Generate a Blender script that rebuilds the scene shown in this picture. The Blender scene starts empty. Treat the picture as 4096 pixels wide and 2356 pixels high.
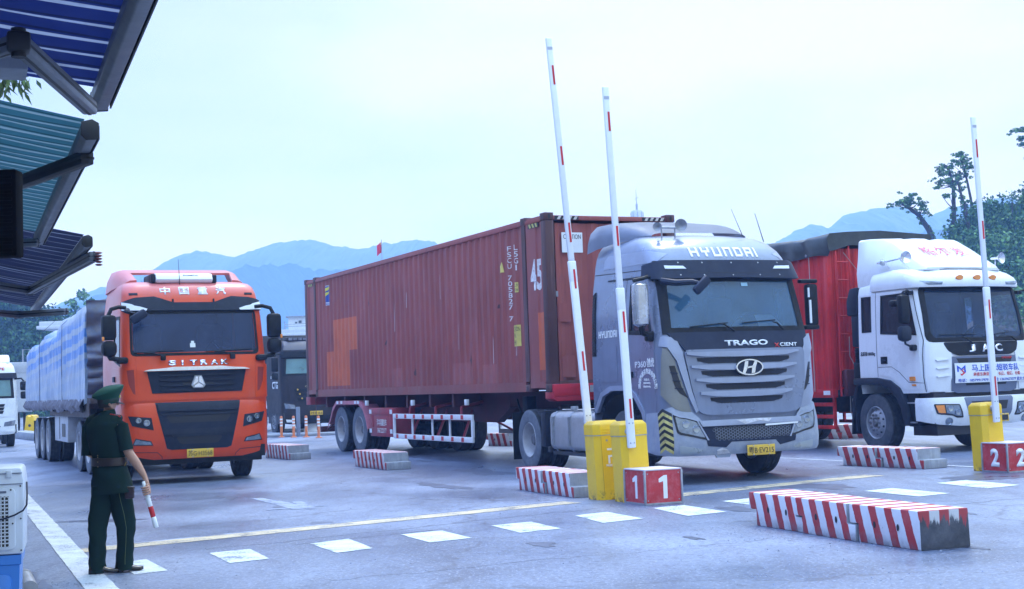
import bpy, bmesh, math, random
from math import sin, cos, pi, radians, sqrt, asin, acos, atan2
from mathutils import Vector, Matrix, noise
R = random.Random(7)
SC = bpy.context.scene
COL = SC.collection
rad = radians

# ------------------------------------------------------------------ objects
def tag(o, label=None, cat=None, group=None, kind=None):
    if label: o['label'] = label
    if cat: o['category'] = cat
    if group: o['group'] = group
    if kind: o['kind'] = kind
    return o
def thing(name, label, cat, loc=(0, 0, 0), rotz=0.0, group=None, scale=1.0):
    o = bpy.data.objects.new(name, None); COL.objects.link(o)
    o.location = loc; o.rotation_euler = (0, 0, rotz); o.scale = (scale,) * 3
    o.empty_display_size = 0.2
    return tag(o, label, cat, group)
def obj(name, bm, mats, parent=None, smooth=38, label=None):
    me = bpy.data.meshes.new(name)
    bmesh.ops.recalc_face_normals(bm, faces=bm.faces[:]) if getattr(bm, 'recalc', True) else None
    bm.to_mesh(me); bm.free()
    for m in (mats if isinstance(mats, (list, tuple)) else [mats]): me.materials.append(m)
    if smooth:
        me.polygons.foreach_set('use_smooth', [True] * len(me.polygons))
        me.set_sharp_from_angle(angle=rad(smooth))
    o = bpy.data.objects.new(name, me); COL.objects.link(o)
    if parent is not None: o.parent = parent
    if label: o['label'] = label
    return o
def pieces(name, bm, mats, parent=None, smooth=38, label=None):
    """every loose piece of bm becomes a part of its own"""
    out = []
    bm.verts.index_update(); seen = [False]*len(bm.verts)
    for v0 in bm.verts:
        if seen[v0.index]: continue
        st = [v0]; seen[v0.index] = True; isl = []
        while st:
            v = st.pop(); isl.append(v)
            for e in v.link_edges:
                o = e.other_vert(v)
                if not seen[o.index]: seen[o.index] = True; st.append(o)
        b = BM(); m = {v: b.verts.new(v.co) for v in isl}
        for f in {f for v in isl for f in v.link_faces}:
            g = b.faces.new([m[v] for v in f.verts]); g.material_index = f.material_index
        out.append(obj(name, b, mats, parent, smooth, label))
    bm.free(); return out
def node(name, parent, loc=(0, 0, 0), rot=(0, 0, 0)):
    o = bpy.data.objects.new(name, None); COL.objects.link(o); o.parent = parent
    o.location = loc; o.rotation_euler = rot; o.empty_display_size = 0.1
    return o
def kids(o): return [c for c in bpy.data.objects if c.parent is o]
CH = {}
def copy_tree(o, parent=None, loc=None, rotz=None):
    c = o.copy(); COL.objects.link(c); c.parent = parent
    if loc is not None: c.location = loc
    if rotz is not None: c.rotation_euler = (0, 0, rotz)
    for ch in kids(o): copy_tree(ch, c)
    return c

# ------------------------------------------------------------------ mesh helpers
def BM(): return bmesh.new()
def xf(bm, vs, M):
    for v in vs: v.co = M @ v.co
def box(bm, lo, hi, bev=0.0, M=None, mi=0, seg=2):
    x0, y0, z0 = lo; x1, y1, z1 = hi
    vs = [bm.verts.new(p) for p in ((x0,y0,z0),(x1,y0,z0),(x1,y1,z0),(x0,y1,z0),(x0,y0,z1),(x1,y0,z1),(x1,y1,z1),(x0,y1,z1))]
    fs = [bm.faces.new([vs[i] for i in q]) for q in ((0,3,2,1),(4,5,6,7),(0,1,5,4),(1,2,6,5),(2,3,7,6),(3,0,4,7))]
    for f in fs: f.material_index = mi
    if bev:
        es = list({e for f in fs for e in f.edges})
        r = bmesh.ops.bevel(bm, geom=es, offset=bev, segments=seg, affect='EDGES', profile=0.5)
        vs = list({v for f in r['faces'] for v in f.verts} | {v for v in vs if v.is_valid})
    if M is not None: xf(bm, vs, M)
    return vs
def cbox(bm, c, s, bev=0.0, M=None, mi=0):
    return box(bm, [c[i]-s[i]/2 for i in range(3)], [c[i]+s[i]/2 for i in range(3)], bev, M, mi)
def prism(bm, poly, axis, a, b, bev=0.0, mi=0, M=None):
    """poly of 2D points extruded along axis ('x','y','z') from a to b"""
    def P(p, h):
        if axis == 'x': return (h, p[0], p[1])
        if axis == 'y': return (p[0], h, p[1])
        return (p[0], p[1], h)
    lo = [bm.verts.new(P(p, a)) for p in poly]; hi = [bm.verts.new(P(p, b)) for p in poly]
    n = len(poly); fs = [bm.faces.new(lo), bm.faces.new(hi[::-1])]
    for i in range(n): fs.append(bm.faces.new((lo[i], hi[i], hi[(i+1) % n], lo[(i+1) % n])))
    for f in fs: f.material_index = mi
    bmesh.ops.recalc_face_normals(bm, faces=fs)
    vs = lo + hi
    if bev:
        es = list({e for f in fs for e in f.edges})
        r = bmesh.ops.bevel(bm, geom=es, offset=bev, segments=2, affect='EDGES', profile=0.5)
        vs = list({v for f in r['faces'] for v in f.verts} | {v for v in vs if v.is_valid})
    if M is not None: xf(bm, vs, M)
    return vs
def ring(bm, c, r, n, ax, ay, ph=0.0, ry=None):
    c = Vector(c); ry = r if ry is None else ry
    return [bm.verts.new(c + ax*(r*cos(ph+2*pi*i/n)) + ay*(ry*sin(ph+2*pi*i/n))) for i in range(n)]
def bridge(bm, a, b, mi=0):
    n = len(a); out = []
    for i in range(n):
        f = bm.faces.new((a[i], a[(i+1) % n], b[(i+1) % n], b[i])); f.material_index = mi; out.append(f)
    return out
def frame_of(d):
    d = Vector(d).normalized(); up = Vector((0, 0, 1)) if abs(d.z) < 0.9 else Vector((0, 1, 0))
    a = d.cross(up).normalized(); return a, a.cross(d).normalized()
def tube(bm, pts, r, n=8, mi=0, cap=True):
    pts = [Vector(p) for p in pts]; rs = r if isinstance(r, (list, tuple)) else [r]*len(pts)
    rings = []; pa = None
    for i, p in enumerate(pts):
        d = (pts[min(i+1, len(pts)-1)] - pts[max(i-1, 0)])
        a, b = frame_of(d)
        if pa is not None:
            a = (pa - d.normalized()*pa.dot(d.normalized())).normalized(); b = a.cross(d.normalized()).normalized()
        pa = a
        rings.append(ring(bm, p, rs[i], n, a, b))
    for i in range(len(rings)-1): bridge(bm, rings[i], rings[i+1], mi)
    if cap:
        for rg in (rings[0][::-1], rings[-1]):
            f = bm.faces.new(rg); f.material_index = mi
    return [v for rg in rings for v in rg]
def bar(bm, p, q, w, h, mi=0, bev=0.0, up=None):
    """rectangular bar from p to q; w across, h along 'up'"""
    p = Vector(p); q = Vector(q); d = (q-p); L = d.length; d.normalize()
    u = Vector(up) if up else (Vector((0,0,1)) if abs(d.z) < 0.95 else Vector((0,1,0)))
    a = d.cross(u).normalized(); u = a.cross(d).normalized()
    M = Matrix((( a.x, d.x, u.x, p.x),(a.y, d.y, u.y, p.y),(a.z, d.z, u.z, p.z),(0,0,0,1)))
    return box(bm, (-w/2, 0, -h/2), (w/2, L, h/2), bev, M, mi)
def lathe(bm, prof, c, axis, n=32, mi=0, mis=None, closed=False):
    """prof: list of (radius, along) ; axis vector"""
    d = Vector(axis).normalized(); a, b = frame_of(d); c = Vector(c)
    rings = [ring(bm, c + d*h, max(r, 1e-4), n, a, b) for r, h in prof]
    for i in range(len(rings)-1): bridge(bm, rings[i], rings[i+1], mis[i] if mis else mi)
    if closed: bridge(bm, rings[-1], rings[0], mi)
    return [v for rg in rings for v in rg]
def disc(bm, c, r, axis, n=24, mi=0, ry=None):
    a, b = frame_of(axis); f = bm.faces.new(ring(bm, c, r, n, a, b, ry=ry)); f.material_index = mi
def roundpoly(pts, r, n=4):
    out = []; m = len(pts)
    for i in range(m):
        p = Vector(pts[i]).to_2d(); a = Vector(pts[i-1]).to_2d(); b = Vector(pts[(i+1) % m]).to_2d()
        rr = r[i] if isinstance(r, (list, tuple)) else r
        da = (a-p); db = (b-p); k = min(rr, da.length*0.45, db.length*0.45)
        if k < 1e-5: out.append((p.x, p.y)); continue
        p0 = p + da.normalized()*k; p1 = p + db.normalized()*k
        for j in range(n+1):
            s = j/n; q = p0*(1-s)**2 + p*(2*s*(1-s)) + p1*s*s; out.append((q.x, q.y))
    return out
def loft(bm, rings, mi=0, cap=True):
    rr = [[bm.verts.new(p) for p in rg] for rg in rings]
    for i in range(len(rr)-1): bridge(bm, rr[i], rr[i+1], mi)
    if cap:
        bm.faces.new(rr[0][::-1]); bm.faces.new(rr[-1])
    return [v for r_ in rr for v in r_]

# ------------------------------------------------------------------ text as mesh
def text_bm(s, width=None, height=None, bold=0.0, depth=0.0, shear=0.0):
    cu = bpy.data.curves.new('lettering', 'FONT'); cu.body = s; cu.size = 1.0; cu.offset = bold; cu.shear = shear
    cu.resolution_u = 3
    o = bpy.data.objects.new('lettering', cu); COL.objects.link(o)
    bpy.context.view_layer.update()
    me = bpy.data.meshes.new_from_object(o.evaluated_get(bpy.context.evaluated_depsgraph_get()))
    bpy.data.objects.remove(o); bpy.data.curves.remove(cu)
    bm = BM(); bm.from_mesh(me); bpy.data.meshes.remove(me)
    bmesh.ops.remove_doubles(bm, verts=bm.verts[:], dist=1e-4)
    xs = [v.co.x for v in bm.verts]; ys = [v.co.y for v in bm.verts]
    x0, x1, y0, y1 = min(xs), max(xs), min(ys), max(ys)
    kx = width/(x1-x0) if width else None; ky = height/(y1-y0) if height else None
    kx = kx or ky; ky = ky or kx
    for v in bm.verts: v.co = Vector(((v.co.x-(x0+x1)/2)*kx, (v.co.y-(y0+y1)/2)*ky, 0))
    return bm
def text_flat(name, s, mat, parent, M, width=None, height=None, bold=0.0, thick=0.004):
    bm = text_bm(s, width, height, bold)
    r = bmesh.ops.extrude_face_region(bm, geom=bm.faces[:])
    for v in r['geom']:
        if isinstance(v, bmesh.types.BMVert): v.co.z += thick
    xf(bm, bm.verts, M)
    return obj(name, bm, mat, parent, smooth=0)
def front_M(x, y, z):   # text plane facing -Y: text x->X, text y->Z, text z -> -Y
    return Matrix(((1,0,0,x),(0,0,-1,y),(0,1,0,z),(0,0,0,1)))
def left_M(x, y, z):    # facing -X: text x -> -Y, y -> Z, z -> -X
    return Matrix(((0,0,-1,x),(-1,0,0,y),(0,1,0,z),(0,0,0,1)))

# ------------------------------------------------------------------ vehicle body surface
def inpoly(p, poly):
    x, y = p; c = False; n = len(poly)
    for i in range(n):
        (x1, y1), (x2, y2) = poly[i], poly[(i+1) % n]
        if (y1 > y) != (y2 > y) and x < (x2-x1)*(y-y1)/(y2-y1)+x1: c = not c
    return c
class Body:
    """rounded-box surface; levels: (z, y0, w, r, bow). t in [-1,1] front, 1..2 corner, 2..3 flank (back at y1)."""
    def __init__(s, levels, y1): s.L = sorted(levels); s.y1 = y1
    def at(s, z):
        L = s.L
        if z <= L[0][0]: return L[0][1:]
        for a, b in zip(L, L[1:]):
            if z <= b[0]:
                k = (z-a[0])/(b[0]-a[0]); return tuple(a[i]+(b[i]-a[i])*k for i in range(1, 5))
        return L[-1][1:]
    def pt(s, t, z):
        y0, w, r, bow = s.at(z); sg = -1 if t < 0 else 1; a = abs(t)
        if a <= 1: return Vector((sg*a*(w-r), y0+bow*a*a, z))
        if a <= 2:
            ph = (a-1)*pi/2; return Vector((sg*(w-r+r*sin(ph)), y0+bow+r*(1-cos(ph)), z))
        ye = y0+bow+r; return Vector((sg*w, ye+(a-2)*(s.y1-ye), z))
    def nrm(s, t, z):
        e = 0.004; du = s.pt(t+e, z)-s.pt(t-e, z); dv = s.pt(t, z+e)-s.pt(t, z-e)
        n = du.cross(dv); return n.normalized() if n.length > 1e-12 else Vector((0, -1, 0))
    def f(s, x, z):
        y0, w, r, bow = s.at(z); a = abs(x); sg = -1 if x < 0 else 1
        if a <= w-r: return (x/(w-r), z)
        return (sg*(1+asin(min(1, (a-(w-r))/r))/(pi/2)), z)
    def s_(s, sd, y, z):
        y0, w, r, bow = s.at(z); ye = y0+bow+r
        if y >= ye: return (sd*(2+(y-ye)/(s.y1-ye)), z)
        return (sd*(1+acos(max(-1, min(1, 1-(y-y0-bow)/r)))/(pi/2)), z)
    def poly(s, pts, dens=0.12):
        """pts: (x,z) front or ('L'|'R', y, z) flank -> dense param polygon"""
        out = []; n = len(pts)
        for i in range(n):
            p, q = pts[i], pts[(i+1) % n]
            if (len(p) == 3) == (len(q) == 3):
                a, b = p[-2:], q[-2:]; d = sqrt((a[0]-b[0])**2+(a[1]-b[1])**2); m = max(1, int(d/dens))
                for j in range(m):
                    k = j/m; u, v = a[0]+(b[0]-a[0])*k, a[1]+(b[1]-a[1])*k
                    out.append(s.f(u, v) if len(p) == 2 else s.s_(-1 if p[0] == 'L' else 1, u, v))
            else:
                out.append(s.f(*p) if len(p) == 2 else s.s_(-1 if p[0] == 'L' else 1, p[1], p[2]))
        return out
    def sheet(s, bm, poly, holes=(), off=0.0, thick=0.0, mi=0, tstep=0.2, zstep=0.25, raw=False):
        """poly, holes in native points (raw=True: param points)"""
        P = poly if raw else s.poly(poly)
        b = BM(); b.faces.new([b.verts.new((p[0], p[1], 0)) for p in P])
        hp = []
        for h in holes:
            Q = s.poly(h, dens=9) ; hp.append(Q); n = len(Q)
            for i in range(n):
                p, q = Vector(Q[i]).to_2d(), Vector(Q[(i+1) % n]).to_2d(); d = q-p
                if d.length < 1e-6: continue
                lo = [min(Q, key=lambda k: k[j])[j]-1e-4 for j in (0, 1)]; hi = [max(Q, key=lambda k: k[j])[j]+1e-4 for j in (0, 1)]
                fs = [f for f in b.faces if max(v.co.x for v in f.verts) > lo[0] and min(v.co.x for v in f.verts) < hi[0] and max(v.co.y for v in f.verts) > lo[1] and min(v.co.y for v in f.verts) < hi[1]]
                g = fs + list({e for f in fs for e in f.edges}) + list({v for f in fs for v in f.verts})
                bmesh.ops.bisect_plane(b, geom=g, plane_co=(p.x, p.y, 0), plane_no=(d.y, -d.x, 0), dist=1e-5)
        if hp:
            dl = [f for f in b.faces if any(inpoly(f.calc_center_median().to_2d(), Q) for Q in hp)]
            bmesh.ops.delete(b, geom=dl, context='FACES')
        t0, t1 = min(p[0] for p in P), max(p[0] for p in P); z0, z1 = min(p[1] for p in P), max(p[1] for p in P)
        cuts = []
        ts = set(); k = -3.0
        while k <= 3.001:
            ts.add(round(k, 3)); k += tstep if abs(k+0.5*tstep) < 2 else 0.5
        for k in sorted(ts):
            if t0+1e-3 < k < t1-1e-3: cuts.append(((k, 0, 0), (1, 0, 0)))
        zs = {l[0] for l in s.L}; m = max(1, int((z1-z0)/zstep)); zs |= {z0+(z1-z0)*i/m for i in range(m)}
        for k in sorted(zs):
            if z0+1e-3 < k < z1-1e-3: cuts.append(((0, k, 0), (0, 1, 0)))
        for co, no in cuts:
            bmesh.ops.bisect_plane(b, geom=b.verts[:]+b.edges[:]+b.faces[:], plane_co=co, plane_no=no, dist=1e-5)
        base = [(v.co.x, v.co.y) for v in b.verts]; b.verts.index_update()
        tris = [[v.index for v in f.verts] for f in b.faces]
        bd = [(e.verts[0].index, e.verts[1].index) for e in b.edges if len(e.link_faces) == 1]
        b.free()
        top = []; bot = []
        for (t, z) in base:
            p = s.pt(t, z); n = s.nrm(t, z)
            top.append(bm.verts.new(p+n*off))
            if thick: bot.append(bm.verts.new(p+n*(off-thick)))
        for f in tris:
            try:
                g = bm.faces.new([top[i] for i in f]); g.material_index = mi
                if thick:
                    g = bm.faces.new([bot[i] for i in reversed(f)]); g.material_index = mi
            except ValueError: pass
        if thick:
            for i, j in bd:
                g = bm.faces.new((top[i], top[j], bot[j], bot[i])); g.material_index = mi
        return bm
    def shell(s, bm, holes=(), z0=None, z1=None, off=0.0, mi=0, roof=True, back=True):
        z0 = s.L[0][0] if z0 is None else z0; z1 = s.L[-1][0] if z1 is None else z1
        s.sheet(bm, [(-3, z0), (3, z0), (3, z1), (-3, z1)], holes, off=off, mi=mi, raw=True)
        ts = [-3+0.1*i for i in range(61)]
        if roof: 
            f = bm.faces.new([bm.verts.new(s.pt(t, z1)+Vector((0, 0, off))) for t in ts]); f.material_index = mi
        if back:
            zz = [z for z in [l[0] for l in s.L] if z0 <= z <= z1]
            f = bm.faces.new([bm.verts.new(s.pt(-3, z)) for z in zz]+[bm.verts.new(s.pt(3, z)) for z in reversed(zz)]); f.material_index = mi
        return bm
    def ftext(s, name, txt, mat, parent, x, z, width=None, height=None, bold=0.0, off=0.012, thick=0.008, shear=0.0, bm=None):
        bm = bm or text_bm(txt, width, height, bold, shear=shear)
        return s._txt(name, bm, mat, parent, lambda u, v: s.f(x+u, z+v), off, thick)
    def stext(s, name, txt, mat, parent, sd, y, z, width=None, height=None, bold=0.0, off=0.01, thick=0.006, bm=None):
        bm = bm or text_bm(txt, width, height, bold)
        return s._txt(name, bm, mat, parent, lambda u, v: s.s_(sd, y+sd*u, z+v), off, thick)
    def _txt(s, name, bm, mat, parent, fn, off, thick):
        r = bmesh.ops.extrude_face_region(bm, geom=bm.faces[:])
        newv = {v for v in r['geom'] if isinstance(v, bmesh.types.BMVert)}
        for v in bm.verts:
            t, z = fn(v.co.x, v.co.y); p = s.pt(t, z); n = s.nrm(t, z)
            v.co = p+n*(off if v in newv else off-thick)
        return obj(name, bm, mat, parent, smooth=0)

# ------------------------------------------------------------------ materials
def nmat(name):
    m = bpy.data.materials.new(name); m.use_nodes = True; nt = m.node_tree
    return m, nt, nt.nodes['Principled BSDF']
def N(nt, typ, **kw):
    n = nt.nodes.new(typ)
    for k, v in kw.items():
        if k in ('op', 'operation'): n.operation = v
        elif hasattr(n, k) and not k[0].isupper(): setattr(n, k, v)
    return n
def lk(nt, a, b): nt.links.new(a, b)
def ncoord(nt, scale=(1, 1, 1), kind='Object'):
    tc = N(nt, 'ShaderNodeTexCoord'); mp = N(nt, 'ShaderNodeMapping'); mp.inputs['Scale'].default_value = scale
    lk(nt, tc.outputs[kind], mp.inputs[0]); return mp.outputs[0]
def nnoise(nt, vec, scale, detail=4, rough=0.6):
    n = N(nt, 'ShaderNodeTexNoise'); n.inputs['Scale'].default_value = scale; n.inputs['Detail'].default_value = detail; n.inputs['Roughness'].default_value = rough
    if vec is not None: lk(nt, vec, n.inputs['Vector'])
    return n.outputs['Fac']
def nramp(nt, fac, p0, p1, c0=0.0, c1=1.0):
    n = N(nt, 'ShaderNodeMapRange'); n.inputs['From Min'].default_value = p0; n.inputs['From Max'].default_value = p1
    n.inputs['To Min'].default_value = c0; n.inputs['To Max'].default_value = c1; n.clamp = True
    lk(nt, fac, n.inputs['Value']); return n.outputs['Result']
def nmix(nt, fac, a, b):
    n = N(nt, 'ShaderNodeMix', data_type='RGBA')
    for k, v in ((0, fac), (6, a), (7, b)):
        if isinstance(v, (int, float)): n.inputs[k].default_value = v
        elif isinstance(v, tuple): n.inputs[k].default_value = (*v[:3], 1)
        else: lk(nt, v, n.inputs[k])
    return n.outputs[2]
def nmath(nt, op, a, b=None):
    n = N(nt, 'ShaderNodeMath', op=op)
    for k, v in ((0, a), (1, b)):
        if v is None: continue
        if isinstance(v, (int, float)): n.inputs[k].default_value = v
        else: lk(nt, v, n.inputs[k])
    return n.outputs[0]
def nbump(nt, bs, h, strength=0.3, dist=0.01):
    n = N(nt, 'ShaderNodeBump'); n.inputs['Strength'].default_value = strength; n.inputs['Distance'].default_value = dist
    lk(nt, h, n.inputs['Height']); lk(nt, n.outputs[0], bs.inputs['Normal'])
def paint(name, col, rough=0.35, metal=0.0, dirt=None, amt=0.35, scale=1.6, coat=0.0, vary=0.12, streak=False, fine=0.0, bump=0.0, spec=0.5):
    """painted / plastic / metal surface with soft colour variation, dirt and (streak) vertical run marks"""
    m, nt, b = nmat(name)
    v = ncoord(nt)
    n1 = nnoise(nt, v, scale, 5, 0.65)
    c = nmix(nt, nramp(nt, n1, 0.3, 0.7), tuple(k*(1-vary) for k in col), tuple(min(1, k*(1+vary)) for k in col))
    if dirt:
        n2 = nnoise(nt, ncoord(nt, (1, 1, 0.12)) if streak else v, scale*(5 if streak else 2.7), 6, 0.7)
        c = nmix(nt, nmath(nt, 'MULTIPLY', nramp(nt, n2, 0.45, 0.8), amt), c, dirt)
    if fine:
        n3 = nnoise(nt, v, 90, 2, 0.5)
        c = nmix(nt, nmath(nt, 'MULTIPLY', nramp(nt, n3, 0.55, 0.7), fine), c, dirt or (0.02, 0.02, 0.02))
    lk(nt, c, b.inputs['Base Color'])
    b.inputs['Metallic'].default_value = metal
    lk(nt, nramp(nt, n1, 0.3, 0.75, max(0.03, rough-0.08), min(1, rough+0.12)), b.inputs['Roughness'])
    b.inputs['Coat Weight'].default_value = coat; b.inputs['Coat Roughness'].default_value = 0.08
    b.inputs['Specular IOR Level'].default_value = spec
    if bump: nbump(nt, b, nnoise(nt, v, 60, 4, 0.6), bump, 0.004)
    return m
def glass(name, tint, opac, refl=0.06):
    """window glass: tinted see-through layer, a dusty film and a mirror layer"""
    m, nt, b = nmat(name); out = nt.nodes['Material Output']
    tr = N(nt, 'ShaderNodeBsdfTransparent'); tr.inputs[0].default_value = (*[min(1, 0.35+k) for k in tint], 1)
    b.inputs['Base Color'].default_value = (*tint, 1); b.inputs['Roughness'].default_value = 0.5
    gl = N(nt, 'ShaderNodeBsdfGlossy'); gl.inputs['Roughness'].default_value = 0.03; gl.inputs['Color'].default_value = (0.92, 0.96, 1, 1)
    a = N(nt, 'ShaderNodeMixShader'); a.inputs[0].default_value = opac
    lk(nt, nramp(nt, nnoise(nt, ncoord(nt), 1.7, 5), 0.3, 0.75, opac*0.75, min(1, opac*1.25)), a.inputs[0])
    lk(nt, tr.outputs[0], a.inputs[1]); lk(nt, b.outputs[0], a.inputs[2])
    fr = N(nt, 'ShaderNodeFresnel'); fr.inputs[0].default_value = 1.33
    c = N(nt, 'ShaderNodeMixShader'); lk(nt, nmath(nt, 'ADD', fr.outputs[0], refl), c.inputs[0])
    lk(nt, a.outputs[0], c.inputs[1]); lk(nt, gl.outputs[0], c.inputs[2]); lk(nt, c.outputs[0], out.inputs[0])
    return m
# ------------------------------------------------------------------ camera and light
CAM_H = 1.48
cam = bpy.data.cameras.new('camera'); cam.lens = 50.0; cam.sensor_width = 36.0; cam.clip_start = 0.1; cam.clip_end = 6000
co = bpy.data.objects.new('camera', cam); COL.objects.link(co); SC.camera = co
tl, rl = rad(3.611), rad(-1.97)
F = Vector((0, cos(tl), sin(tl))); r0 = Vector((1, 0, 0)); u0 = Vector((0, -sin(tl), cos(tl)))
Rv = r0*cos(rl)+u0*sin(rl); Uv = -r0*sin(rl)+u0*cos(rl)
co.matrix_world = Matrix(((Rv.x, Uv.x, -F.x, 0), (Rv.y, Uv.y, -F.y, 0), (Rv.z, Uv.z, -F.z, CAM_H), (0, 0, 0, 1)))
SUN_EL, SUN_AZ = rad(58), rad(8)
w = bpy.data.worlds.new('World'); SC.world = w; w.use_nodes = True; nt = w.node_tree
bg = nt.nodes['Background']; bg.inputs['Strength'].default_value = 0.1
sky = N(nt, 'ShaderNodeTexSky'); sky.sky_type = 'NISHITA'; sky.sun_disc = False; sky.sun_elevation = SUN_EL; sky.sun_rotation = SUN_AZ; sky.air_density = 1.2; sky.dust_density = 2.0
tc = N(nt, 'ShaderNodeTexCoord'); sp = N(nt, 'ShaderNodeSeparateXYZ'); lk(nt, tc.outputs['Generated'], sp.inputs[0])
mp = N(nt, 'ShaderNodeMapping'); mp.inputs['Scale'].default_value = (1.6, 1.6, 5.0); lk(nt, tc.outputs['Generated'], mp.inputs[0])
n1 = nnoise(nt, mp.outputs[0], 1.5, 6, 0.5)
# bright veil of cloud: strongest high and a little right of the road's end, bluer to the left
hz = nramp(nt, sp.outputs['Z'], 0.06, 0.36)
lr = nramp(nt, sp.outputs['X'], -0.42, 0.12)
br = nmath(nt, 'MULTIPLY', lr, nramp(nt, sp.outputs['Z'], 0.02, 0.3, 0.45, 1.0))
br = nmath(nt, 'ADD', br, nramp(nt, n1, 0.35, 0.7, -0.28, 0.34))
c1 = nmix(nt, nramp(nt, br, 0.0, 1.0), (3.3, 4.25, 6.9), (5.75, 6.7, 7.0))
gl = nmath(nt, 'MULTIPLY', nramp(nt, br, 0.55, 1.0), nramp(nt, n1, 0.42, 0.62))
c1 = nmix(nt, gl, c1, (6.4, 7.4, 6.8))
lo = nmath(nt, 'MULTIPLY', nramp(nt, sp.outputs['Z'], 0.10, 0.2, 1.0, 0.0), nramp(nt, n1, 0.4, 0.6))
c1 = nmix(nt, nmath(nt, 'MULTIPLY', lo, 0.5), c1, (6.2, 6.9, 7.1))
cm = nmix(nt, 0.9, sky.outputs[0], c1)
zen = N(nt, 'ShaderNodeVectorMath', operation='MULTIPLY'); lk(nt, cm, zen.inputs[0]); zs = nmix(nt, nramp(nt, sp.outputs['Z'], 0.38, 0.85), (1.0, 1.0, 1.0), (2.75, 3.45, 4.9)); lk(nt, zs, zen.inputs[1])   # overcast: brightest overhead
lk(nt, zen.outputs[0], bg.inputs['Color'])
sl = bpy.data.lights.new('sun', 'SUN'); sl.energy = 1.0; sl.angle = rad(20); sl.color = (1.0, 0.98, 0.95)
so = bpy.data.objects.new('sun', sl); COL.objects.link(so)
sd = Vector((sin(SUN_AZ)*cos(SUN_EL), cos(SUN_AZ)*cos(SUN_EL), sin(SUN_EL)))
so.rotation_euler = sd.to_track_quat('Z', 'Y').to_euler(); so.location = (0, 0, 40)
SC.view_settings.view_transform = 'Standard'; SC.view_settings.look = 'None'; SC.view_settings.gamma = 1.0
SC.view_settings.exposure = 0.62; SC.view_settings.use_curve_mapping = False
SC.cycles.use_denoising = True; SC.cycles.max_bounces = 8; SC.cycles.transparent_max_bounces = 12; SC.cycles.volume_bounces = 1
SC.cycles.sample_clamp_indirect = 6.0

AZ = rad(-22.0)                                   # heading of the lanes, seen from above
RD = Vector((sin(AZ), cos(AZ), 0)); RU = Vector((cos(AZ), -sin(AZ), 0))
def road(s, u, z=0.0): return RD*s+RU*u+Vector((0, 0, z))

# ------------------------------------------------------------------ haze
hb = BM(); box(hb, (-1150, -60, -1.0), (1150, 1960, 215))
hz_m = bpy.data.materials.new('haze'); hz_m.use_nodes = True; nt = hz_m.node_tree; nt.nodes.clear()
vo = N(nt, 'ShaderNodeVolumePrincipled'); vo.inputs['Color'].default_value = (0.25, 0.47, 1.0, 1); vo.inputs['Absorption Color'].default_value = (1, 1, 1, 1); vo.inputs['Density'].default_value = 0.0011
mo = N(nt, 'ShaderNodeOutputMaterial'); lk(nt, vo.outputs[0], mo.inputs['Volume'])
tag(obj('haze', hb, hz_m, smooth=0), kind='stuff')

# ------------------------------------------------------------------ ground
def asphalt():
    m, nt, b = nmat('asphalt'); tc = N(nt, 'ShaderNodeTexCoord'); g = tc.outputs['Object']
    mp = N(nt, 'ShaderNodeMapping'); mp.vector_type = 'POINT'; mp.inputs['Rotation'].default_value = (0, 0, AZ); mp.inputs['Scale'].default_value = (1, 0.14, 1); lk(nt, g, mp.inputs[0])
    big = nnoise(nt, g, 0.22, 4, 0.55); lane = nnoise(nt, mp.outputs[0], 0.9, 5, 0.6); med = nnoise(nt, g, 1.7, 6, 0.7); fin = nnoise(nt, g, 15, 4, 0.8); sp = nnoise(nt, g, 36, 2, 0.5)
    c = nmix(nt, nramp(nt, big, 0.40, 0.62), (0.092, 0.117, 0.180), (0.225, 0.268, 0.375))
    c = nmix(nt, nmath(nt, 'MULTIPLY', nramp(nt, lane, 0.48, 0.68), 0.8), c, (0.072, 0.084, 0.138))
    c = nmix(nt, nmath(nt, 'MULTIPLY', nramp(nt, med, 0.52, 0.75), 0.4), c, (0.28, 0.315, 0.44))
    c = nmix(nt, nmath(nt, 'MULTIPLY', nramp(nt, med, 0.44, 0.28), 0.7), c, (0.055, 0.064, 0.105))
    c = nmix(nt, nmath(nt, 'MULTIPLY', nramp(nt, fin, 0.48, 0.64), 0.7), c, (0.05, 0.058, 0.095))
    c = nmix(nt, nmath(nt, 'MULTIPLY', nramp(nt, sp, 0.58, 0.68), 0.85), c, (0.34, 0.38, 0.50))
    # cracks and tar seams
    vd = N(nt, 'ShaderNodeTexVoronoi', feature='DISTANCE_TO_EDGE'); vd.inputs['Scale'].default_value = 0.16
    wv = N(nt, 'ShaderNodeVectorMath', operation='ADD'); nn = N(nt, 'ShaderNodeTexNoise'); nn.inputs['Scale'].default_value = 1.3; nn.inputs['Detail'].default_value = 5; lk(nt, g, nn.inputs[0])
    lk(nt, g, wv.inputs[0]); lk(nt, nn.outputs['Color'], wv.inputs[1]); lk(nt, wv.outputs[0], vd.inputs['Vector'])
    cr = nmath(nt, 'MULTIPLY', nramp(nt, vd.outputs['Distance'], 0.0, 0.010, 1.0, 0.0), nramp(nt, med, 0.44, 0.52))
    c = nmix(nt, nmath(nt, 'MULTIPLY', cr, 0.65), c, (0.05, 0.055, 0.08))
    lk(nt, c, b.inputs['Base Color'])
    lk(nt, nmath(nt, 'ADD', nramp(nt, lane, 0.35, 0.7, 0.12, 0.34), nramp(nt, big, 0.4, 0.6, 0.12, 0.26)), b.inputs['Roughness']); b.inputs['Specular IOR Level'].default_value = 0.6
    nbump(nt, b, nmath(nt, 'ADD', fin, sp), 0.55, 0.006)
    return m
M_ASPH = asphalt()
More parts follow.
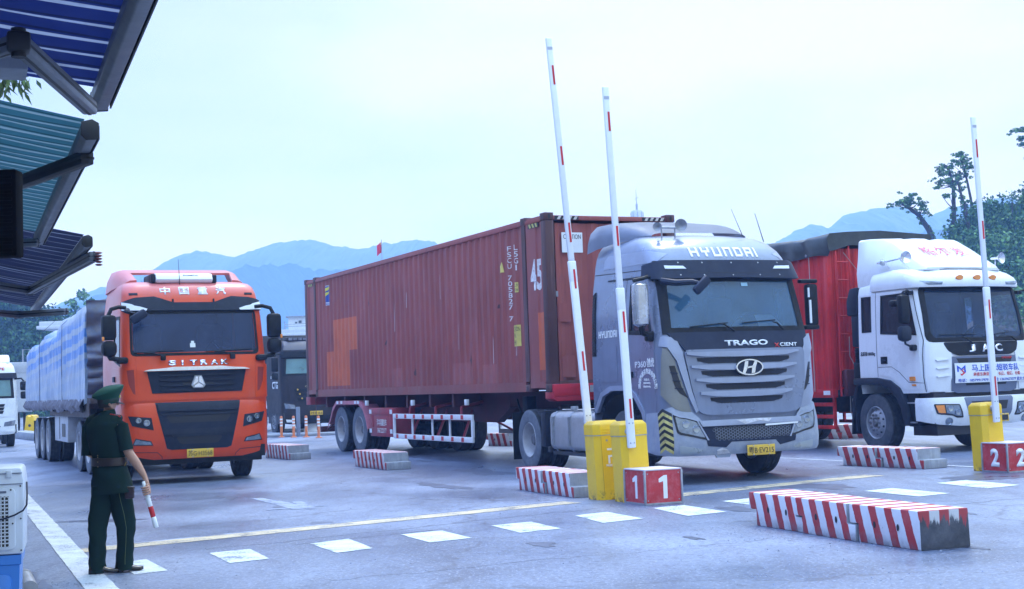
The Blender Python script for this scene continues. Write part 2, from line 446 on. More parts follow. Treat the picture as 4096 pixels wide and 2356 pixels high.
g = BM(); g.faces.new([g.verts.new(p) for p in ((-1140, -50, 0), (1140, -50, 0), (1140, 1950, 0), (-1140, 1950, 0))])
tag(obj('ground', g, M_ASPH, smooth=0), kind='structure')

def roadpaint(name, col, wear=0.5):
    m, nt, b = nmat(name); g = ncoord(nt)
    a = nnoise(nt, g, 3.2, 6, 0.72); f = nnoise(nt, g, 46, 3, 0.6)
    k = nmath(nt, 'ADD', nmath(nt, 'MULTIPLY', a, 0.75), nmath(nt, 'MULTIPLY', f, 0.45))
    c = nmix(nt, nramp(nt, k, 0.50, 0.80, 0, wear), col, (0.15, 0.172, 0.265))
    lk(nt, c, b.inputs['Base Color']); b.inputs['Roughness'].default_value = 0.55
    # holes worn through to the road
    al = nramp(nt, k, 0.655+0.1*(1-wear), 0.70+0.1*(1-wear), 1, 0); lk(nt, al, b.inputs['Alpha'])
    nbump(nt, b, f, 0.4, 0.004)
    return m
M_WP = roadpaint('white_road_paint', (0.62, 0.67, 0.72), 0.7); M_YP = roadpaint('yellow_road_paint', (0.60, 0.48, 0.27), 0.95); M_WF = roadpaint('faded_white_paint', (0.31, 0.35, 0.46), 1.0)
def marking(name, pts, mat, z=0.004, jag=0.005):
    g = BM(); out = []; n = len(pts)
    for i in range(n):
        a = Vector(pts[i]); c = Vector(pts[(i+1) % n]); m = max(1, int((c-a).length/0.12))
        for j in range(m):
            p = a+(c-a)*(j/m); out.append(g.verts.new((p.x+R.uniform(-jag, jag), p.y+R.uniform(-jag, jag), z)))
    g.faces.new(out); bmesh.ops.triangulate(g, faces=g.faces[:])
    return tag(obj(name, g, mat, smooth=0), kind='structure')
def strip(name, a, b, w_, mat, z=0.004):
    a = Vector(a); b = Vector(b); d = (b-a).normalized(); n = Vector((-d.y, d.x))*w_/2
    return marking(name, [a-n, b-n, b+n, a+n], mat, z)
e0, e1 = Vector((-3.24, 11.1)), Vector((-9.6, 26.9)); dd = (e1-e0).normalized()
strip('road_edge_line', e0-dd*4, e0+dd*44, 0.24, M_WP, 0.0065)
strip('stop_line', (-4.4, 13.95), (0.66, 17.70), 0.36, M_YP); strip('stop_line', (1.92, 18.14), (5.1, 20.52), 0.36, M_YP)
strip('thin_white_line', (-4.3, 14.28), (0.6, 18.05), 0.07, M_WF, 0.003); strip('thin_white_line', (2.1, 18.6), (4.9, 20.75), 0.06, M_WF, 0.003)
for pts in (((-3.62, 12.86), (-3.42, 13.1), (-3.0, 12.2), (-3.23, 12.0)), ((-2.91, 13.42), (-2.58, 13.66), (-2.24, 12.81), (-2.55, 12.57)),
            ((-2.04, 13.94), (-1.71, 14.27), (-1.37, 13.35), (-1.68, 13.08)), ((-1.21, 14.51), (-0.81, 14.77), (-0.47, 13.95), (-0.86, 13.68)),
            ((-0.3, 15.1), (0.11, 15.39), (0.42, 14.55), (0.0, 14.28)), ((0.61, 15.91), (0.99, 16.22), (1.32, 15.3), (0.87, 14.98)),
            ((1.53, 16.5), (1.92, 16.75), (2.28, 15.75), (1.81, 15.42)), ((2.42, 17.1), (2.82, 17.4), (3.2, 16.4), (2.8, 16.12)),
            ((3.35, 17.55), (3.72, 17.8), (4.1, 16.8), (3.7, 16.55)), ((4.3, 17.85), (4.73, 18.15), (5.14, 17.1), (4.7, 16.82)), ((5.45, 18.72), (5.95, 19.05), (6.28, 17.95), (5.75, 17.62))):
    marking('crossing_dash', pts, M_WP)
strip('lane_line', (4.55, 25.9), (5.75, 23.5), 0.09, M_WP); strip('lane_line', (6.2, 22.75), (7.4, 20.6), 0.09, M_WP)
strip('lane_line', (-12, 60), (-7.6, 49.6), 0.12, M_WP)
for zz, (a, b_, w_) in enumerate((((-3.7, 20.2), (-3.2, 19.1), 0.16), ((-3.35, 19.5), (-2.75, 18.1), 0.22), ((-3.0, 19.3), (-2.6, 18.0), 0.14), ((-3.2, 18.1), (-2.5, 18.5), 0.12))):
    strip('worn_road_arrow', a, b_, w_, M_WF, .003+.001*zz)
for a, b_, w_ in (((-14, 40), (-9.6, 41.5), 0.3), ((-17, 36), (-13.5, 37.2), 0.35)): strip('faded_white_line', a, b_, w_, M_WF)
M_TRK = paint('worn_tyre_track', (.135, .15, .225), .5, vary=.3, scale=3); M_TAR = paint('tar_seam', (.045, .05, .07), .45, vary=.3)
def seam(a, b_, w_, mat, z, wob=.03, name='tar_seam'):
    g = BM(); a, b_ = Vector(a), Vector(b_); d = (b_-a).normalized(); n = Vector((-d.y, d.x)); L = (b_-a).length; pv = None; m = int(L/.15)
    for i in range(m+1):
        p = a+d*(L*i/m)+n*wob*(noise.noise(Vector((i*.35, a.x, a.y)))+.5*noise.noise(Vector((i*1.3, a.y, 2)))); h = w_/2*(1+.6*noise.noise(Vector((i*.6, 7, a.x))))
        c = [g.verts.new((p.x-n.x*h, p.y-n.y*h, z)), g.verts.new((p.x+n.x*h, p.y+n.y*h, z))]
        if pv: g.faces.new((pv[0], c[0], c[1], pv[1]))
        pv = c
    return tag(obj(name, g, mat, smooth=0), kind='structure')
seam((-3.0, 13.75), (.9, 16.75), .013, M_TAR, .0016, .10); seam((-2.2, 13.9), (-.9, 14.85), .016, M_TAR, .0017, .05); seam((-9, 24.2), (-2.0, 27.4), .03, M_TAR, .0016, .08); seam((2.2, 14.6), (8.5, 17.4), .012, M_TAR, .0016, .12); seam((-1.5, 11.2), (4.5, 14.0), .008, M_TAR, .0016, .2)
# dark damp patches with ragged outlines
M_WET = paint('damp_asphalt', (0.07, 0.08, 0.125), 0.3, vary=0.3, scale=2.2)
def patch(name, c, rx, ry, az, mat, z, jag=0.25, n=40):
    g = BM(); vs = []
    for i in range(n):
        a = 2*pi*i/n; k = 1+jag*noise.noise(Vector((cos(a)*1.7+c[0], sin(a)*1.7+c[1], 3)))*2+R.uniform(-.05, .05)
        p = Vector((cos(a)*rx*k, sin(a)*ry*k)); p = Vector((p.x*cos(az)-p.y*sin(az), p.x*sin(az)+p.y*cos(az)))
        vs.append(g.verts.new((c[0]+p.x, c[1]+p.y, z)))
    g.faces.new(vs); return tag(obj(name, g, mat, smooth=0), kind='structure')
patch('damp_patch', (-5.1, 17.4), 0.55, 0.16, -0.1, M_WET, 0.002)
patch('damp_patch', (-4.0, 11.55), 0.2, 0.75, 0.35, M_WET, 0.0022, 0.4); patch('damp_patch', (7.0, 19.9), 1.3, 0.5, 0.5, M_WET, 0.0024)
patch('damp_patch', (3.1, 13.3), 0.25, 1.6, 0.37, M_WET, 0.0021)

M_OIL = paint('oil_stain', (.085, .10, .150), .4, vary=.3, scale=4)
for i, (x, y, rx, ry) in enumerate(((-4.2, 20.6, .16, .5), (-3.0, 18.4, .10, .3), (-2.2, 16.0, .14, .22), (.2, 13.2, .10, .25), (2.5, 16.0, .18, .4), (4.4, 15.2, .12, .5), (3.9, 18.9, .3, .6), (-1.2, 21.5, .2, .9), (1.6, 13.3, .06, .18), (5.4, 13.8, .14, .3), (-.6, 24.5, .3, 1.1))):
    patch('oil_stain', (x, y), rx, ry, .38, M_OIL, .0026+.00012*i, .45, 28)
# ------------------------------------------------------------------ hills
def hillmat(name, c0, c1, sc):
    m, nt, b = nmat(name); g = ncoord(nt)
    a = nnoise(nt, g, sc, 4, 0.6); f = nnoise(nt, g, sc*7, 3, 0.6)
    c = nmix(nt, nramp(nt, a, 0.35, 0.65), c0, c1); c = nmix(nt, nmath(nt, 'MULTIPLY', nramp(nt, f, 0.5, 0.7), 0.6), c, tuple(k*0.35 for k in c0))
    lk(nt, c, b.inputs['Base Color']); b.inputs['Roughness'].default_value = 0.9; b.inputs['Specular IOR Level'].default_value = 0.1
    return m
M_HILL = hillmat('wooded_hillside', (0.030, 0.050, 0.030), (0.050, 0.080, 0.045), 0.04)
def interp(prof, x):
    if x <= prof[0][0]: return prof[0][1]
    for a, b in zip(prof, prof[1:]):
        if x <= b[0]:
            k = (x-a[0])/(b[0]-a[0]); k = k*k*(3-2*k); return a[1]+(b[1]-a[1])*k
    return prof[-1][1]
def ridge(name, prof, Y, depth, nx=300, ny=26, bump=5.0, freq=0.09, crest=0.35):
    """prof: (x, height) at distance Y; slopes down in front and behind"""
    g = BM(); rows = []
    x0, x1 = prof[0][0], prof[-1][0]
    for j in range(ny+1):
        v = j/ny; y = Y-depth*crest*1.4+depth*v*1.9; k = max(0.0, cos(min(1.0, abs(y-Y)/(depth*0.95))*pi/2)); row = []
        for i in range(nx+1):
            x = x0+(x1-x0)*i/nx; h = interp(prof, x)*k**0.8
            q = Vector((x*freq, y*freq, 1)); h += bump*(noise.noise(q)+0.9*abs(noise.noise(q*2.3))+0.5*noise.noise(q*5.1))*min(1, k*2.2)
            row.append(g.verts.new((x, y, max(-0.9, h-0.5))))
        rows.append(row)
    for a, b in zip(rows, rows[1:]):
        for i in range(nx): g.faces.new((a[i], a[i+1], b[i+1], b[i]))
    return tag(obj(name, g, M_HILL, smooth=0), kind='structure')
ridge('distant_hills', [(-705, 14), (-495, 74), (-450, 82), (-398, 88), (-357, 104), (-322, 118), (-285, 134), (-249, 128), (-210, 140), (-180, 141), (-156, 134), (-135, 132), (-108, 136), (-75, 138), (-60, 130), (-15, 118), (45, 100), (135, 106), (195, 116), (240, 123), (278, 138), (300, 132), (321, 150), (348, 154), (369, 145), (393, 136), (412, 152), (450, 158), (495, 146), (630, 116)], 1350, 420, nx=620, bump=3.0, freq=0.11)
# ------------------------------------------------------------------ shared materials
M_RUBBER = paint('tyre_rubber', (0.028, 0.030, 0.036), 0.75, dirt=(0.16, 0.17, 0.2), amt=0.35, scale=3, spec=0.25)
M_DUSTY = paint('dusty_tyre_wall', (0.13, 0.145, 0.175), 0.85, dirt=(0.26, 0.28, 0.31), amt=0.6, scale=3, spec=0.2)
M_RIM = paint('worn_steel_rim', (0.34, 0.36, 0.40), 0.5, 0.35, dirt=(0.16, 0.13, 0.12), amt=0.6, scale=5)
M_PALERIM = paint('pale_dusty_rim', (0.46, 0.46, 0.48), 0.6, 0.1, dirt=(0.24, 0.21, 0.2), amt=0.5, scale=4)
M_HUB = paint('greasy_hub', (0.16, 0.165, 0.18), 0.55, 0.4, dirt=(0.05, 0.045, 0.04), amt=0.7, scale=9)
M_BLK = paint('black_plastic', (0.009, 0.010, 0.013), 0.5, vary=0.3, dirt=(0.04, 0.043, 0.053), amt=0.35, scale=3, spec=.22)
M_DK = paint('dark_grey_plastic', (0.017, 0.021, 0.034), 0.5, vary=0.2, dirt=(0.06, 0.065, 0.085), amt=0.3, scale=2.5, spec=.22)
M_INT = paint('cab_interior', (0.085, 0.095, 0.115), 0.8, vary=0.3)
M_SEAT = paint('cab_seat_cloth', (0.24, 0.22, 0.24), 0.9, vary=0.3, scale=4)
M_CHROME = paint('bright_chrome', (0.72, 0.74, 0.78), 0.14, 0.9, dirt=(0.3, 0.3, 0.3), amt=0.3, scale=5)
M_WHITE = paint('white_lettering', (0.78, 0.79, 0.80), 0.5, vary=0.05)
M_PAPER = paint('paper', (0.74, 0.76, 0.72), 0.8, vary=0.06)
M_PLATE = paint('yellow_number_plate', (0.66, 0.42, 0.04), 0.45, vary=0.1, dirt=(0.2, 0.15, 0.06), amt=0.35, scale=6)
M_INK = paint('black_ink', (0.012, 0.012, 0.016), 0.5, vary=0.1)
M_AMBER = paint('amber_lens', (0.75, 0.24, 0.03), 0.2, coat=0.6, vary=0.1)
M_LENS = paint('lamp_lens', (0.19, 0.23, 0.29), 0.10, 0.3, coat=0.8, vary=0.4, scale=9)
M_LAMPBOWL = paint('lamp_bowl', (0.30, 0.34, 0.40), 0.16, 0.8, vary=0.3)
M_FRAME = paint('chassis_frame', (0.03, 0.032, 0.04), 0.7, vary=0.3, dirt=(0.10, 0.09, 0.085), amt=0.6, scale=2.5)
M_RED = paint('red_reflector', (0.55, 0.02, 0.025), 0.35, vary=0.1); M_WREF = paint('white_reflector', (0.74, 0.77, 0.8), 0.4, vary=0.06)
M_STEEL = paint('galvanised_steel', (0.38, 0.40, 0.44), 0.45, 0.6, vary=0.2, dirt=(0.2, 0.19, 0.19), amt=0.5, scale=6)

# ------------------------------------------------------------------ wheels
_WM = {}
def wheel_mesh(kind, r, w):
    """axis along X, outer face at -X; returns list of (name, mesh)"""
    key = (kind, r, w)
    if key in _WM: return _WM[key]
    out = []
    def fin(name, bm, mats, sm=35):
        o = obj(name, bm, mats, smooth=sm); me = o.data; bpy.data.objects.remove(o); out.append((name, me))
    ri = r*0.57
    bm = BM(); h = w/2
    sh = [(ri, -h*0.86), (ri*1.05, -h*0.98), (r*0.80, -h*1.02), (r*0.93, -h*0.97), (r*0.975, -h*0.88)]
    tr = []
    gx = [-0.8, -0.42, -0.38, -0.04, 0.0, 0.38, 0.42, 0.8]
    for i, k in enumerate((-0.80, -0.47, -0.465, -0.41, -0.405, -0.035, -0.03, 0.03, 0.035, 0.405, 0.41, 0.465, 0.47, 0.80)):
        tr.append((r if (i % 4) in (0, 1) else r*0.975, h*k))
    prof = sh+tr+[(a, -b) for a, b in reversed(sh)]
    lathe(bm, prof, (0, 0, 0), (1, 0, 0), 44)
    for f in bm.faces:
        c = f.calc_center_median()
        f.material_index = 1 if sqrt(c.y**2+c.z**2) < r*0.965 else 0
    fin('tyre', bm, [M_RUBBER, M_DUSTY if kind[-1] == 'd' else M_TYW])
    bm = BM()
    if kind[0] == 'f':      # steer wheel: convex disc with hand holes
        lathe(bm, [(ri*1.01, -h*0.9), (ri*0.97, -h*0.98), (ri*0.93, -h*0.9), (ri*0.90, -h*0.52), (ri*0.80, -h*0.60), (ri*0.62, -h*0.98), (ri*0.56, -h*1.02), (ri*0.30, -h*1.02), (ri*0.30, -h*0.4), (0.001, -h*0.4)], (0, 0, 0), (1, 0, 0), 40)
        lathe(bm, [(ri*1.01, h*0.9), (ri*0.9, h*0.5), (0.001, h*0.5)], (0, 0, 0), (1, 0, 0), 24)
    else:
        lathe(bm, [(ri*1.01, -h*0.9), (ri*0.98, -h*0.99), (ri*0.94, -h*0.92), (ri*0.90, -h*0.3), (ri*0.84, h*0.45), (ri*0.6, h*0.62), (ri*0.34, h*0.62), (0.001, h*0.62)], (0, 0, 0), (1, 0, 0), 40)
        lathe(bm, [(ri*1.01, h*0.9), (ri*0.9, h*0.7), (0.001, h*0.7)], (0, 0, 0), (1, 0, 0), 24)
    fin('rim', bm, M_RIM if kind[0] == 'f' else M_PALERIM)
    bm = BM()
    if kind[0] == 'f':
        lathe(bm, [(ri*0.30, -h*0.5), (ri*0.27, -h*0.9), (ri*0.2, -h*1.08), (ri*0.17, -h*1.22), (0.001, -h*1.24)], (0, 0, 0), (1, 0, 0), 20)
        for i in range(10):
            a = 2*pi*i/10; c = (-h*0.95, ri*0.47*cos(a), ri*0.47*sin(a)); tube(bm, [c, (-h*1.22, c[1], c[2])], [0.024, 0.02], 7)
        for i in range(10):
            a = 2*pi*(i+.5)/10; kx = -h*0.795; c = (kx, ri*0.715*cos(a), ri*0.715*sin(a)); disc(bm, c, ri*0.075, (-0.6, -0.8*cos(a)*-1, 0.8*sin(a)), 10, 1)
    else:
        lathe(bm, [(ri*0.36, h*0.6), (ri*0.34, -h*0.25), (ri*0.26, -h*0.45), (0.001, -h*0.48)], (0, 0, 0), (1, 0, 0), 20)
        for i in range(10):
            a = 2*pi*i/10; c = (h*0.6, ri*0.47*cos(a), ri*0.47*sin(a)); tube(bm, [c, (h*0.3, c[1], c[2])], [0.02, 0.016], 6)
    fin('hub', bm, [M_HUB, M_INK])
    _WM[key] = out
    return out
M_TYW = paint('tyre_side_wall', (0.06, 0.066, 0.082), 0.8, dirt=(0.17, 0.18, 0.2), amt=0.5, scale=3, spec=0.25)
def wheel(parent, x, y, side, kind='f', r=0.52, w=0.29, steer=0.0, dual=False):
    """side -1: outer face towards -X. a wheel part with tyre, rim and hub"""
    n = node('wheel', parent, (x, y, r), (0, 0, (0 if side < 0 else pi)+steer))
    for nm, me in wheel_mesh(kind, r, w):
        o = bpy.data.objects.new(nm, me); COL.objects.link(o); o.parent = n
    if dual:
        o = bpy.data.objects.new('inner_tyre', wheel_mesh(kind, r, w)[0][1]); COL.objects.link(o); o.parent = n; o.location = (w*1.12, 0, 0)
    return n

def hexmesh(bm, inside, x0, x1, z0, z1, c, put, th=0.0035):
    """honeycomb of hollow cells; inside(x,z) decides; put(x,z)->Vector"""
    dx = c*1.5; dz = c*sqrt(3); i = 0; x = x0
    while x <= x1:
        z = z0+(dz/2 if i % 2 else 0)
        while z <= z1:
            if inside(x, z):
                o = [bm.verts.new(put(x+c*cos(k*pi/3), z+c*sin(k*pi/3))) for k in range(6)]
                n = [bm.verts.new(put(x+(c-th)*cos(k*pi/3), z+(c-th)*sin(k*pi/3))) for k in range(6)]
                bridge(bm, o, n)
            z += dz
        x += dx; i += 1
def number_plate(parent, body, x, z, txt, w_=0.44, h_=0.14, y=None, tilt=0.0):
    bm = BM(); M = front_M(x, y, z) @ Matrix.Rotation(tilt, 4, 'Z')
    cbox(bm, (0, 0, 0), (w_, h_, 0.012), 0.004, M)
    p = obj('number_plate', bm, M_PLATE, parent)
    text_flat('plate_lettering', txt, M_INK, p, M @ Matrix.Translation((0, 0, 0.0065)), w_*0.9, h_*0.66, 0.0, 0.003)
    bm = BM()
    for sx in (-1, 1):
        for sy in (-1, 1): tube(bm, [M @ Vector((sx*w_*0.28, sy*h_*0.43, 0.006)), M @ Vector((sx*w_*0.28, sy*h_*0.43, 0.014))], 0.009, 8)
    pieces('plate_bolt', bm, M_CHROME, p)
    return p
def wiper(parent, pivot, tip, blade_a, blade_b):
    bm = BM(); tube(bm, [pivot, Vector(pivot)*0.35+Vector(tip)*0.65+Vector((0, -.02, 0.02)), tip], [0.018, 0.013, 0.008], 6); tube(bm, [blade_a, blade_b], 0.010, 5)
    return obj('wiper', bm, M_BLK, parent)
def cab_inside(root, y0, y1, w_, zf, zs, driver=1):
    """dashboard, two seats, steering wheel"""
    n = node('cabin', root)
    bm = BM(); box(bm, (-w_, y0, zf), (w_, y0+0.5, zs-0.32), 0.06); obj('dashboard', bm, M_INT, n)
    for sx in (-1, 1):
        bm = BM(); cbox(bm, (sx*0.55, y0+1.05, zf+0.15), (0.5, 0.5, 0.18), 0.06); cbox(bm, (sx*0.55, y0+1.32, zs-0.12), (0.48, 0.16, 0.75), 0.07); cbox(bm, (sx*0.55, y0+1.33, zs+0.35), (0.28, 0.12, 0.2), 0.05); obj('seat', bm, M_SEAT, n)
    bm = BM(); c = Vector((driver*0.55, y0+0.55, zs-0.2)); ax = Vector((0, 0.72, 0.69)); a, b = frame_of(ax)
    pts = [c+a*(0.23*cos(2*pi*i/20))+b*(0.23*sin(2*pi*i/20)) for i in range(21)]; tube(bm, pts, 0.016, 6, cap=False)
    for k in (0.2, 2.3, 4.4): tube(bm, [c, c+a*0.23*cos(k)+b*0.23*sin(k)], 0.014, 5)
    obj('steering_wheel', bm, M_BLK, n)
    return n

# ------------------------------------------------------------------ shipping container (true size; the pair is set out by one scale)
CS = 1.045
CPOS = (0.570*1.045+1.219*cos(0.43166)*1.045, 22.888*1.045+1.219*sin(0.43166)*1.045, 0); CROT = 0.43166
CT = thing('shipping_container', 'long rust-red shipping container numbered 45 riding behind the silver cab', 'container', (CPOS[0], CPOS[1], 1.278*CS), CROT, scale=CS)
def cpaint(name, col, amt=0.5):
    m, nt, b = nmat(name); v = ncoord(nt)
    n1 = nnoise(nt, v, 0.9, 5, 0.6); run = nnoise(nt, ncoord(nt, (1, 1, 0.06)), 7, 5, 0.7); sc = nnoise(nt, v, 3.2, 6, 0.75); dot = nnoise(nt, v, 16, 4, 0.7)
    c = nmix(nt, nramp(nt, n1, 0.3, 0.7), tuple(k*0.84 for k in col), tuple(k*1.14 for k in col))
    c = nmix(nt, nmath(nt, 'MULTIPLY', nramp(nt, run, 0.55, 0.8), 0.45*amt*2), c, (0.40, 0.24, 0.26))
    c = nmix(nt, nmath(nt, 'MULTIPLY', nramp(nt, run, 0.42, 0.25), 0.5*amt*2), c, (0.075, 0.026, 0.028))
    c = nmix(nt, nmath(nt, 'MULTIPLY', nramp(nt, dot, 0.66, 0.75), 0.75), c, (0.10, 0.035, 0.022))
    sp = N(nt, 'ShaderNodeSeparateXYZ'); lk(nt, v, sp.inputs[0])
    low = nmath(nt, 'MULTIPLY', nramp(nt, sp.outputs['Z'], 0.55, 0.1), nramp(nt, sc, 0.35, 0.7)); c = nmix(nt, nmath(nt, 'MULTIPLY', low, 0.55), c, (0.20, 0.12, 0.11))
    lk(nt, c, b.inputs['Base Color']); b.inputs['Roughness'].default_value = 0.55; b.inputs['Specular IOR Level'].default_value = 0.35
    nbump(nt, b, sc, 0.25, 0.012)
    return m
M_CRED = cpaint('rust_red_container_paint', (0.30, 0.080, 0.070), .45); M_CORG = cpaint('fresh_orange_primer', (0.58, 0.135, 0.06), 0.5); M_CPAT = cpaint('repair_paint', (0.35, 0.11, 0.105), 0.3)
M_CDK = cpaint('dark_rusty_steel', (0.085, 0.036, 0.034), 0.6)
CL, CW, CHH = 13.716, 2.438, 2.896
hw = CW/2
def corr_profile(y0, y1, pitch=0.278, depth=0.036):
    """list of (y, inset); trapezoid corrugation from y0 to y1"""
    out = [(y0, 0.0)]; n = int((y1-y0)/pitch); p = (y1-y0)/n
    for i in range(n):
        a = y0+i*p
        out += [(a+p*0.18, 0.0), (a+p*0.43, depth), (a+p*0.75, depth), (a+p, 0.0)]
    return out
def corr_at(prof, y):
    for (a, da), (b, db) in zip(prof, prof[1:]):
        if a <= y <= b: return da+(db-da)*((y-a)/(b-a) if b > a else 0)
    return 0.0
PA = corr_profile(0.94, CL-0.94); PF = [(0.18, 0.0), (0.22, 0.0), (0.25, 0.02), (0.37, 0.02), (0.40, 0.0), (0.762, 0.0)]; PB = [(CL-0.762, 0.0), (CL-0.5, 0.0), (CL-.44, 0.036), (CL-.3, 0.036), (CL-.22, 0), (CL-.18, 0.0)]
Z0, Z1 = 0.165, CHH-0.11
PATCH = [(9.83, 11.55, 2.32-1.278, 3.06-1.278, 1), (10.40, 12.15, 1.52-1.278, 2.33-1.278, 1), (0.16, 0.43, 1.63-1.278, 2.57-1.278, 1), (3.38, 4.21, 0.17, 1.84-1.278, 2), (2.2, 2.83, 0.17, 1.78-1.278, 2), (6.9, 7.4, 0.17, 0.55, 2)]
def corr_wall(bm, prof, sx, patches):
    zs = sorted({Z0, Z1} | {p[2] for p in patches} | {p[3] for p in patches}); zs = [z for z in zs if Z0 <= z <= Z1]
    cols = [[bm.verts.new((sx*(hw-0.012-d), y, z)) for z in zs] for y, d in prof]
    for (c0, c1, (ya, _), (yb, _2)) in zip(cols, cols[1:], prof, prof[1:]):
        for i in range(len(zs)-1):
            f = bm.faces.new((c0[i], c1[i], c1[i+1], c0[i+1])); ym, zm = (ya+yb)/2, (zs[i]+zs[i+1])/2
            for p in patches:
                if p[0] < ym < p[1] and p[2] < zm < p[3]: f.material_index = p[4]
for sx in (-1, 1):
    bm = BM(); pt = PATCH if sx < 0 else []
    corr_wall(bm, PA, sx, pt); corr_wall(bm, PF, sx, pt); corr_wall(bm, PB, sx, pt)
    obj('side_wall', bm, [M_CRED, M_CORG, M_CPAT], CT, smooth=0)
bm = BM()
for y in (0.0, CL): pass
prof = corr_profile(-hw+0.2, hw-0.2, 0.30, 0.04); zs = (0.17, CHH-0.16)
cols = [[bm.verts.new((x, 0.06+d, z)) for z in zs] for x, d in prof]
for a, b in zip(cols, cols[1:]): bm.faces.new((a[0], b[0], b[1], a[1]))
obj('front_wall', bm, M_CRED, CT, smooth=0)
bm = BM(); box(bm, (-hw+.15, CL-0.05, 0.15), (hw-.15, CL-0.02, CHH-0.12)); 
for x in (-.8, -.35, .35, .8): tube(bm, [(x, CL-0.0, 0.2), (x, CL-0.0, CHH-0.15)], 0.02, 6)
obj('rear_door', bm, M_CRED, CT)
bm = BM(); box(bm, (-hw+.02, 0.1, CHH-0.06), (hw-.02, CL-.1, CHH-0.03)); obj('roof', bm, M_CRED, CT)
bm = BM(); box(bm, (-hw+.05, 0.1, 0.06), (hw-.05, CL-.1, 0.15)); obj('floor_frame', bm, M_CDK, CT)
for sx in (-1, 1):
    xo = sx*hw
    bm = BM(); a, b = sorted((xo-sx*0.002, xo-sx*0.062)); box(bm, (a, 0.17, CHH-0.125), (b, CL-0.17, CHH-0.062), 0.006); obj('top_rail', bm, M_CRED, CT)
    bm = BM(); a, b = sorted((xo-sx*0.004, xo-sx*0.05)); box(bm, (a, 0.945, 0.015), (b, CL-0.945, 0.165)); a, b = sorted((xo-sx*0.004, xo-sx*0.09)); box(bm, (a, 0.945, 0.002), (b, CL-.945, 0.014)); box(bm, (a, 0.185, 0.06), (b, 0.757, 0.165)); box(bm, (a, CL-.757, 0.06), (b, CL-.185, 0.165)); obj('bottom_rail', bm, M_CRED, CT)
    for y0 in (0.0, CL-0.175):
        bm = BM(); a, b = sorted((xo, xo-sx*0.165)); box(bm, (a+.003, y0+.004, 0.12), (b-.003, y0+.171, CHH-0.12), 0.012); obj('corner_post', bm, M_CDK if y0 else M_CPOST if False else M_CDK, CT)
    for y0 in (0.762, CL-0.94):
        bm = BM(); a, b = sorted((xo-sx*0.001, xo-sx*0.07)); box(bm, (a, y0+.02, 0.17), (b, y0+0.10, CHH-0.12)); box(bm, (a+.004, y0+.1, .17), (b-.004, y0+.165, CHH-.12)); obj('intermediate_post', bm, M_CDK, CT)
bm0 = None
for sx in (-1, 1):
    for y0, zz in ((0.0, 0), (0.0, 1), (CL-0.178, 0), (CL-0.178, 1), (0.762, 0), (0.762, 1), (CL-0.94, 0), (CL-0.94, 1)):
        z = CHH-0.118 if zz else 0.0; bm = BM(); a, b = sorted((sx*(hw+0.004), sx*(hw-0.158)))
        box(bm, (a, y0-.004, z), (b, y0+0.182, z+0.122), 0.01)
        # the slot in each face shows as a dark oval set just proud
        disc(bm, (sx*(hw+.0055), y0+.089, z+.06), .022, (sx, 0, 0), 14, 1, ry=.04); 
        if y0 == 0.0: disc(bm, (sx*(hw-.077), -.0055, z+.06), .024, (0, -1, 0), 14, 1, ry=.042)
        obj('corner_casting', bm, [M_CDK, M_INK], CT)
bm = BM(); box(bm, (-hw+.165, .01, CHH-.115), (hw-.165, .07, CHH-.045), .006); obj('front_header', bm, M_CRED, CT)
bm = BM(); box(bm, (-hw+.165, .01, .02), (hw-.165, .08, .17)); obj('front_sill', bm, M_CDK, CT)
# hazard marks by the top corners
M_HZY = paint('worn_yellow_mark', (0.52, 0.47, 0.15), 0.6, vary=.2, dirt=(.12, .06, .05), amt=.8, scale=8); M_HZW = paint('worn_white_mark', (0.6, 0.56, 0.52), .6, vary=.2, dirt=(.12, .06, .05), amt=.8, scale=8)
for x0 in (-hw+.18, hw-.62):
    bm = BM(); box(bm, (x0, .004, CHH-.11), (x0+.44, .009, CHH-.05), mi=0)
    for i in range(4):
        a = x0+.04+i*.1; prism(bm, [(a, CHH-.108), (a+.05, CHH-.108), (a+.085, CHH-.052), (a+.035, CHH-.052)], 'y', .0, .0035, mi=1)
    obj('hazard_stripe', bm, [M_INK, M_HZW], CT, smooth=0)
for y0 in (.26, CL-.7):
    bm = BM(); prism(bm, [(y0, CHH-.2), (y0+.4, CHH-.2), (y0+.4, CHH-.13), (y0, CHH-.13)], 'x', -hw+.004, -hw+.008, mi=0)
    for i in range(3):
        a = y0+.03+i*.12; prism(bm, [(a, CHH-.198), (a+.06, CHH-.198), (a+.1, CHH-.132), (a+.04, CHH-.132)], 'x', -hw-.001, -hw+.0035, mi=1)
    obj('hazard_stripe', bm, [M_INK, M_HZY], CT, smooth=0)
# decals that follow the corrugation on the left wall
def wall_decal(name, bm, mat, yc, zc, prof, parent=None, off=0.004):
    """bm in text space (x right, y up); text x runs towards the front (-Y)"""
    for y, d in prof:
        x = yc-y
        if -3 < x < 3: bmesh.ops.bisect_plane(bm, geom=bm.verts[:]+bm.edges[:]+bm.faces[:], plane_co=(x, 0, 0), plane_no=(1, 0, 0), dist=1e-5)
    for v in bm.verts:
        y = yc-v.co.x; v.co = Vector((-(hw-0.012-corr_at(prof, y))-off-v.co.z, y, zc+v.co.y))
    return obj(name, bm, mat, parent or CT, smooth=0)
def rect_bm(w_, h_):
    bm = BM(); bm.faces.new([bm.verts.new(p) for p in ((-w_/2, -h_/2, 0), (w_/2, -h_/2, 0), (w_/2, h_/2, 0), (-w_/2, h_/2, 0))]); return bm
def poly_bm(p):
    bm = BM(); bm.faces.new([bm.verts.new((*q, 0)) for q in p]); return bm
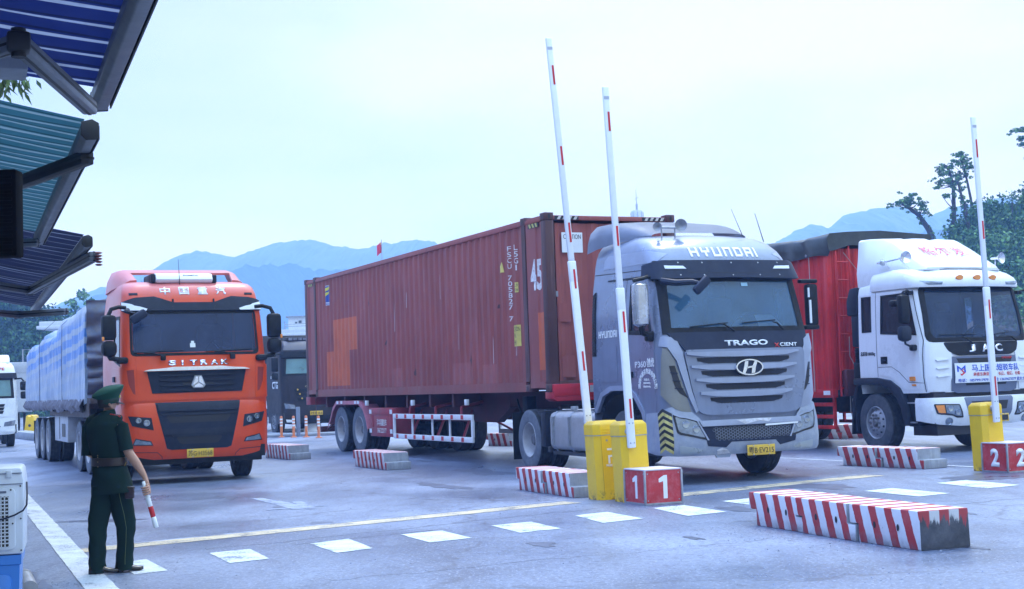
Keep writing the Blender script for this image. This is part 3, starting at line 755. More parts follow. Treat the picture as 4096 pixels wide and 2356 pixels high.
M_CAUT = paint('yellow_caution_sticker', (0.66, 0.55, 0.13), .5, vary=.15, dirt=(.3, .25, .1), amt=.3, scale=6); M_LBLUE = paint('blue_emblem', (0.015, 0.05, 0.30), .45, vary=.1); M_LYEL = paint('yellow_emblem', (.72, .62, .05), .45, vary=.1)
M_WPNT = paint('worn_white_stencil', (0.74, 0.73, 0.72), .6, vary=.1, dirt=(.25, .1, .1), amt=.7, scale=7)
dz = -1.278
em = wall_decal('line_emblem', rect_bm(.34, .47), M_WREF, 11.92, 3.67+dz, PA)
wall_decal('emblem_field', rect_bm(.31, .38), M_LBLUE, 11.92, 3.70+dz, PA, em, .008)
wall_decal('emblem_wave', poly_bm([(-.15, .06), (-.02, .075), (.08, .10), (.15, .15), (.15, .18), (-.15, .13)]), M_LYEL, 11.92, 3.70+dz, PA, em, .011)
wall_decal('emblem_wave', poly_bm([(-.15, -.07), (-.02, -.04), (.08, .01), (.13, .06), (-.02, .04), (-.15, .01)]), M_LYEL, 11.92, 3.70+dz, PA, em, .011)
wall_decal('emblem_lettering', text_bm('FLORENS', .3, .05, .02), M_LBLUE, 11.92, 3.465+dz, PA, em, .008)
def vtext(s, yc, z_top, step, w_, h_):
    z = z_top
    for ch in s:
        if ch != ' ':
            wall_decal('stencil_letter', text_bm(ch, w_ if ch not in '1I' else w_*.3, h_, .01), M_WPNT, yc, z+dz, PA)
        z -= step
vtext('FSCU 705827 7', 1.475, 3.73, .1, .085, .085); vtext('L5G1', 1.2, 3.73, .115, .085, .095)
tr = wall_decal('warning_triangle', poly_bm([(-.1, -.09), (.1, -.09), (.06, .09)]), M_CAUT, 1.83, 3.44+dz, PA)
yl = wall_decal('size_sticker', rect_bm(.09, .17), M_CAUT, 1.215, 3.05+dz, PA); wall_decal('sticker_lettering', text_bm('2.9\n9.6', .07, .12), M_INK, 1.215, 3.05+dz, PA, yl, .007)
cs_ = wall_decal('caution_sticker', rect_bm(.28, .36), M_CAUT, 1.285, 2.235+dz, PA); wall_decal('caution_lettering', text_bm('CAUTION\n9\'6"\nHIGH', .25, .3), M_INK, 1.285, 2.235+dz, PA, cs_, .007)
wall_decal('size_number', text_bm('45', .40, .52, .035), M_WPNT, .42, 3.195+dz, PF)
bm = BM(); prism(bm, [(-.90, 3.53+dz), (-.52, 3.53+dz), (-.52, 3.86+dz), (-.90, 3.86+dz)], 'y', .048, .055); sg = obj('caution_board', bm, M_WREF, CT, smooth=0)
text_flat('board_lettering', 'CAUTION', M_INK, sg, front_M(-.71, .047, 3.79+dz), .32, .075, 0, .002)
M_SCR = paint('pale_scrape', (.52, .40, .40), .6, vary=.2)
for y, za, zb, w_ in ((7.35, 1.3, 1.95, .02), (6.55, 1.75, 2.1, .018), (4.75, 1.8, 2.3, .016), (3.9, .8, 1.3, .014), (8.4, .9, 1.5, .012), (2.3, .5, 1.0, .02), (5.6, 2.0, 2.5, .010), (1.35, .62, .80, .05), (9.3, 1.9, 2.3, .012)):
    wall_decal('scrape', poly_bm([(-w_/2, (za-zb)/2), (w_/3, (za-zb)/2*.9), (w_/2, (zb-za)/2*.7), (0, (zb-za)/2)]), M_SCR, y, (za+zb)/2, PA, None, .003)
for y, z, r_ in ((8.9, 2.0, .07), (6.2, .45, .06), (10.9, .5, .05), (3.3, .6, .09), (7.9, 1.1, .05), (2.0, 1.5, .04)):
    wall_decal('rust_spot', poly_bm([(r_*k*cos(a), r_*k*1.6*sin(a)) for a, k in [(i*pi/5, R.uniform(.5, 1.1)) for i in range(10)]]), M_CDK, y, z, PA, None, .0035)
# front wall repair plates, hinge bits
bm = BM(); box(bm, (-1.0, .052, 2.40+dz), (-.78, .059, 2.7+dz)); box(bm, (-.97, .05, 1.5+dz), (-.73, .058, 1.85+dz)); box(bm, (-.2, .05, 1.9+dz), (.2, .058, 2.3+dz)); pieces('patch_plate', bm, M_CRED, CT)
bm = BM(); box(bm, (-1.10, .05, 2.83-.02+dz), (-1.0, .058, 2.9+dz)); obj('grey_sticker', bm, M_STEEL, CT)
bm = BM(); tube(bm, [(-hw+.01, 12.9, .2), (-hw-.03, 12.88, -.1), (-hw-.01, 12.92, -.5), (-hw-.02, 12.85, -.8)], .008, 5); obj('loose_strap', bm, M_CDK, CT)

# ------------------------------------------------------------------ semi-trailer under the container (ground at 0)
TRL = thing('container_chassis', 'red skeletal trailer with white side guard carrying the rust-red container', 'trailer', (CPOS[0], CPOS[1], 0), CROT, scale=CS)
M_TRED = paint('faded_red_trailer_paint', (0.36, 0.045, 0.065), .5, vary=.25, dirt=(.12, .045, .05), amt=.6, scale=2.2); M_TPINK = paint('sun_bleached_fender', (0.50, 0.17, 0.22), .55, vary=.2, dirt=(.2, .07, .09), amt=.5); M_TDK = paint('grimy_red_frame', (0.10, 0.022, 0.028), .65, vary=.3, dirt=(.03, .02, .02), amt=.7)
M_BOLS = paint('bright_red_bolster', (0.50, 0.022, 0.035), .4, vary=.2, dirt=(.15, .02, .03), amt=.5)
bm = BM()
for x in (-.5, .5): box(bm, (x-.07, .2, 1.02), (x+.07, 3.0, 1.27)); prism(bm, [(3.01, 1.27), (3.01, 1.0), (3.6, .72), (13.7, .72), (13.7, 1.27)], 'x', x-.07, x+.07)
for y in (4.4, 5.6, 6.9, 8.2, 9.6, 11.0, 12.4): box(bm, (-1.12, y-.05, 1.02), (1.12, y+.05, 1.265))
obj('main_frame', bm, M_TDK, TRL)
bm = BM(); prism(bm, [(-1.2, 1.27), (-1.2, 1.16), (-1.14, 1.12), (1.14, 1.12), (1.2, 1.16), (1.2, 1.27)], 'y', -.06, .25, .008); box(bm, (-1.2, -.075, 1.2), (1.2, -.01, 1.395), .01); 
for x in (-.9, .9): disc(bm, (x+.28, -.0765, 1.3), .04, (0, -1, 0), 16, 1)
fb = obj('front_bolster', bm, [M_BOLS, M_INK], TRL)
bm = BM(); box(bm, (-.55, -.084, 1.25), (-.27, -.0765, 1.36)); obj('maker_plate', bm, M_STEEL, fb)
bm = BM(); box(bm, (-1.2, 13.5, 1.08), (1.2, 13.85, 1.27), .01); obj('rear_bolster', bm, M_TRED, TRL)
bm = BM(); box(bm, (-1.15, 12.8, .42), (1.15, 12.9, .56), .01); 
for x in (-.6, .6): bar(bm, (x, 12.85, .5), (x, 12.2, .9), .08, .1)
bar(bm, (-1.0, 12.8, .45), (-1.0, 11.9, .78), .05, .05)
obj('rear_bumper', bm, M_TDK, TRL)
bm = BM(); box(bm, (-.7, 12.95, .75), (.7, 13.2, 1.0), .02); obj('tail_lamp_bar', bm, M_BLK, TRL)
for y in (11.2, 9.87, 8.54):
    for sx in (-1, 1):
        if y > 8.6 or sx > 0: wheel(TRL, sx*1.03, y, sx, 'd', .52, .27, dual=True)
        else: wheel(TRL, sx*1.0, y, sx, 'd', .52, .25, dual=True) if False else None
bm = BM()
for y in (11.2, 9.87): tube(bm, [(-1.0, y, .52), (1.0, y, .52)], .08, 10)
pieces('axle', bm, M_FRAME, TRL)
for sx in (-1, 1):
    bm = BM(); prof = [(12.02, .62), (11.82, .78), (11.62, 1.02), (11.34, 1.17), (9.75, 1.17), (9.45, 1.05), (9.25, .82), (9.14, .55)]
    top = prof; bot = [(y, z-.015) for y, z in prof]
    a, b = sorted((sx*1.22, sx*.85))
    for k in range(len(prof)-1):
        p, q = prof[k], prof[k+1]; vs = [bm.verts.new((x, y, z)) for x in (a, b) for y, z in (p, q)]; bm.faces.new((vs[0], vs[1], vs[3], vs[2]))
        vs = [bm.verts.new(c) for c in ((sx*1.22, p[0], p[1]), (sx*1.22, q[0], q[1]), (sx*1.22, q[0], q[1]-.085), (sx*1.22, p[0], p[1]-.085))]; bm.faces.new(vs)
    bmesh.ops.remove_doubles(bm, verts=bm.verts[:], dist=1e-4); fd = obj('fender', bm, M_TPINK, TRL, smooth=50)
    bm = BM()
    for y in (11.25, 10.95, 9.95, 9.75): box(bm, (sx*1.222-.002, y-.07, 1.1), (sx*1.222+.002, y+.07, 1.165))
    pieces('reflector', bm, M_WREF, fd)
bm = BM(); box(bm, (-1.2, 7.55, .40), (-.7, 9.0, 1.0), .015); tb = obj('tool_box', bm, M_TRED, TRL)
bm = BM(); box(bm, (-1.215, 7.53, .86), (-.9, 9.02, 1.01), .01); box(bm, (-1.212, 7.65, .60), (-1.2, 7.75, .86)); box(bm, (-1.212, 8.8, .60), (-1.2, 8.9, .86)); obj('lid', bm, M_TRED, tb)
bm = BM()
for y in (7.62, 8.93):
    for z in (.52, .93): box(bm, (-1.222, y-.07, z-.045), (-1.2155, y+.07, z+.045))
pieces('reflector', bm, M_WREF, tb)
text_flat('tool_box_lettering', '海丰县顺挂车', M_WPNT, tb, left_M(-1.2025, 8.25, .70), .62, .15, .01, .003); text_flat('tool_box_lettering', '13652222177', M_WPNT, tb, left_M(-1.2025, 8.25, .53), .58, .10, .01, .003)
for sx in (-1, 1):
    gx = sx*1.2
    bm = BM()
    for z in (.43, .84): box(bm, (gx-.02, 3.28, z-.05), (gx+.02, 7.5, z+.05), .004)
    for y in (3.3, 7.46): box(bm, (gx-.018, y-.04, .48), (gx+.018, y+.04, .79))
    for y in (4.5, 5.4, 6.5): box(bm, (gx+sx*-.04-.012, y-.03, .48), (gx+sx*-.04+.012, y+.03, .79))
    gd = obj('side_guard', bm, M_WREF, TRL)
    bm = BM()
    for z in (.43, .84):
        for i in range(8):
            y = 3.75+i*.5; box(bm, (gx+sx*.021-.002, y-.06, z-.04), (gx+sx*.021+.002, y+.06, z+.04), mi=0); 
    pieces('red_reflector', bm, M_RED, gd)
    bm = BM()
    for y in (3.9, 5.2, 6.6): bar(bm, (gx*.95, y, .45), (sx*.55, y+.9, .95), .04, .04); bar(bm, (gx*.97, y, .86), (gx*.97, y, 1.02), .035, .035); bar(bm, (gx*.97, y, 1.02), (sx*.5, y+.4, 1.12), .035, .05)
    pieces('guard_bracket', bm, M_TRED, TRL)
for sx in (-1, 1):
    bm = BM(); box(bm, (sx*.72-.09, 1.78, .55), (sx*.72+.09, 1.97, 1.2), .01); box(bm, (sx*.72-.065, 1.81, .3), (sx*.72+.065, 1.94, .6)); box(bm, (sx*.72-.14, 1.72, .26), (sx*.72+.14, 2.03, .3), .005); bar(bm, (sx*.72, 2.05, .6), (sx*.62, 2.6, 1.15), .03, .03); obj('landing_leg', bm, M_DK, TRL)
for y in (3.55, 6.35, 9.2):
    bm = BM(); box(bm, (-1.23, y-.05, 1.06), (-1.17, y+.05, 1.17), .008); obj('side_marker_lamp', bm, [M_WREF], TRL)
# ------------------------------------------------------------------ silver tractor unit
HYT = thing('tractor_truck', 'silver tractor truck with dark visor and oval emblem pulling the rust-red container', 'truck', (3.2568, 20.130, 0), 0.38056)
M_SIL = paint('silver_cab_paint', (0.18, 0.215, 0.305), 0.30, 0.2, dirt=(0.12, 0.135, 0.175), amt=0.5, scale=1.3, coat=0.45, streak=True, bump=.03)
M_SIL2 = paint('bright_silver_trim', (0.28, 0.315, 0.415), 0.36, 0.2, dirt=(0.2, 0.22, 0.26), amt=0.4, scale=1.6, coat=0.25)
M_SCUF = paint('scuffed_bumper_paint', (0.26, 0.30, 0.385), 0.45, 0.1, dirt=(0.46, 0.47, 0.50), amt=0.6, scale=2.0)
M_CHIP = paint('bare_filler_patch', (0.55, 0.56, 0.60), 0.7, vary=.1, dirt=(0.22, 0.19, 0.17), amt=0.8, scale=6)
M_TYW2 = paint('grey_honeycomb', (.13, .15, .20), .5)
M_TAN = paint('unpainted_khaki_panel', (0.205, 0.205, 0.185), 0.5, 0.0, dirt=(0.14, 0.14, 0.14), amt=0.5, scale=2, coat=.1)
M_NAVY = paint('dark_blue_grey_panel', (0.017, 0.023, 0.045), 0.45, dirt=(0.05, 0.058, 0.085), amt=0.35, scale=2, spec=.22)
M_GLS = glass('bluish_windscreen', (0.045, 0.175, 0.33), 0.46, 0.03)  # blue sky reflection is painted into the tint and film
M_GLD = glass('dark_side_window', (0.03, 0.045, 0.07), 0.45, 0.0)
M_TANK = paint('dusty_alloy_tank', (0.42, 0.41, 0.42), 0.5, 0.25, dirt=(0.25, 0.235, 0.235), amt=0.7, scale=2, bump=.05)
HB = Body([(0.74, .03, 1.235, .24, .05), (1.25, .02, 1.245, .22, .06), (1.85, .06, 1.245, .20, .06), (2.13, .12, 1.235, .2, .07), (2.5, .205, 1.22, .21, .08), (2.88, .30, 1.185, .20, .09), (3.10, .36, 1.15, .25, .10), (3.22, .41, 1.135, .28, .10), (3.34, .50, 1.11, .32, .10), (3.45, .63, 1.07, .36, .10), (3.53, .80, 1.01, .38, .10), (3.585, 1.0, .93, .38, .1), (3.62, 1.3, .82, .36, .08)], 2.42)
ws = [(-1.08, 2.17), (1.08, 2.17), (1.03, 2.86), (-1.03, 2.86)]
def sidewin(s): return [(s, .50, 2.16), (s, 1.08, 2.2), (s, 1.05, 2.80), (s, .68, 2.78)]
def arch(s): return [(s, .70, .6), (s, .78, 1.0), (s, 1.0, 1.22), (s, 1.25, 1.33), (s, 1.75, 1.33), (s, 2.05, 1.24), (s, 2.27, 1.0), (s, 2.6, .98), (s, 2.6, .6)]
holes = [ws, sidewin('L'), sidewin('R'), arch('L'), arch('R')]
bm = BM(); HB.shell(bm, holes); cab = obj('cab', bm, M_SIL, HYT, smooth=42)
bm = BM(); HB.sheet(bm, [(-3, 1.4), (3, 1.4), (3, 3.2), (-3, 3.2)], holes[:3], off=-.03, raw=True); box(bm, (-1.15, .5, 1.38), (1.15, 2.35, 1.4)); box(bm, (-1.12, 2.33, 1.4), (1.12, 2.37, 3.2)); box(bm, (-1.1, .55, 3.15), (1.1, 2.3, 3.17)); obj('cab_lining', bm, M_INT, HYT)
cab_inside(HYT, .32, 2.2, 1.05, 1.45, 2.45)
bm = BM(); HB.sheet(bm, [(-1.10, 2.15), (1.10, 2.15), (1.05, 2.88), (-1.05, 2.88)], off=-.004); wsn = obj('windscreen', bm, M_GLS, HYT)
bm = BM(); HB.sheet(bm, [(-1.17, 2.10), (1.17, 2.10), (1.13, 2.91), (-1.13, 2.91)], [[(-1.04, 2.19), (1.04, 2.19), (1.0, 2.85), (-1.0, 2.85)]], off=.006, thick=.02); obj('windscreen_surround', bm, M_BLK, HYT)
bm = BM(); HB.sheet(bm, [(.16, 2.78), (.27, 2.78), (.27, 2.83), (.16, 2.83)], off=.002); obj('windscreen_sticker', bm, paint('pale_blue_sticker', (.35, .6, .75), .5), wsn)
bm = BM(); bm.faces.new([bm.verts.new(p) for p in ((.52, .42, 2.20), (.92, .42, 2.2), (.86, .62, 2.38), (.56, .62, 2.38))]); obj('dashboard_paper', bm, M_PAPER, HYT)
for s in 'LR':
    bm = BM(); HB.sheet(bm, [(s, .46, 2.13), (s, 1.11, 2.17), (s, 1.08, 2.83), (s, .66, 2.81)], off=-.006); obj('side_window', bm, M_GLD, HYT)
    bm = BM(); HB.sheet(bm, [(s, .42, 2.10), (s, 1.15, 2.14), (s, 1.12, 2.87), (s, .64, 2.85)], [sidewin(s)], off=.006, thick=.015); obj('window_seal', bm, M_BLK, HYT)
    # door: a slightly proud skin with a dark gap round it, handle, louvres, sleeper hatch
    bm = BM()
    for a, b in (((1.20, .80), (1.28, 1.35)), ((1.28, 1.35), (1.30, 2.0)), ((1.30, 2.0), (1.24, 2.95)), ((.36, 1.2), (.36, 2.0))):
        HB.sheet(bm, [(s, a[0], a[1]), (s, a[0]+.012, a[1]), (s, b[0]+.012, b[1]), (s, b[0], b[1])], off=.0022)
    HB.sheet(bm, [(s, .35, 3.03), (s, 2.4, 3.10), (s, 2.4, 3.113), (s, .35, 3.043)], off=.0022)
    obj('panel_gap', bm, M_INK, HYT, smooth=0)
    bm = BM(); HB.sheet(bm, [(s, .34, .80), (s, .72, .80), (s, .80, 1.02), (s, 1.0, 1.25), (s, 1.24, 1.36), (s, 1.26, 2.05), (s, .36, 2.02)], off=.008, thick=.012); dr = obj('door', bm, M_SIL, HYT)
    bm = BM(); HB.sheet(bm, roundpoly([(1.0, 1.52), (1.2, 1.52), (1.2, 1.62), (1.0, 1.62)], .03) and [(s, 1.02, 1.52), (s, 1.22, 1.52), (s, 1.22, 1.60), (s, 1.02, 1.60)], off=.03, thick=.03); obj('door_handle', bm, M_DK, dr)
    bm = BM(); HB.sheet(bm, [(s, 1.55, 1.46), (s, 2.12, 1.46), (s, 2.12, 2.0), (s, 1.55, 2.0)], off=.007, thick=.01); obj('locker_door', bm, M_SIL, HYT)
    bm = BM(); HB.sheet(bm, [(s, 2.27, 1.86), (s, 2.39, 1.86), (s, 2.39, 2.80), (s, 2.30, 2.84)], off=.012, thick=.012); lv = obj('air_intake', bm, M_BLK, HYT)
    bm = BM()
    for i in range(20): HB.sheet(bm, [(s, 2.28, 1.88+i*.047), (s, 2.38, 1.88+i*.047), (s, 2.38, 1.90+i*.047), (s, 2.28, 1.90+i*.047)], off=.022, thick=.012)
    pieces('intake_slat', bm, M_DK, lv, smooth=0)
    # fender lip
    bm = BM(); A = [(.70, .74), (.78, 1.0), (1.0, 1.22), (1.25, 1.33), (1.75, 1.33), (2.05, 1.24), (2.27, 1.0)]; c = (1.45, .7)
    B_ = [((y-c[0])*1.10+c[0], (z-c[1])*1.12+c[1]) for y, z in A]
    HB.sheet(bm, [(s, *p) for p in A]+[(s, min(2.41, p[0]), p[1]) for p in reversed(B_)], off=.03, thick=.05); obj('fender_lip', bm, M_SIL2, HYT)
    bm = BM(); HB.sheet(bm, [(s, .55, 3.27), (s, .75, 3.33), (s, 2.0, 3.37), (s, 2.1, 3.30), (s, 2.1, 3.17), (s, .55, 3.14)], off=.004, thick=.008); obj('roof_side_panel', bm, M_SIL2, HYT)
    bm = BM(); HB.sheet(bm, [(s, .6, 2.93), (s, 1.9, 2.97), (s, 1.9, 2.99), (s, .6, 2.96)], off=.012, thick=.012); obj('rain_gutter', bm, M_DK, HYT)
# visor
bm = BM(); vp = [('L', .62, 2.90), (-1.1, 2.865), (0, 2.88), (1.1, 2.865), ('R', .62, 2.9), ('R', .66, 3.08), (1.0, 3.12), (-1.0, 3.12), ('L', .66, 3.08)]
HB.sheet(bm, vp, off=.10, thick=.05); vz = obj('sun_visor', bm, M_NAVY, HYT)
bm = BM()
for sx in (-1, 1): HB.sheet(bm, [(sx*1.0, 3.0), (sx*.70, 3.0), (sx*.74, 3.04), (sx*1.0, 3.045)], off=.108, thick=.015)
pieces('marker_lamp', bm, M_WREF, vz)
bm = BM(); HB.sheet(bm, [(-1.0, 2.985), (-.72, 2.985), (-.62, 2.945), (.62, 2.945), (.72, 2.985), (1.0, 2.985), (1.0, 2.98), (.72, 2.98), (.62, 2.94), (-.62, 2.94), (-.72, 2.98), (-1.0, 2.98)], off=.1025)
for x in (-.8, -.45, 0, .45, .8):
    for z in (3.09, 2.91): p = HB.pt(*HB.f(x, z)); n = HB.nrm(*HB.f(x, z)); disc(bm, p+n*.104, .011, n, 10, 1)
obj('visor_detail', bm, [M_INK, M_STEEL], vz, smooth=0)
# squared lettering on the roof front
def squared(word, w_, h_, th):
    G = {'H': [(0,0,0,1), (1,0,1,1), (0,.5,1,.5)], 'Y': [(0,1,0,.55), (1,1,1,.55), (0,.55,1,.55), (.5,.55,.5,0)], 'U': [(0,0,0,1), (1,0,1,1), (0,0,1,0)], 'N': [(0,0,0,1), (1,0,1,1), (0,1,1,1)], 'D': [(0,0,0,1), (0,1,.8,1), (0,0,.8,0), (1,.15,1,.85)], 'A': [(0,0,0,1), (1,0,1,1), (0,1,1,1), (0,.42,1,.42)], 'I': [(0,0,0,1)]}
    n = len(word); cw = w_/(n-0.55); lw = cw*.74; x = -w_/2+th/2; bm = BM(); k = 0
    for ch in word:
        L = lw-th if ch != 'I' else 0
        for a in G[ch]:
            x0, x1 = sorted((x+a[0]*L, x+a[2]*L)); y0, y1 = sorted((a[1]*(h_-th), a[3]*(h_-th)))
            e = k*1e-5; k += 1
            bm.faces.new([bm.verts.new((px, py, 0)) for px, py in ((x0-th/2, y0-h_/2), (x1+th/2, y0-h_/2), (x1+th/2, y1+th-h_/2), (x0-th/2, y1+th-h_/2))])
        x += cw if ch != 'I' else cw*.4
    # merge strokes so that no two faces lie in one plane: union by grid
    return union2d(bm)
def union2d(bm):
    rs = [(min(v.co.x for v in f.verts), max(v.co.x for v in f.verts), min(v.co.y for v in f.verts), max(v.co.y for v in f.verts)) for f in bm.faces]; bm.free()
    xs = sorted({round(v, 6) for r in rs for v in r[:2]}); ys = sorted({round(v, 6) for r in rs for v in r[2:]}); b = BM(); V = {}
    def gv(i, j):
        if (i, j) not in V: V[(i, j)] = b.verts.new((xs[i], ys[j], 0))
        return V[(i, j)]
    for i in range(len(xs)-1):
        for j in range(len(ys)-1):
            cx, cy = (xs[i]+xs[i+1])/2, (ys[j]+ys[j+1])/2
            if any(r[0] < cx < r[1] and r[2] < cy < r[3] for r in rs): b.faces.new((gv(i, j), gv(i+1, j), gv(i+1, j+1), gv(i, j+1)))
    return b
HB.ftext('roof_lettering', '', M_WHITE, HYT, .04, 3.29, off=.006, thick=.004, bm=squared('HYUNDAI', 1.16, .145, .032))
HB.stext('side_lettering', '', M_WHITE, HYT, -1, 1.84, 2.18, off=.008, bm=squared('HYUNDAI', .66, .105, .018))
HB.stext('door_lettering', 'P360', M_WREF, HYT, -1, .78, 1.70, .34, .085, off=.012); HB.stext('door_lettering', '创虎', M_WHITE, HYT, -1, .47, 1.72, .22, .13, .01, off=.012)
co_ = '深圳市速达物流有限公司'
for i, ch in enumerate(co_):
    a = pi*(0.99-.98*i/(len(co_)-1)); b = text_bm(ch, .07, .08, .012); 
    for v in b.verts:
        ang = a-pi/2; x, y = v.co.x, v.co.y; v.co = Vector((x*cos(ang)-y*sin(ang)+.25*cos(a), x*sin(ang)+y*cos(ang)+.22*sin(a), 0))
    HB.stext('door_lettering', '', M_WHITE, HYT, -1, .58, 1.38, off=.012, bm=b)
for k, s in enumerate(('限载2人', '总质量18000kg', '整备质量8700kg')): HB.stext('door_lettering', s, M_WHITE, HYT, -1, .60-.0*k, 1.48-k*.05, .16+.06*min(k, 1), .034, .01, off=.012)
# bonnet band, grille panel
bm = BM(); HB.sheet(bm, [(-1.12, 2.115), (1.12, 2.115), (1.12, 1.99), (1.06, 1.86), (-.90, 1.86), (-.97, 1.96), (-1.08, 2.06)], off=.035, thick=.045); hd = obj('bonnet_band', bm, M_NAVY, HYT)
HB.ftext('model_lettering', 'TRAGO', M_WREF, HYT, .07, 1.95, .70, .078, .03, off=.042); HB.ftext('model_lettering', 'X', M_RED, HYT, .57, 1.905, .085, .062, .015, off=.042); HB.ftext('model_lettering', 'CIENT', M_WREF, HYT, .775, 1.912, .30, .052, .01, off=.042)
bm = BM(); HB.sheet(bm, roundpoly([(-.93, 1.865), (1.03, 1.865), (1.0, 1.4), (.90, 1.0), (.72, .955), (-.60, .955), (-.76, 1.0), (-.84, 1.3)], .08, 3), off=.05, thick=.06); gp_ = obj('grille_panel', bm, M_SIL, HYT)
for i, z in enumerate((1.80, 1.615, 1.43, 1.245)):
    w_ = .90-.055*i
    bm = BM(); HB.sheet(bm, [(-w_, z+.034), (w_, z+.040), (w_, z+.012), (w_-.24, z-.03), (.2, z-.042), (-.2, z-.042), (-w_+.24, z-.03), (-w_, z+.002)], off=.09, thick=.045); obj('grille_slat', bm, M_SIL2, gp_)
    mp_ = [(-w_+.15, z-.046), (w_-.15, z-.046), (w_-.16, z-.09), (w_-.32, z-.128), (-w_+.32, z-.128), (-w_+.16, z-.09)]
    bm = BM(); HB.sheet(bm, mp_, off=.0535); ms = obj('grille_mesh', bm, M_INK, gp_)
    bm = BM(); hexmesh(bm, lambda x, q: inpoly((x, q), mp_), -w_, w_, z-.13, z-.04, .0165, lambda x, q: HB.pt(*HB.f(x, q))+HB.nrm(*HB.f(x, q))*.057); obj('honeycomb', bm, M_NAVY, ms, smooth=0)
bm = BM(); c = HB.pt(*HB.f(.03, 1.60)); n = HB.nrm(*HB.f(.03, 1.6)); ax = Vector((1, 0, 0)); ay = n.cross(ax).normalized()*-1; ay = ay if ay.z > 0 else -ay
def oval(rx, ry, h, m=40): return [bm.verts.new(c+n*h+ax*rx*cos(2*pi*i/m)+ay*ry*sin(2*pi*i/m)) for i in range(m)]
a0, a1, a2, a3 = oval(.225, .118, .095), oval(.22, .114, .125), oval(.20, .097, .125), oval(.196, .094, .108)
bridge(bm, a0, a1); bridge(bm, a1, a2); bridge(bm, a2, a3); f = bm.faces.new(a3); f.material_index = 1
for pl in ([(-.125, -.075), (-.082, -.085), (-.035, .0), (-.02, .087), (-.075, .082), (-.095, 0)], [(.125, .075), (.082, .085), (.035, 0), (.02, -.087), (.075, -.082), (.095, 0)], [(-.06, -.02), (.05, -.004), (.06, .02), (-.05, .004)]):
    v0 = [bm.verts.new(c+n*.11+ax*x+ay*y) for x, y in pl]; v1 = [bm.verts.new(c+n*.128+ax*x+ay*y) for x, y in pl]; bridge(bm, v0, v1); bm.faces.new(v1)
obj('oval_emblem', bm, [M_CHROME, M_NAVY], gp_, smooth=30)
# corner panels: bare khaki on the passenger side, silver on the other, each with a dark three-slat vent
for s, sx, mt, lb in (('L', -1, M_TAN, 'unpainted khaki corner panel'), ('R', 1, M_SIL2, None)):
    q = 0 if sx < 0 else .06
    bm = BM(); HB.sheet(bm, [(s, .20, 1.92), (s, .22, 1.26), (sx*1.09, 1.06), (sx*.86, 1.0), (sx*.93, 1.25), (sx*1.06, 1.72), (sx*1.14, 1.90)], off=.02, thick=.03); cp = obj('corner_panel', bm, mt, HYT, label=lb)
    bm = BM(); vp_ = [(sx*1.14, 1.66), (sx*1.07, 1.66), (sx*.99, 1.36), (sx*.90, 1.20), (sx*1.02, 1.27), (sx*1.09, 1.38)]; HB.sheet(bm, vp_, off=.024); cv = obj('corner_vent', bm, M_INK, cp)
    bm = BM()
    for k in range(3): z = 1.57-k*.11; HB.sheet(bm, [(sx*(1.13-.02*k), z), (sx*(1.04-.035*k), z-.01), (sx*(1.04-.035*k), z-.025), (sx*(1.13-.02*k), z-.012)], off=.034, thick=.01)
    pieces('vent_slat', bm, M_NAVY, cv)
    bm = BM(); HB.sheet(bm, [(s, .24, 2.06), (s, .24, 1.93), (sx*(1.14+q), 1.91), (sx*(1.04+q), 1.72), (sx*(.90+q), 1.22), (sx*(.80+q), 1.0), (sx*(.76+q), 1.02), (sx*(.85+q), 1.3), (sx*(.95+q), 1.85), (sx*(1.0+q), 1.99), (sx*(1.08+q), 2.05), (sx*(1.16+q*.4), 2.07)], off=.045, thick=.055); obj('pillar_cover', bm, M_SIL2, HYT)
# bumper
BB = Body([(.40, .01, 1.26, .20, .06), (.46, -.03, 1.275, .21, .06), (.60, -.06, 1.28, .22, .07), (.85, -.04, 1.28, .22, .07), (1.12, .03, 1.265, .22, .06)], 2.4)
bm = BM(); BB.sheet(bm, [('L', .66, .46), ('L', .4, .42), (-1.0, .40), (-.52, .395), (-.50, .36), (-.30, .36), (-.28, .40), (1.0, .405), ('R', .4, .42), ('R', .66, .46), ('R', .62, 1.0), (1.14, 1.10), (.95, 1.04), (.84, .93), (.80, .87), (-.70, .85), (-.76, .92), (-.88, 1.03), (-1.10, 1.10), ('L', .62, 1.0)], off=0, thick=.03); bp = obj('bumper', bm, M_SCUF, HYT)
bm = BM(); HB.sheet(bm, [(-1.0, .80), (1.0, .80), (1.0, 1.1), (-1.0, 1.1)], off=-.02); box(bm, (-.9, .15, .4), (.9, .3, .9)); box(bm, (-1.1, .2, .5), (1.1, .5, .8)); obj('engine_bay', bm, M_INK, HYT)
LG = [(-.74, .80), (.80, .80), (.76, .55), (.5, .50), (.42, .577), (-.30, .577), (-.38, .50), (-.66, .53)]
bm = BM(); BB.sheet(bm, LG, off=.005, thick=.01); lg = obj('lower_grille', bm, M_NAVY, bp)
mi_ = [(-.58, .785), (.68, .785), (.66, .625), (-.52, .61)]
bm = BM(); BB.sheet(bm, mi_, off=.0075); gm = obj('lower_mesh', bm, M_INK, lg)
bm = BM(); hexmesh(bm, lambda x, z: inpoly((x, z), mi_), -.6, .7, .6, .8, .024, lambda x, z: BB.pt(*BB.f(x, z))+BB.nrm(*BB.f(x, z))*.012, .0045); obj('honeycomb', bm, M_TYW2, gm, smooth=0)
bm = BM(); BB.sheet(bm, [(-.78, .875), (.86, .885), (.86, .815), (-.74, .80)], off=.035, thick=.05); cbar = obj('bumper_bar', bm, M_SIL2, bp)
bm = BM()
for pts in ([(-.22, .865), (-.1, .87), (.1, .88), (.22, .876), (.36, .872), (.3, .83), (.16, .85), (.05, .835), (-.08, .81), (-.14, .84)],): BB.sheet(bm, pts, off=.0385)
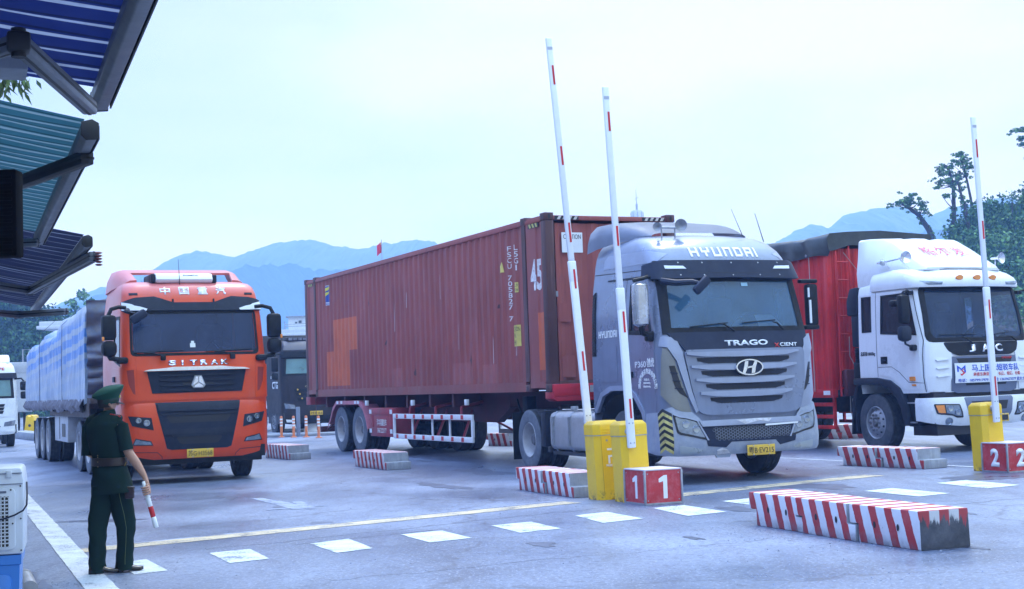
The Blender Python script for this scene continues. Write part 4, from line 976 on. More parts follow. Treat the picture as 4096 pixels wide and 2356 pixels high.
BB.sheet(bm, [(-.52, .47), (-.44, .50), (-.36, .47), (-.30, .42), (-.5, .405)], off=.0035); BB.sheet(bm, [(.3, .60), (.36, .64), (.44, .62)], off=.003); BB.sheet(bm, [(-.1, .43), (.1, .45), (.12, .42)], off=.003)
pieces('paint_chip', bm, M_CHIP, bp, smooth=0)
bm = BM(); BB.sheet(bm, [(.25, .80), (.82, .815), (.80, .79), (.25, .775)], off=.03, thick=.02); obj('loose_trim', bm, M_WREF, bp)
for sx in (-1, 1):
    lp = roundpoly([(sx*1.15, .985), (sx*.80, .885), (sx*.66, .61), (sx*1.11, .72)], .03, 2)
    bm = BM(); BB.sheet(bm, lp, off=.01, thick=.015); hl = obj('headlamp', bm, M_INK, bp)
    bm = BM(); BB.sheet(bm, roundpoly([(sx*1.12, .955), (sx*.82, .865), (sx*.70, .645), (sx*1.09, .74)], .03, 2), off=.016); obj('lamp_lens', bm, M_LENS, hl)
    bm = BM(); BB.sheet(bm, [(sx*1.15, .995), (sx*.80, .895), (sx*.65, .61), (sx*.675, .61), (sx*.815, .878), (sx*1.13, .972)], off=.024, thick=.012); obj('lamp_trim', bm, M_SIL2, hl)
    bm = BM()
    for x, z in ((sx*.98, .84), (sx*.83, .77)):
        p = BB.pt(*BB.f(x, z)); n = BB.nrm(*BB.f(x, z)); lathe(bm, [(.055, .017), (.05, .024), (.03, .02), (.001, .019)], p, n, 16)
    pieces('lamp_bowl', bm, M_LAMPBOWL, hl)
    bm = BM(); BB.sheet(bm, roundpoly([(sx*1.08, .55), (sx*.80, .505), (sx*.72, .47), (sx*.80, .435), (sx*1.07, .435)], .02, 2), off=.006, thick=.01); obj('fog_lamp', bm, paint('fog_lamp_lens', (.33, .37, .40), .3, .2, coat=.3), bp)
bm = BM()
for j in range(12):
    for k, (ta, tb_) in enumerate(((-1.97, -1.66), (-1.66, -1.30))):
        z = .47+j*.047; up = .07 if k == 0 else -.07
        BB.sheet(bm, [(ta, z-up*.5), (tb_, z+up*.5), (tb_, z+up*.5+.0455), (ta, z-up*.5+.0455)], off=.004+.0004*k, mi=j % 2, raw=True)
obj('hazard_sticker', bm, [M_HZY, M_INK], bp, smooth=0)
number_plate(bp, BB, .15, .445, '粤B·EV215', .45, .145, y=-.085)
# wipers
def on(x, z, d): t = HB.f(x, z); return HB.pt(*t)+HB.nrm(*t)*d
wiper(HYT, on(-.10, 2.12, .05), on(-.35, 2.23, .05), on(-.78, 2.19, .03), on(-.18, 2.24, .03)); wiper(HYT, on(.72, 2.13, .05), on(.55, 2.24, .05), on(.05, 2.235, .03), on(.62, 2.27, .03))
# roof deflector, horns, aerial
bm = BM()
def dprof(y, w_, zb, zt): return [(x*w_, y, zb+(zt-zb)*k) for x, k in ((-1, 0), (-.985, .35), (-.94, .68), (-.84, .92), (-.68, 1), (-.3, 1.06), (.3, 1.06), (.68, 1), (.84, .92), (.94, .68), (.985, .35), (1, 0))]
rr = [dprof(1.15, .80, 3.585, 3.64), dprof(1.5, .95, 3.57, 3.76), dprof(1.9, 1.08, 3.54, 3.86), dprof(2.3, 1.16, 3.50, 3.915), dprof(2.62, 1.17, 3.46, 3.93)]
vv = [[bm.verts.new(p) for p in r_] for r_ in rr]
for a, b in zip(vv, vv[1:]):
    for i in range(len(a)-1): bm.faces.new((a[i], a[i+1], b[i+1], b[i]))
geo = bmesh.ops.solidify(bm, geom=bm.faces[:], thickness=.03); obj('roof_deflector', bm, M_SIL2, HYT, smooth=50)
bm = BM()
tube(bm, [(-.75, .98, 3.70), (-.48, .98, 3.70)], .016, 8)
for x in (-.72, -.5): tube(bm, [(x, .98, 3.54), (x, .98, 3.70)], .012, 6)
lathe(bm, [(.02, .1), (.03, -.02), (.06, -.08), (.065, -.085), (.05, -.07), (.001, -.03)], (-.80, .95, 3.70), (.55, 1, 0), 18)
lathe(bm, [(.02, .16), (.035, 0), (.088, -.10), (.092, -.105), (.07, -.08), (.001, -.03)], (-.45, .92, 3.72), (.3, 1, 0), 20)
obj('roof_horn', bm, M_STEEL, HYT)
bm = BM(); tube(bm, [(1.02, 1.0, 3.5), (.98, 1.15, 3.95)], [.008, .004], 5); tube(bm, [(.60, .9, 3.57), (.42, .9, 3.98)], [.006, .003], 5); pieces('aerial', bm, M_BLK, HYT)
# mirrors
def rbox(bm, c, s, bev, M=None): return cbox(bm, c, s, bev, M)
mr = node('door_mirror', HYT, (-1.43, .36, 0))
bm = BM(); lathe(bm, [(.001, 2.845), (.07, 2.84), (.118, 2.81), (.125, 2.7), (.125, 2.35), (.118, 2.26), (.06, 2.225), (.001, 2.22)], (0, 0, 0), (0, 0, 1), 24)
for v in bm.verts: v.co.y *= .8
obj('mirror_shell', bm, paint('wrapped_silver_film', (.52, .54, .58), .25, .7, dirt=(.3, .31, .33), amt=.5, scale=5), mr)
bm = BM(); tube(bm, [(-.1, 0, 2.87), (.05, -.02, 2.90), (.16, .06, 2.93), (.26, .1, 2.90)], .028, 8); tube(bm, [(0, 0, 2.26), (.02, .02, 2.14), (.14, .04, 2.10), (.24, .05, 2.12)], [.05, .045, .04, .06], 8); cbox(bm, (.16, .06, 2.08), (.14, .12, .13), .03); pieces('mirror_arm', bm, M_BLK, mr)
bm = BM(); cbox(bm, (.02, .085, 2.53), (.2, .02, .5), .01); obj('mirror_glass', bm, M_LAMPBOWL, mr)
mr = node('door_mirror', HYT, (1.40, .38, 0)); 
bm = BM(); cbox(bm, (0, 0, 2.50), (.19, .12, .62), .04); cbox(bm, (-.05, .0, 2.85), (.3, .1, .06), .02); cbox(bm, (-.02, 0, 2.17), (.24, .12, .07), .025); obj('mirror_frame', bm, M_BLK, mr, label='black mirror housing with its cover missing')
bm = BM(); cbox(bm, (-.08, -.065, 2.68), (.025, .02, .14)); cbox(bm, (-.06, -.065, 2.40), (.03, .02, .34)); obj('broken_cover', bm, M_WREF, mr)
fm = node('kerb_mirror', HYT)
bm = BM(); tube(bm, [(-1.12, .30, 2.86), (-.98, .12, 2.82), (-.80, -.02, 2.82), (-.72, -.06, 2.80)], [.05, .045, .04, .03], 8); obj('mirror_arm', bm, M_NAVY, fm)
bm = BM(); cbox(bm, (0, 0, 0), (.13, .09, .30), .035, Matrix.Translation((-.69, -.09, 2.77)) @ Matrix.Rotation(rad(48), 4, 'Y')); obj('mirror_shell', bm, M_NAVY, fm)
# running gear
bm = BM()
for x in (-.42, .42): box(bm, (x-.04, .6, .70), (x+.04, 6.1, .98), .01)
for y in (1.5, 2.6, 3.6, 4.6, 5.9): box(bm, (-.4, y-.06, .74), (.4, y+.06, .94))
tube(bm, [(-1.0, 1.5, .5), (1.0, 1.5, .5)], .07, 8); tube(bm, [(-.8, 5.2, .52), (.8, 5.2, .52)], .1, 10)
obj('chassis_frame', bm, M_FRAME, HYT)
bm = BM(); prism(bm, [(-.45, 4.75), (.45, 4.75), (.5, 5.4), (.2, 5.7), (-.2, 5.7), (-.5, 5.4)], 'z', 1.02, 1.10); obj('fifth_wheel', bm, M_FRAME, HYT)
for sx in (-1, 1):
    wheel(HYT, sx*1.06, 1.5, sx, 'f', .52, .29); wheel(HYT, sx*1.07, 5.2, sx, 'dd', .52, .27, dual=True)
    bm = BM(); a, b = sorted((sx*1.20, sx*.66)); box(bm, (a, 2.46, .38), (b, 4.34, 1.0), .10, seg=4); tk = obj('fuel_tank', bm, M_TANK, HYT)
    bm = BM()
    for y in (2.75, 3.45, 4.1):
        P_ = [(sx*.64, .37), (sx*1.14, .366), (sx*1.208, .46), (sx*1.212, .92), (sx*1.13, 1.008), (sx*.64, 1.012)]
        for p, q in zip(P_, P_[1:]): bar(bm, (p[0], y, p[1]), (q[0], y, q[1]), .07, .012, up=(sx*.01, 0.0, 0) if False else None)
    pieces('tank_strap', bm, M_STEEL, tk)
    bm = BM(); lathe(bm, [(.001, 1.09), (.06, 1.09), (.065, 1.04), (.045, 1.04), (.045, .99)], (sx*.98, 3.75, 0), (0, 0, 1), 16); obj('filler_cap', bm, M_STEEL, tk)
    bm = BM(); box(bm, (min(sx*.62, sx*1.15), 2.5, .30), (max(sx*.62, sx*1.15), 4.3, .36), .01); cbox(bm, (sx*1.15, 4.36, .38), (.1, .1, .1), .02); obj('tank_bracket', bm, M_FRAME, HYT)
    bm = BM(); a, b = sorted((sx*1.22, sx*.66)); box(bm, (a, 4.42, .42), (b, 4.62, 1.0), .02); box(bm, (a, 4.40, .98), (b, 4.75, 1.02), .01); obj('battery_guard', bm, M_DK, HYT)
    bm = BM(); box(bm, (a, 5.88, .16), (b, 5.9, .98)); obj('mud_flap', bm, M_BLK, HYT)
    bm = BM(); a, b = sorted((sx*1.235, sx*.95)); box(bm, (a, .30, .40), (b, .72, .76), .02); box(bm, (min(sx*1.26, sx*1.1), .34, .44), (max(sx*1.26, sx*1.1), .68, .47), .008); box(bm, (min(sx*1.26, sx*1.1), .34, .62), (max(sx*1.26, sx*1.1), .68, .65), .008); obj('entry_step', bm, M_DK, HYT)
    bm = BM(); a, b = sorted((sx*1.2, sx*.8)); prof = [(.72, .62), (.8, .98), (1.02, 1.18), (1.3, 1.27), (1.75, 1.27), (2.05, 1.16), (2.25, .9)]
    for p, q in zip(prof, prof[1:]): bm.faces.new([bm.verts.new(c) for c in ((a, *p), (b, *p), (b, *q), (a, *q))])
    bmesh.ops.remove_doubles(bm, verts=bm.verts[:], dist=1e-4); obj('wheel_housing', bm, M_INK, HYT)
bm = BM(); lathe(bm, [(.001, -.06), (.03, -.05), (.04, 0), (.03, .02)], (-1.255, .74, .80), (-1, 0, 0), 10); obj('side_indicator', bm, M_AMBER, HYT)
# ------------------------------------------------------------------ orange-red tractor unit (left)
S_C = (-6.5264+1.25*cos(.42386), 23.7175+1.25*sin(.42386))
SIT = thing('tractor_truck', 'orange-red tractor truck with dark grille, facing the guard with the baton', 'truck', (S_C[0], S_C[1], 0), .42386)
def cabpaint():
    m, nt, b = nmat('orange_red_cab_paint'); v = ncoord(nt); n1 = nnoise(nt, v, 1.2, 5, .6); n2 = nnoise(nt, ncoord(nt, (1, 1, .3)), 5, 6, .7)
    c = nmix(nt, nramp(nt, n1, .3, .7), (.60, .052, .006), (.72, .072, .009)); c = nmix(nt, nmath(nt, 'MULTIPLY', nramp(nt, n2, .55, .8), .3), c, (.42, .16, .13))
    sp = N(nt, 'ShaderNodeSeparateXYZ'); lk(nt, v, sp.inputs[0])
    # the flank and the roof are mixed towards a paler pink
    fl = nmath(nt, 'MULTIPLY', nramp(nt, sp.outputs['Y'], .35, .9), nramp(nt, n1, .2, .55, .55, 1)); rf = nramp(nt, sp.outputs['Z'], 3.15, 3.42)
    c = nmix(nt, nmath(nt, 'MULTIPLY', nmath(nt, 'MAXIMUM', nmath(nt, 'MULTIPLY', fl, .85), rf), .62), c, (.52, .24, .26))
    lk(nt, c, b.inputs['Base Color']); lk(nt, nramp(nt, n1, .3, .7, .28, .45), b.inputs['Roughness']); b.inputs['Coat Weight'].default_value = .15; b.inputs['Coat Roughness'].default_value = .15; b.inputs['Specular IOR Level'].default_value = .35
    return m
M_SOR = cabpaint()
M_SGR = paint('dark_blue_grey_grille', (.014, .019, .036), .5, dirt=(.045, .05, .07), amt=.4, scale=3, spec=.2)
SB = Body([(.90, .05, 1.225, .22, .05), (1.40, .04, 1.235, .20, .05), (1.95, .06, 1.24, .19, .05), (2.18, .10, 1.235, .18, .06), (2.6, .17, 1.22, .18, .07), (2.92, .23, 1.205, .19, .07), (3.12, .28, 1.18, .22, .07), (3.25, .34, 1.165, .22, .07), (3.36, .42, 1.14, .24, .07), (3.43, .55, 1.10, .26, .07), (3.475, .78, 1.04, .28, .07)], 2.3)
ws = [(-1.04, 2.22), (1.05, 2.22), (1.03, 2.90), (-1.03, 2.90)]
def sw2(s): return [(s, .42, 2.06), (s, 1.02, 2.18), (s, 1.0, 2.82), (s, .52, 2.80)]
def ar2(s): return [(s, .80, .5), (s, .86, 1.0), (s, 1.1, 1.24), (s, 1.9, 1.24), (s, 2.14, 1.0), (s, 2.5, .98), (s, 2.5, .5)]
hs = [ws, sw2('L'), sw2('R'), ar2('L'), ar2('R')]
bm = BM(); SB.shell(bm, hs); obj('cab', bm, M_SOR, SIT, smooth=42)
bm = BM(); SB.sheet(bm, [(-3, 1.5), (3, 1.5), (3, 3.1), (-3, 3.1)], hs[:3], off=-.03, raw=True); box(bm, (-1.15, .4, 1.48), (1.15, 2.2, 1.5)); box(bm, (-1.12, 2.23, 1.5), (1.12, 2.26, 3.1)); box(bm, (-1.1, .5, 3.08), (1.1, 2.2, 3.1)); obj('cab_lining', bm, M_INT, SIT)
cab_inside(SIT, .26, 2.1, 1.05, 1.55, 2.5)
M_GLK = glass('dark_blue_windscreen', (.014, .045, .14), .50, .0)
bm = BM(); SB.sheet(bm, [(-1.07, 2.20), (1.08, 2.20), (1.05, 2.93), (-1.05, 2.93)], off=-.004); sw_ = obj('windscreen', bm, M_GLK, SIT)
bm = BM(); SB.sheet(bm, roundpoly([(-1.095, 2.165), (1.10, 2.165), (1.08, 2.95), (-1.08, 2.95)], .09, 3), [[(-.98, 2.21), (.99, 2.21), (1.055, 2.27), (1.035, 2.89), (-1.035, 2.89), (-1.05, 2.27)]], off=.006, thick=.02); obj('windscreen_surround', bm, M_BLK, SIT)
bm = BM(); SB.sheet(bm, [(-.10, 2.30), (-.01, 2.30), (-.01, 2.37), (-.03, 2.37), (-.03, 2.41), (-.08, 2.41), (-.08, 2.37), (-.10, 2.37)], off=.002); obj('windscreen_sticker', bm, M_PAPER, sw_)
for s in 'LR':
    sx = -1 if s == 'L' else 1
    bm = BM(); SB.sheet(bm, [(s, .38, 2.03), (s, 1.05, 2.15), (s, 1.03, 2.85), (s, .50, 2.83)], off=-.006); obj('side_window', bm, M_GLD, SIT)
    bm = BM(); SB.sheet(bm, [(s, .34, 2.0), (s, 1.08, 2.12), (s, 1.06, 2.88), (s, .46, 2.86)], [sw2(s)], off=.006, thick=.014); obj('window_seal', bm, M_BLK, SIT)
    bm = BM(); SB.sheet(bm, [(s, .26, 1.0), (s, .80, 1.0), (s, 1.1, 1.30), (s, 1.12, 2.0), (s, .30, 1.95)], off=.008, thick=.012); dr = obj('door', bm, M_SOR, SIT)
    bm = BM(); SB.sheet(bm, [(s, .86, 1.75), (s, 1.04, 1.75), (s, 1.04, 1.84), (s, .86, 1.84)], off=.03, thick=.025); obj('door_handle', bm, M_DK, dr)
    # corner wing with its slot
    bm = BM(); SB.sheet(bm, [(s, .30, 1.98), (s, .30, 1.42), (sx*1.0, 1.41), (sx*1.02, 2.0)], off=.02, thick=.03); cw = obj('corner_wing', bm, M_SOR, SIT)
    bm = BM(); SB.sheet(bm, [(sx*1.155, 1.93), (sx*1.055, 1.94), (sx*1.035, 1.52), (sx*1.07, 1.54), (sx*1.13, 1.70)], off=.0235); obj('air_slot', bm, paint('shadowed_red_slot', (.26, .022, .012), .5), cw)
    # visor end plate
    bm = BM(); SB.sheet(bm, [(sx*1.15, 3.08), (sx*.78, 2.96), (sx*.80, 2.93), (sx*1.16, 2.935)], off=.055, thick=.03); obj('visor_end_plate', bm, M_WREF, SIT)
bm = BM(); SB.sheet(bm, [(-1.17, 2.93), (1.17, 2.93), (1.16, 3.10), (.98, 3.15), (.66, 3.17), (.34, 3.07), (-.34, 3.07), (-.66, 3.17), (-.98, 3.15), (-1.16, 3.08)], off=.045, thick=.04); vz = obj('sun_visor', bm, M_DK, SIT)
bm = BM()
for x, z in ((-.9, 3.08), (.9, 3.08), (-.36, 3.0), (.36, 3.0), (-.35, 2.96), (.35, 2.96)): p = SB.pt(*SB.f(x, z)); n = SB.nrm(*SB.f(x, z)); disc(bm, p+n*.047, .014, n, 10)
pieces('visor_rivet', bm, M_INK, vz)
bm = BM()
for x in (-.35, .35): p = SB.pt(*SB.f(x, 3.1)); tube(bm, [p+Vector((0, -.03, -.04)), p+Vector((0, -.02, .04))], .016, 6)
pieces('washer_jet', bm, M_DK, SIT)
bm = BM()
for sx in (-1, 1): SB.sheet(bm, [(sx*1.06, 3.215), (sx*.92, 3.215), (sx*.92, 3.25), (sx*1.06, 3.25)], off=.01, thick=.015)
pieces('marker_lamp', bm, M_DK, SIT)
for i, ch in enumerate('中国重汽'): SB.ftext('roof_lettering', ch, M_WREF, SIT, -.46+.32*i, 3.285, .175, .135, .022, off=.008)
# bonnet: seams, name, chrome blade, upper grille with emblem
bm = BM(); SB.sheet(bm, [(-1.01, 2.15), (1.02, 2.15), (1.02, 2.02), (1.0, 1.41), (-1.0, 1.41), (-1.01, 2.02)], off=.012, thick=.02); bn = obj('bonnet', bm, M_SOR, SIT)
for i, ch in enumerate('SITRAK'): SB.ftext('name_letter', ch, M_CHROME, SIT, -.415+.178*i-(.01 if ch == 'I' else 0), 2.035, .135 if ch != 'I' else .03, .085, .035, off=.035, thick=.02)
bm = BM(); SB.sheet(bm, [(-.90, 1.905), (.90, 1.905), (.80, 1.935), (.4, 1.955), (-.4, 1.955), (-.80, 1.935)], off=.09, thick=.08); obj('chrome_blade', bm, M_CHROME, SIT)
bm = BM(); SB.sheet(bm, [(-.84, 1.90), (.84, 1.90), (.76, 1.53), (-.76, 1.53)], off=.022, thick=.02); ug = obj('upper_grille', bm, M_SGR, SIT)
for k in range(4):
    z = 1.845-k*.085; bm = BM(); SB.sheet(bm, [(-.66+.01*k, z), (.66-.01*k, z), (.62-.01*k, z-.03), (-.62+.01*k, z-.03)], off=.05, thick=.03); obj('grille_bar', bm, M_DK, ug)
bm = BM(); SB.sheet(bm, [(-.26, 1.70), (.26, 1.70), (.26, 1.66), (-.26, 1.66)], off=.052); obj('emblem_recess', bm, M_INK, ug)
c = SB.pt(0, 1.70)+Vector((0, -.07, 0)); bm = BM()
def sh(poly, h0, h1, mi=0): 
    a = [bm.verts.new((c.x+x, c.y-h0, c.z+z)) for x, z in poly]; b = [bm.verts.new((c.x+x*.96, c.y-h1, c.z+z*.96)) for x, z in poly]; bridge(bm, a, b, mi); f = bm.faces.new(b); f.material_index = mi
sh([(-.06, .115), (.06, .115), (.125, -.05), (.085, -.10), (-.085, -.10), (-.125, -.05)], -.03, .01, 1)
sh([(-.045, .10), (-.008, .10), (-.008, .01), (-.085, -.045), (-.1, -.04)], .008, .025); sh([(.045, .10), (.008, .10), (.008, .01), (.085, -.045), (.1, -.04)], .008, .025); sh([(-.075, -.062), (0, -.008), (.075, -.062), (.07, -.085), (-.07, -.085)], .008, .025)
obj('badge', bm, [M_CHROME, M_STEEL], ug, smooth=0)
# bumper
SB2 = Body([(.40, .06, 1.22, .26, .05), (.50, .0, 1.24, .28, .06), (.75, -.03, 1.25, .30, .06), (1.1, -.02, 1.25, .30, .06), (1.32, .0, 1.245, .28, .06), (1.395, .05, 1.23, .26, .05)], 2.3)
bm = BM(); SB2.sheet(bm, [('L', .78, .5), ('L', .5, .44), (-.9, .42), (.9, .42), ('R', .5, .44), ('R', .78, .5), ('R', .80, 1.32), (1.1, 1.39), (.70, 1.38), (-.70, 1.38), (-1.1, 1.39), ('L', .80, 1.32)], thick=.03); bp = obj('bumper', bm, M_SOR, SIT)
lgp = [(-.72, 1.372), (.72, 1.372), (.69, 1.2), (.545, .60), (.47, .575), (-.47, .575), (-.545, .60), (-.69, 1.2)]
bm = BM(); SB2.sheet(bm, lgp, off=.006, thick=.012); lg = obj('lower_grille', bm, M_SGR, bp)
bm = BM(); SB2.sheet(bm, [(-.70, 1.34), (.70, 1.34), (.66, 1.22), (-.66, 1.22)], off=.035, thick=.03); obj('grille_bar', bm, M_DK, lg)
for z, k in ((1.08, .56), (.72, .40)):
    bm = BM(); SB2.sheet(bm, roundpoly([(-k, z+.07), (k, z+.07), (k-.08, z-.055), (-k+.08, z-.055)], .05, 3), off=.0085); obj('air_opening', bm, M_INK, lg)
    bm = BM(); SB2.sheet(bm, [(-k-.06, z+.10), (k+.06, z+.10), (k+.03, z+.07), (-k-.03, z+.07)], off=.03, thick=.03); obj('grille_bar', bm, M_DK, lg)
bm = BM(); SB2.sheet(bm, [(-.60, .92), (.60, .92), (.575, .83), (-.575, .83)], off=.022, thick=.02); obj('grille_bar', bm, M_DK, lg)
for sx in (-1, 1):
    bm = BM(); SB2.sheet(bm, [(sx*1.155, 1.165), (sx*.79, 1.125), (sx*.755, .915), (sx*1.10, 1.0)], off=.008, thick=.012); hl = obj('headlamp', bm, M_DK, bp)
    bm = BM()
    for x, z, r_ in ((sx*1.0, 1.085, .05), (sx*.87, 1.04, .058)):
        p = SB2.pt(*SB2.f(x, z)); n = SB2.nrm(*SB2.f(x, z)); lathe(bm, [(r_, .009), (r_*.95, .028), (r_*.7, .03), (r_*.62, .014), (.001, .012)], p, n, 18)
    pieces('projector_lamp', bm, M_LAMPBOWL, hl)
    bm = BM(); SB2.sheet(bm, [(sx*1.05, .79), (sx*.80, .735), (sx*.765, .66), (sx*1.10, .675)], off=.006, thick=.01); fg = obj('fog_lamp', bm, M_DK, bp)
    bm = BM(); SB2.sheet(bm, [(sx*1.04, .775), (sx*.815, .725), (sx*.79, .675), (sx*1.08, .69)], off=.010); obj('lamp_lens', bm, M_LENS, fg)
    bm = BM(); SB2.sheet(bm, [(sx*1.14, .555), (sx*.70, .535), (sx*.63, .47), (sx*.62, .43), (sx*.61, .43), (sx*.62, .475), (sx*.695, .545), (sx*1.14, .567)], off=.004); obj('panel_gap', bm, M_INK, bp)
bm = BM(); box(bm, (-1.15, .08, .40), (1.15, .3, .6)); box(bm, (-1.1, .12, .33), (1.1, 1.0, .42)); obj('under_tray', bm, M_BLK, SIT)
number_plate(bp, SB2, .0, .505, '苏G·H3568', .45, .145, y=-.055)
def on2(x, z, d): t = SB.f(x, z); return SB.pt(*t)+SB.nrm(*t)*d
for px in (-.58, .60): wiper(SIT, on2(px, 2.16, .05), on2(px-.3, 2.21, .05), on2(px-.45, 2.22, .03), on2(px+.36, 2.25, .03))
bm = BM(); cbox(bm, (.60, -.0, 2.13), (.09, .06, .10), .02); cbox(bm, (-.58, -.0, 2.13), (.09, .06, .1), .02); pieces('wiper_hub', bm, M_BLK, SIT)
# roof: air conditioner and spoiler
bm = BM(); prism(bm, [(.55, 3.44), (.50, 3.50), (.58, 3.60), (.75, 3.62), (1.35, 3.62), (1.35, 3.44)], 'x', -.58, .40, .02); ac = obj('roof_air_conditioner', bm, M_WREF, SIT)
bm = BM(); box(bm, (-.66, .56, 3.44), (-.585, 1.3, 3.6), .02); box(bm, (.405, .56, 3.44), (.48, 1.3, 3.58), .02); pieces('end_cap', bm, M_DK, ac)
text_flat('maker_lettering', 'DOMETIC', M_INK, ac, front_M(.02, .562, 3.565) @ Matrix.Rotation(rad(-32), 4, 'X'), .26, .03, .01, .012)
bm = BM()
def dp(y, w_, zb, zt): return [(x*w_, y, zb+(zt-zb)*k) for x, k in ((-1, 0), (-.97, .5), (-.90, .9), (-.80, 1), (.80, 1), (.90, .9), (.97, .5), (1, 0))]
rr = [dp(.95, 1.05, 3.44, 3.52), dp(1.35, 1.10, 3.42, 3.68), dp(1.8, 1.15, 3.40, 3.77), dp(2.35, 1.17, 3.36, 3.80)]
vv = [[bm.verts.new(p) for p in r_] for r_ in rr]
for a, b in zip(vv, vv[1:]):
    for i in range(len(a)-1): bm.faces.new((a[i], a[i+1], b[i+1], b[i]))
cl_ = [f for f in bm.faces if abs(f.calc_center_median().x) < .5 and f.calc_center_median().y < 1.3]; bmesh.ops.delete(bm, geom=cl_, context='FACES')
bmesh.ops.solidify(bm, geom=bm.faces[:], thickness=.04); obj('roof_spoiler', bm, M_SOR, SIT, smooth=45)
bm = BM(); tube(bm, [(-.18, .5, 3.4), (-.2, .5, 3.85)], [.007, .003], 5); obj('aerial', bm, M_BLK, SIT)
# mirrors
for sx in (-1, 1):
    m_ = node('door_mirror', SIT, (sx*1.48-(.13 if sx > 0 else -.02), .05, .09))
    bm = BM(); cbox(bm, (0, 0, 2.56), (.24, .20, .42), .06); obj('mirror_shell', bm, M_BLK, m_)
    bm = BM(); cbox(bm, (.0, .0, 2.21), (.25, .22, .26), .08); obj('wide_angle_mirror', bm, M_BLK, m_)
    bm = BM(); tube(bm, [(0, .02, 2.76), (-sx*.05, .03, 2.87), (-sx*.18, .08, 2.91), (-sx*.30, .14, 2.90)], .035, 8); tube(bm, [(0, .02, 2.10), (-sx*.02, .03, 2.05), (-sx*.16, .04, 2.03)], .04, 8); cbox(bm, (-sx*.22, .06, 2.01), (.2, .12, .11), .04); pieces('mirror_arm', bm, M_BLK, m_)
    bm = BM(); cbox(bm, (sx*.105, -.09, 2.37), (.04, .04, .07), .012); obj('mirror_indicator', bm, M_AMBER, m_)
fm = node('kerb_mirror', SIT)
bm = BM(); tube(bm, [(-1.12, .2, 2.95), (-1.18, .02, 2.92), (-1.05, -.12, 2.86)], [.04, .035, .03], 8); obj('mirror_arm', bm, M_BLK, fm)
bm = BM(); cbox(bm, (0, 0, 0), (.30, .10, .15), .045, Matrix.Translation((-1.0, -.14, 2.82)) @ Matrix.Rotation(rad(-32), 4, 'Y')); obj('mirror_shell', bm, M_NAVY, fm)
# running gear
bm = BM()
for x in (-.42, .42): box(bm, (x-.04, .5, .70), (x+.04, 6.6, .98), .01)
for y in (1.5, 3.0, 4.4, 6.4): box(bm, (-.4, y-.06, .74), (.4, y+.06, .94))
tube(bm, [(-1.0, 1.45, .5), (1.0, 1.45, .5)], .07, 8)
for y in (4.7, 6.05): tube(bm, [(-.8, y, .52), (.8, y, .52)], .1, 8)
obj('chassis_frame', bm, M_FRAME, SIT)
for sx in (-1, 1):
    wheel(SIT, sx*1.05, 1.45, sx, 'f', .52, .29, steer=rad(-4))
    for y in (4.7, 6.05): wheel(SIT, sx*1.07, y, sx, 'd', .52, .27, dual=True)
    bm = BM(); a, b = sorted((sx*1.20, sx*.66)); box(bm, (a, 2.5, .42), (b, 3.9, 1.0), .08, seg=3); obj('fuel_tank', bm, M_TANK, SIT)
    bm = BM(); a, b = sorted((sx*1.2, sx*.85)); box(bm, (a, .45, .45), (b, .82, 1.0), .02); obj('entry_step', bm, M_DK, SIT)
    bm = BM(); a, b = sorted((sx*1.22, sx*.8)); pr = [(.82, .6), (.9, 1.0), (1.12, 1.2), (1.9, 1.2), (2.12, .95), (2.16, .6)]
    for p, q in zip(pr, pr[1:]): bm.faces.new([bm.verts.new(c_) for c_ in ((a, *p), (b, *p), (b, *q), (a, *q))])
    bmesh.ops.remove_doubles(bm, verts=bm.verts[:], dist=1e-4); obj('wheel_housing', bm, M_INK, SIT)
# ------------------------------------------------------------------ its trailer with the sheeted load
A2 = rad(-24.2); b2 = Vector((sin(A2), cos(A2), 0)); kp = Vector((S_C[0], S_C[1], 0))+Vector((-sin(.42386), cos(.42386), 0))*5.3
T2 = kp-b2*1.3
STR = thing('flatbed_trailer', 'grimy flatbed trailer with triple rear wheels behind the orange-red tractor', 'trailer', (T2.x, T2.y, 0), -A2)
M_GRIME = paint('grimy_brown_steel', (.055, .042, .040), .75, vary=.35, dirt=(.17, .15, .15), amt=.6, scale=4)
bm = BM(); box(bm, (-1.24, 0, 1.38), (1.24, 12.4, 1.50), .01); 
for x in (-.5, .5): prism(bm, [(.3, 1.38), (.3, 1.2), (3.0, .95), (12.2, .95), (12.2, 1.38)], 'x', x-.06, x+.06)
for i in range(14): box(bm, (-1.24, .4+i*.9, 1.28), (1.24, .48+i*.9, 1.38))
obj('deck', bm, M_GRIME, STR)
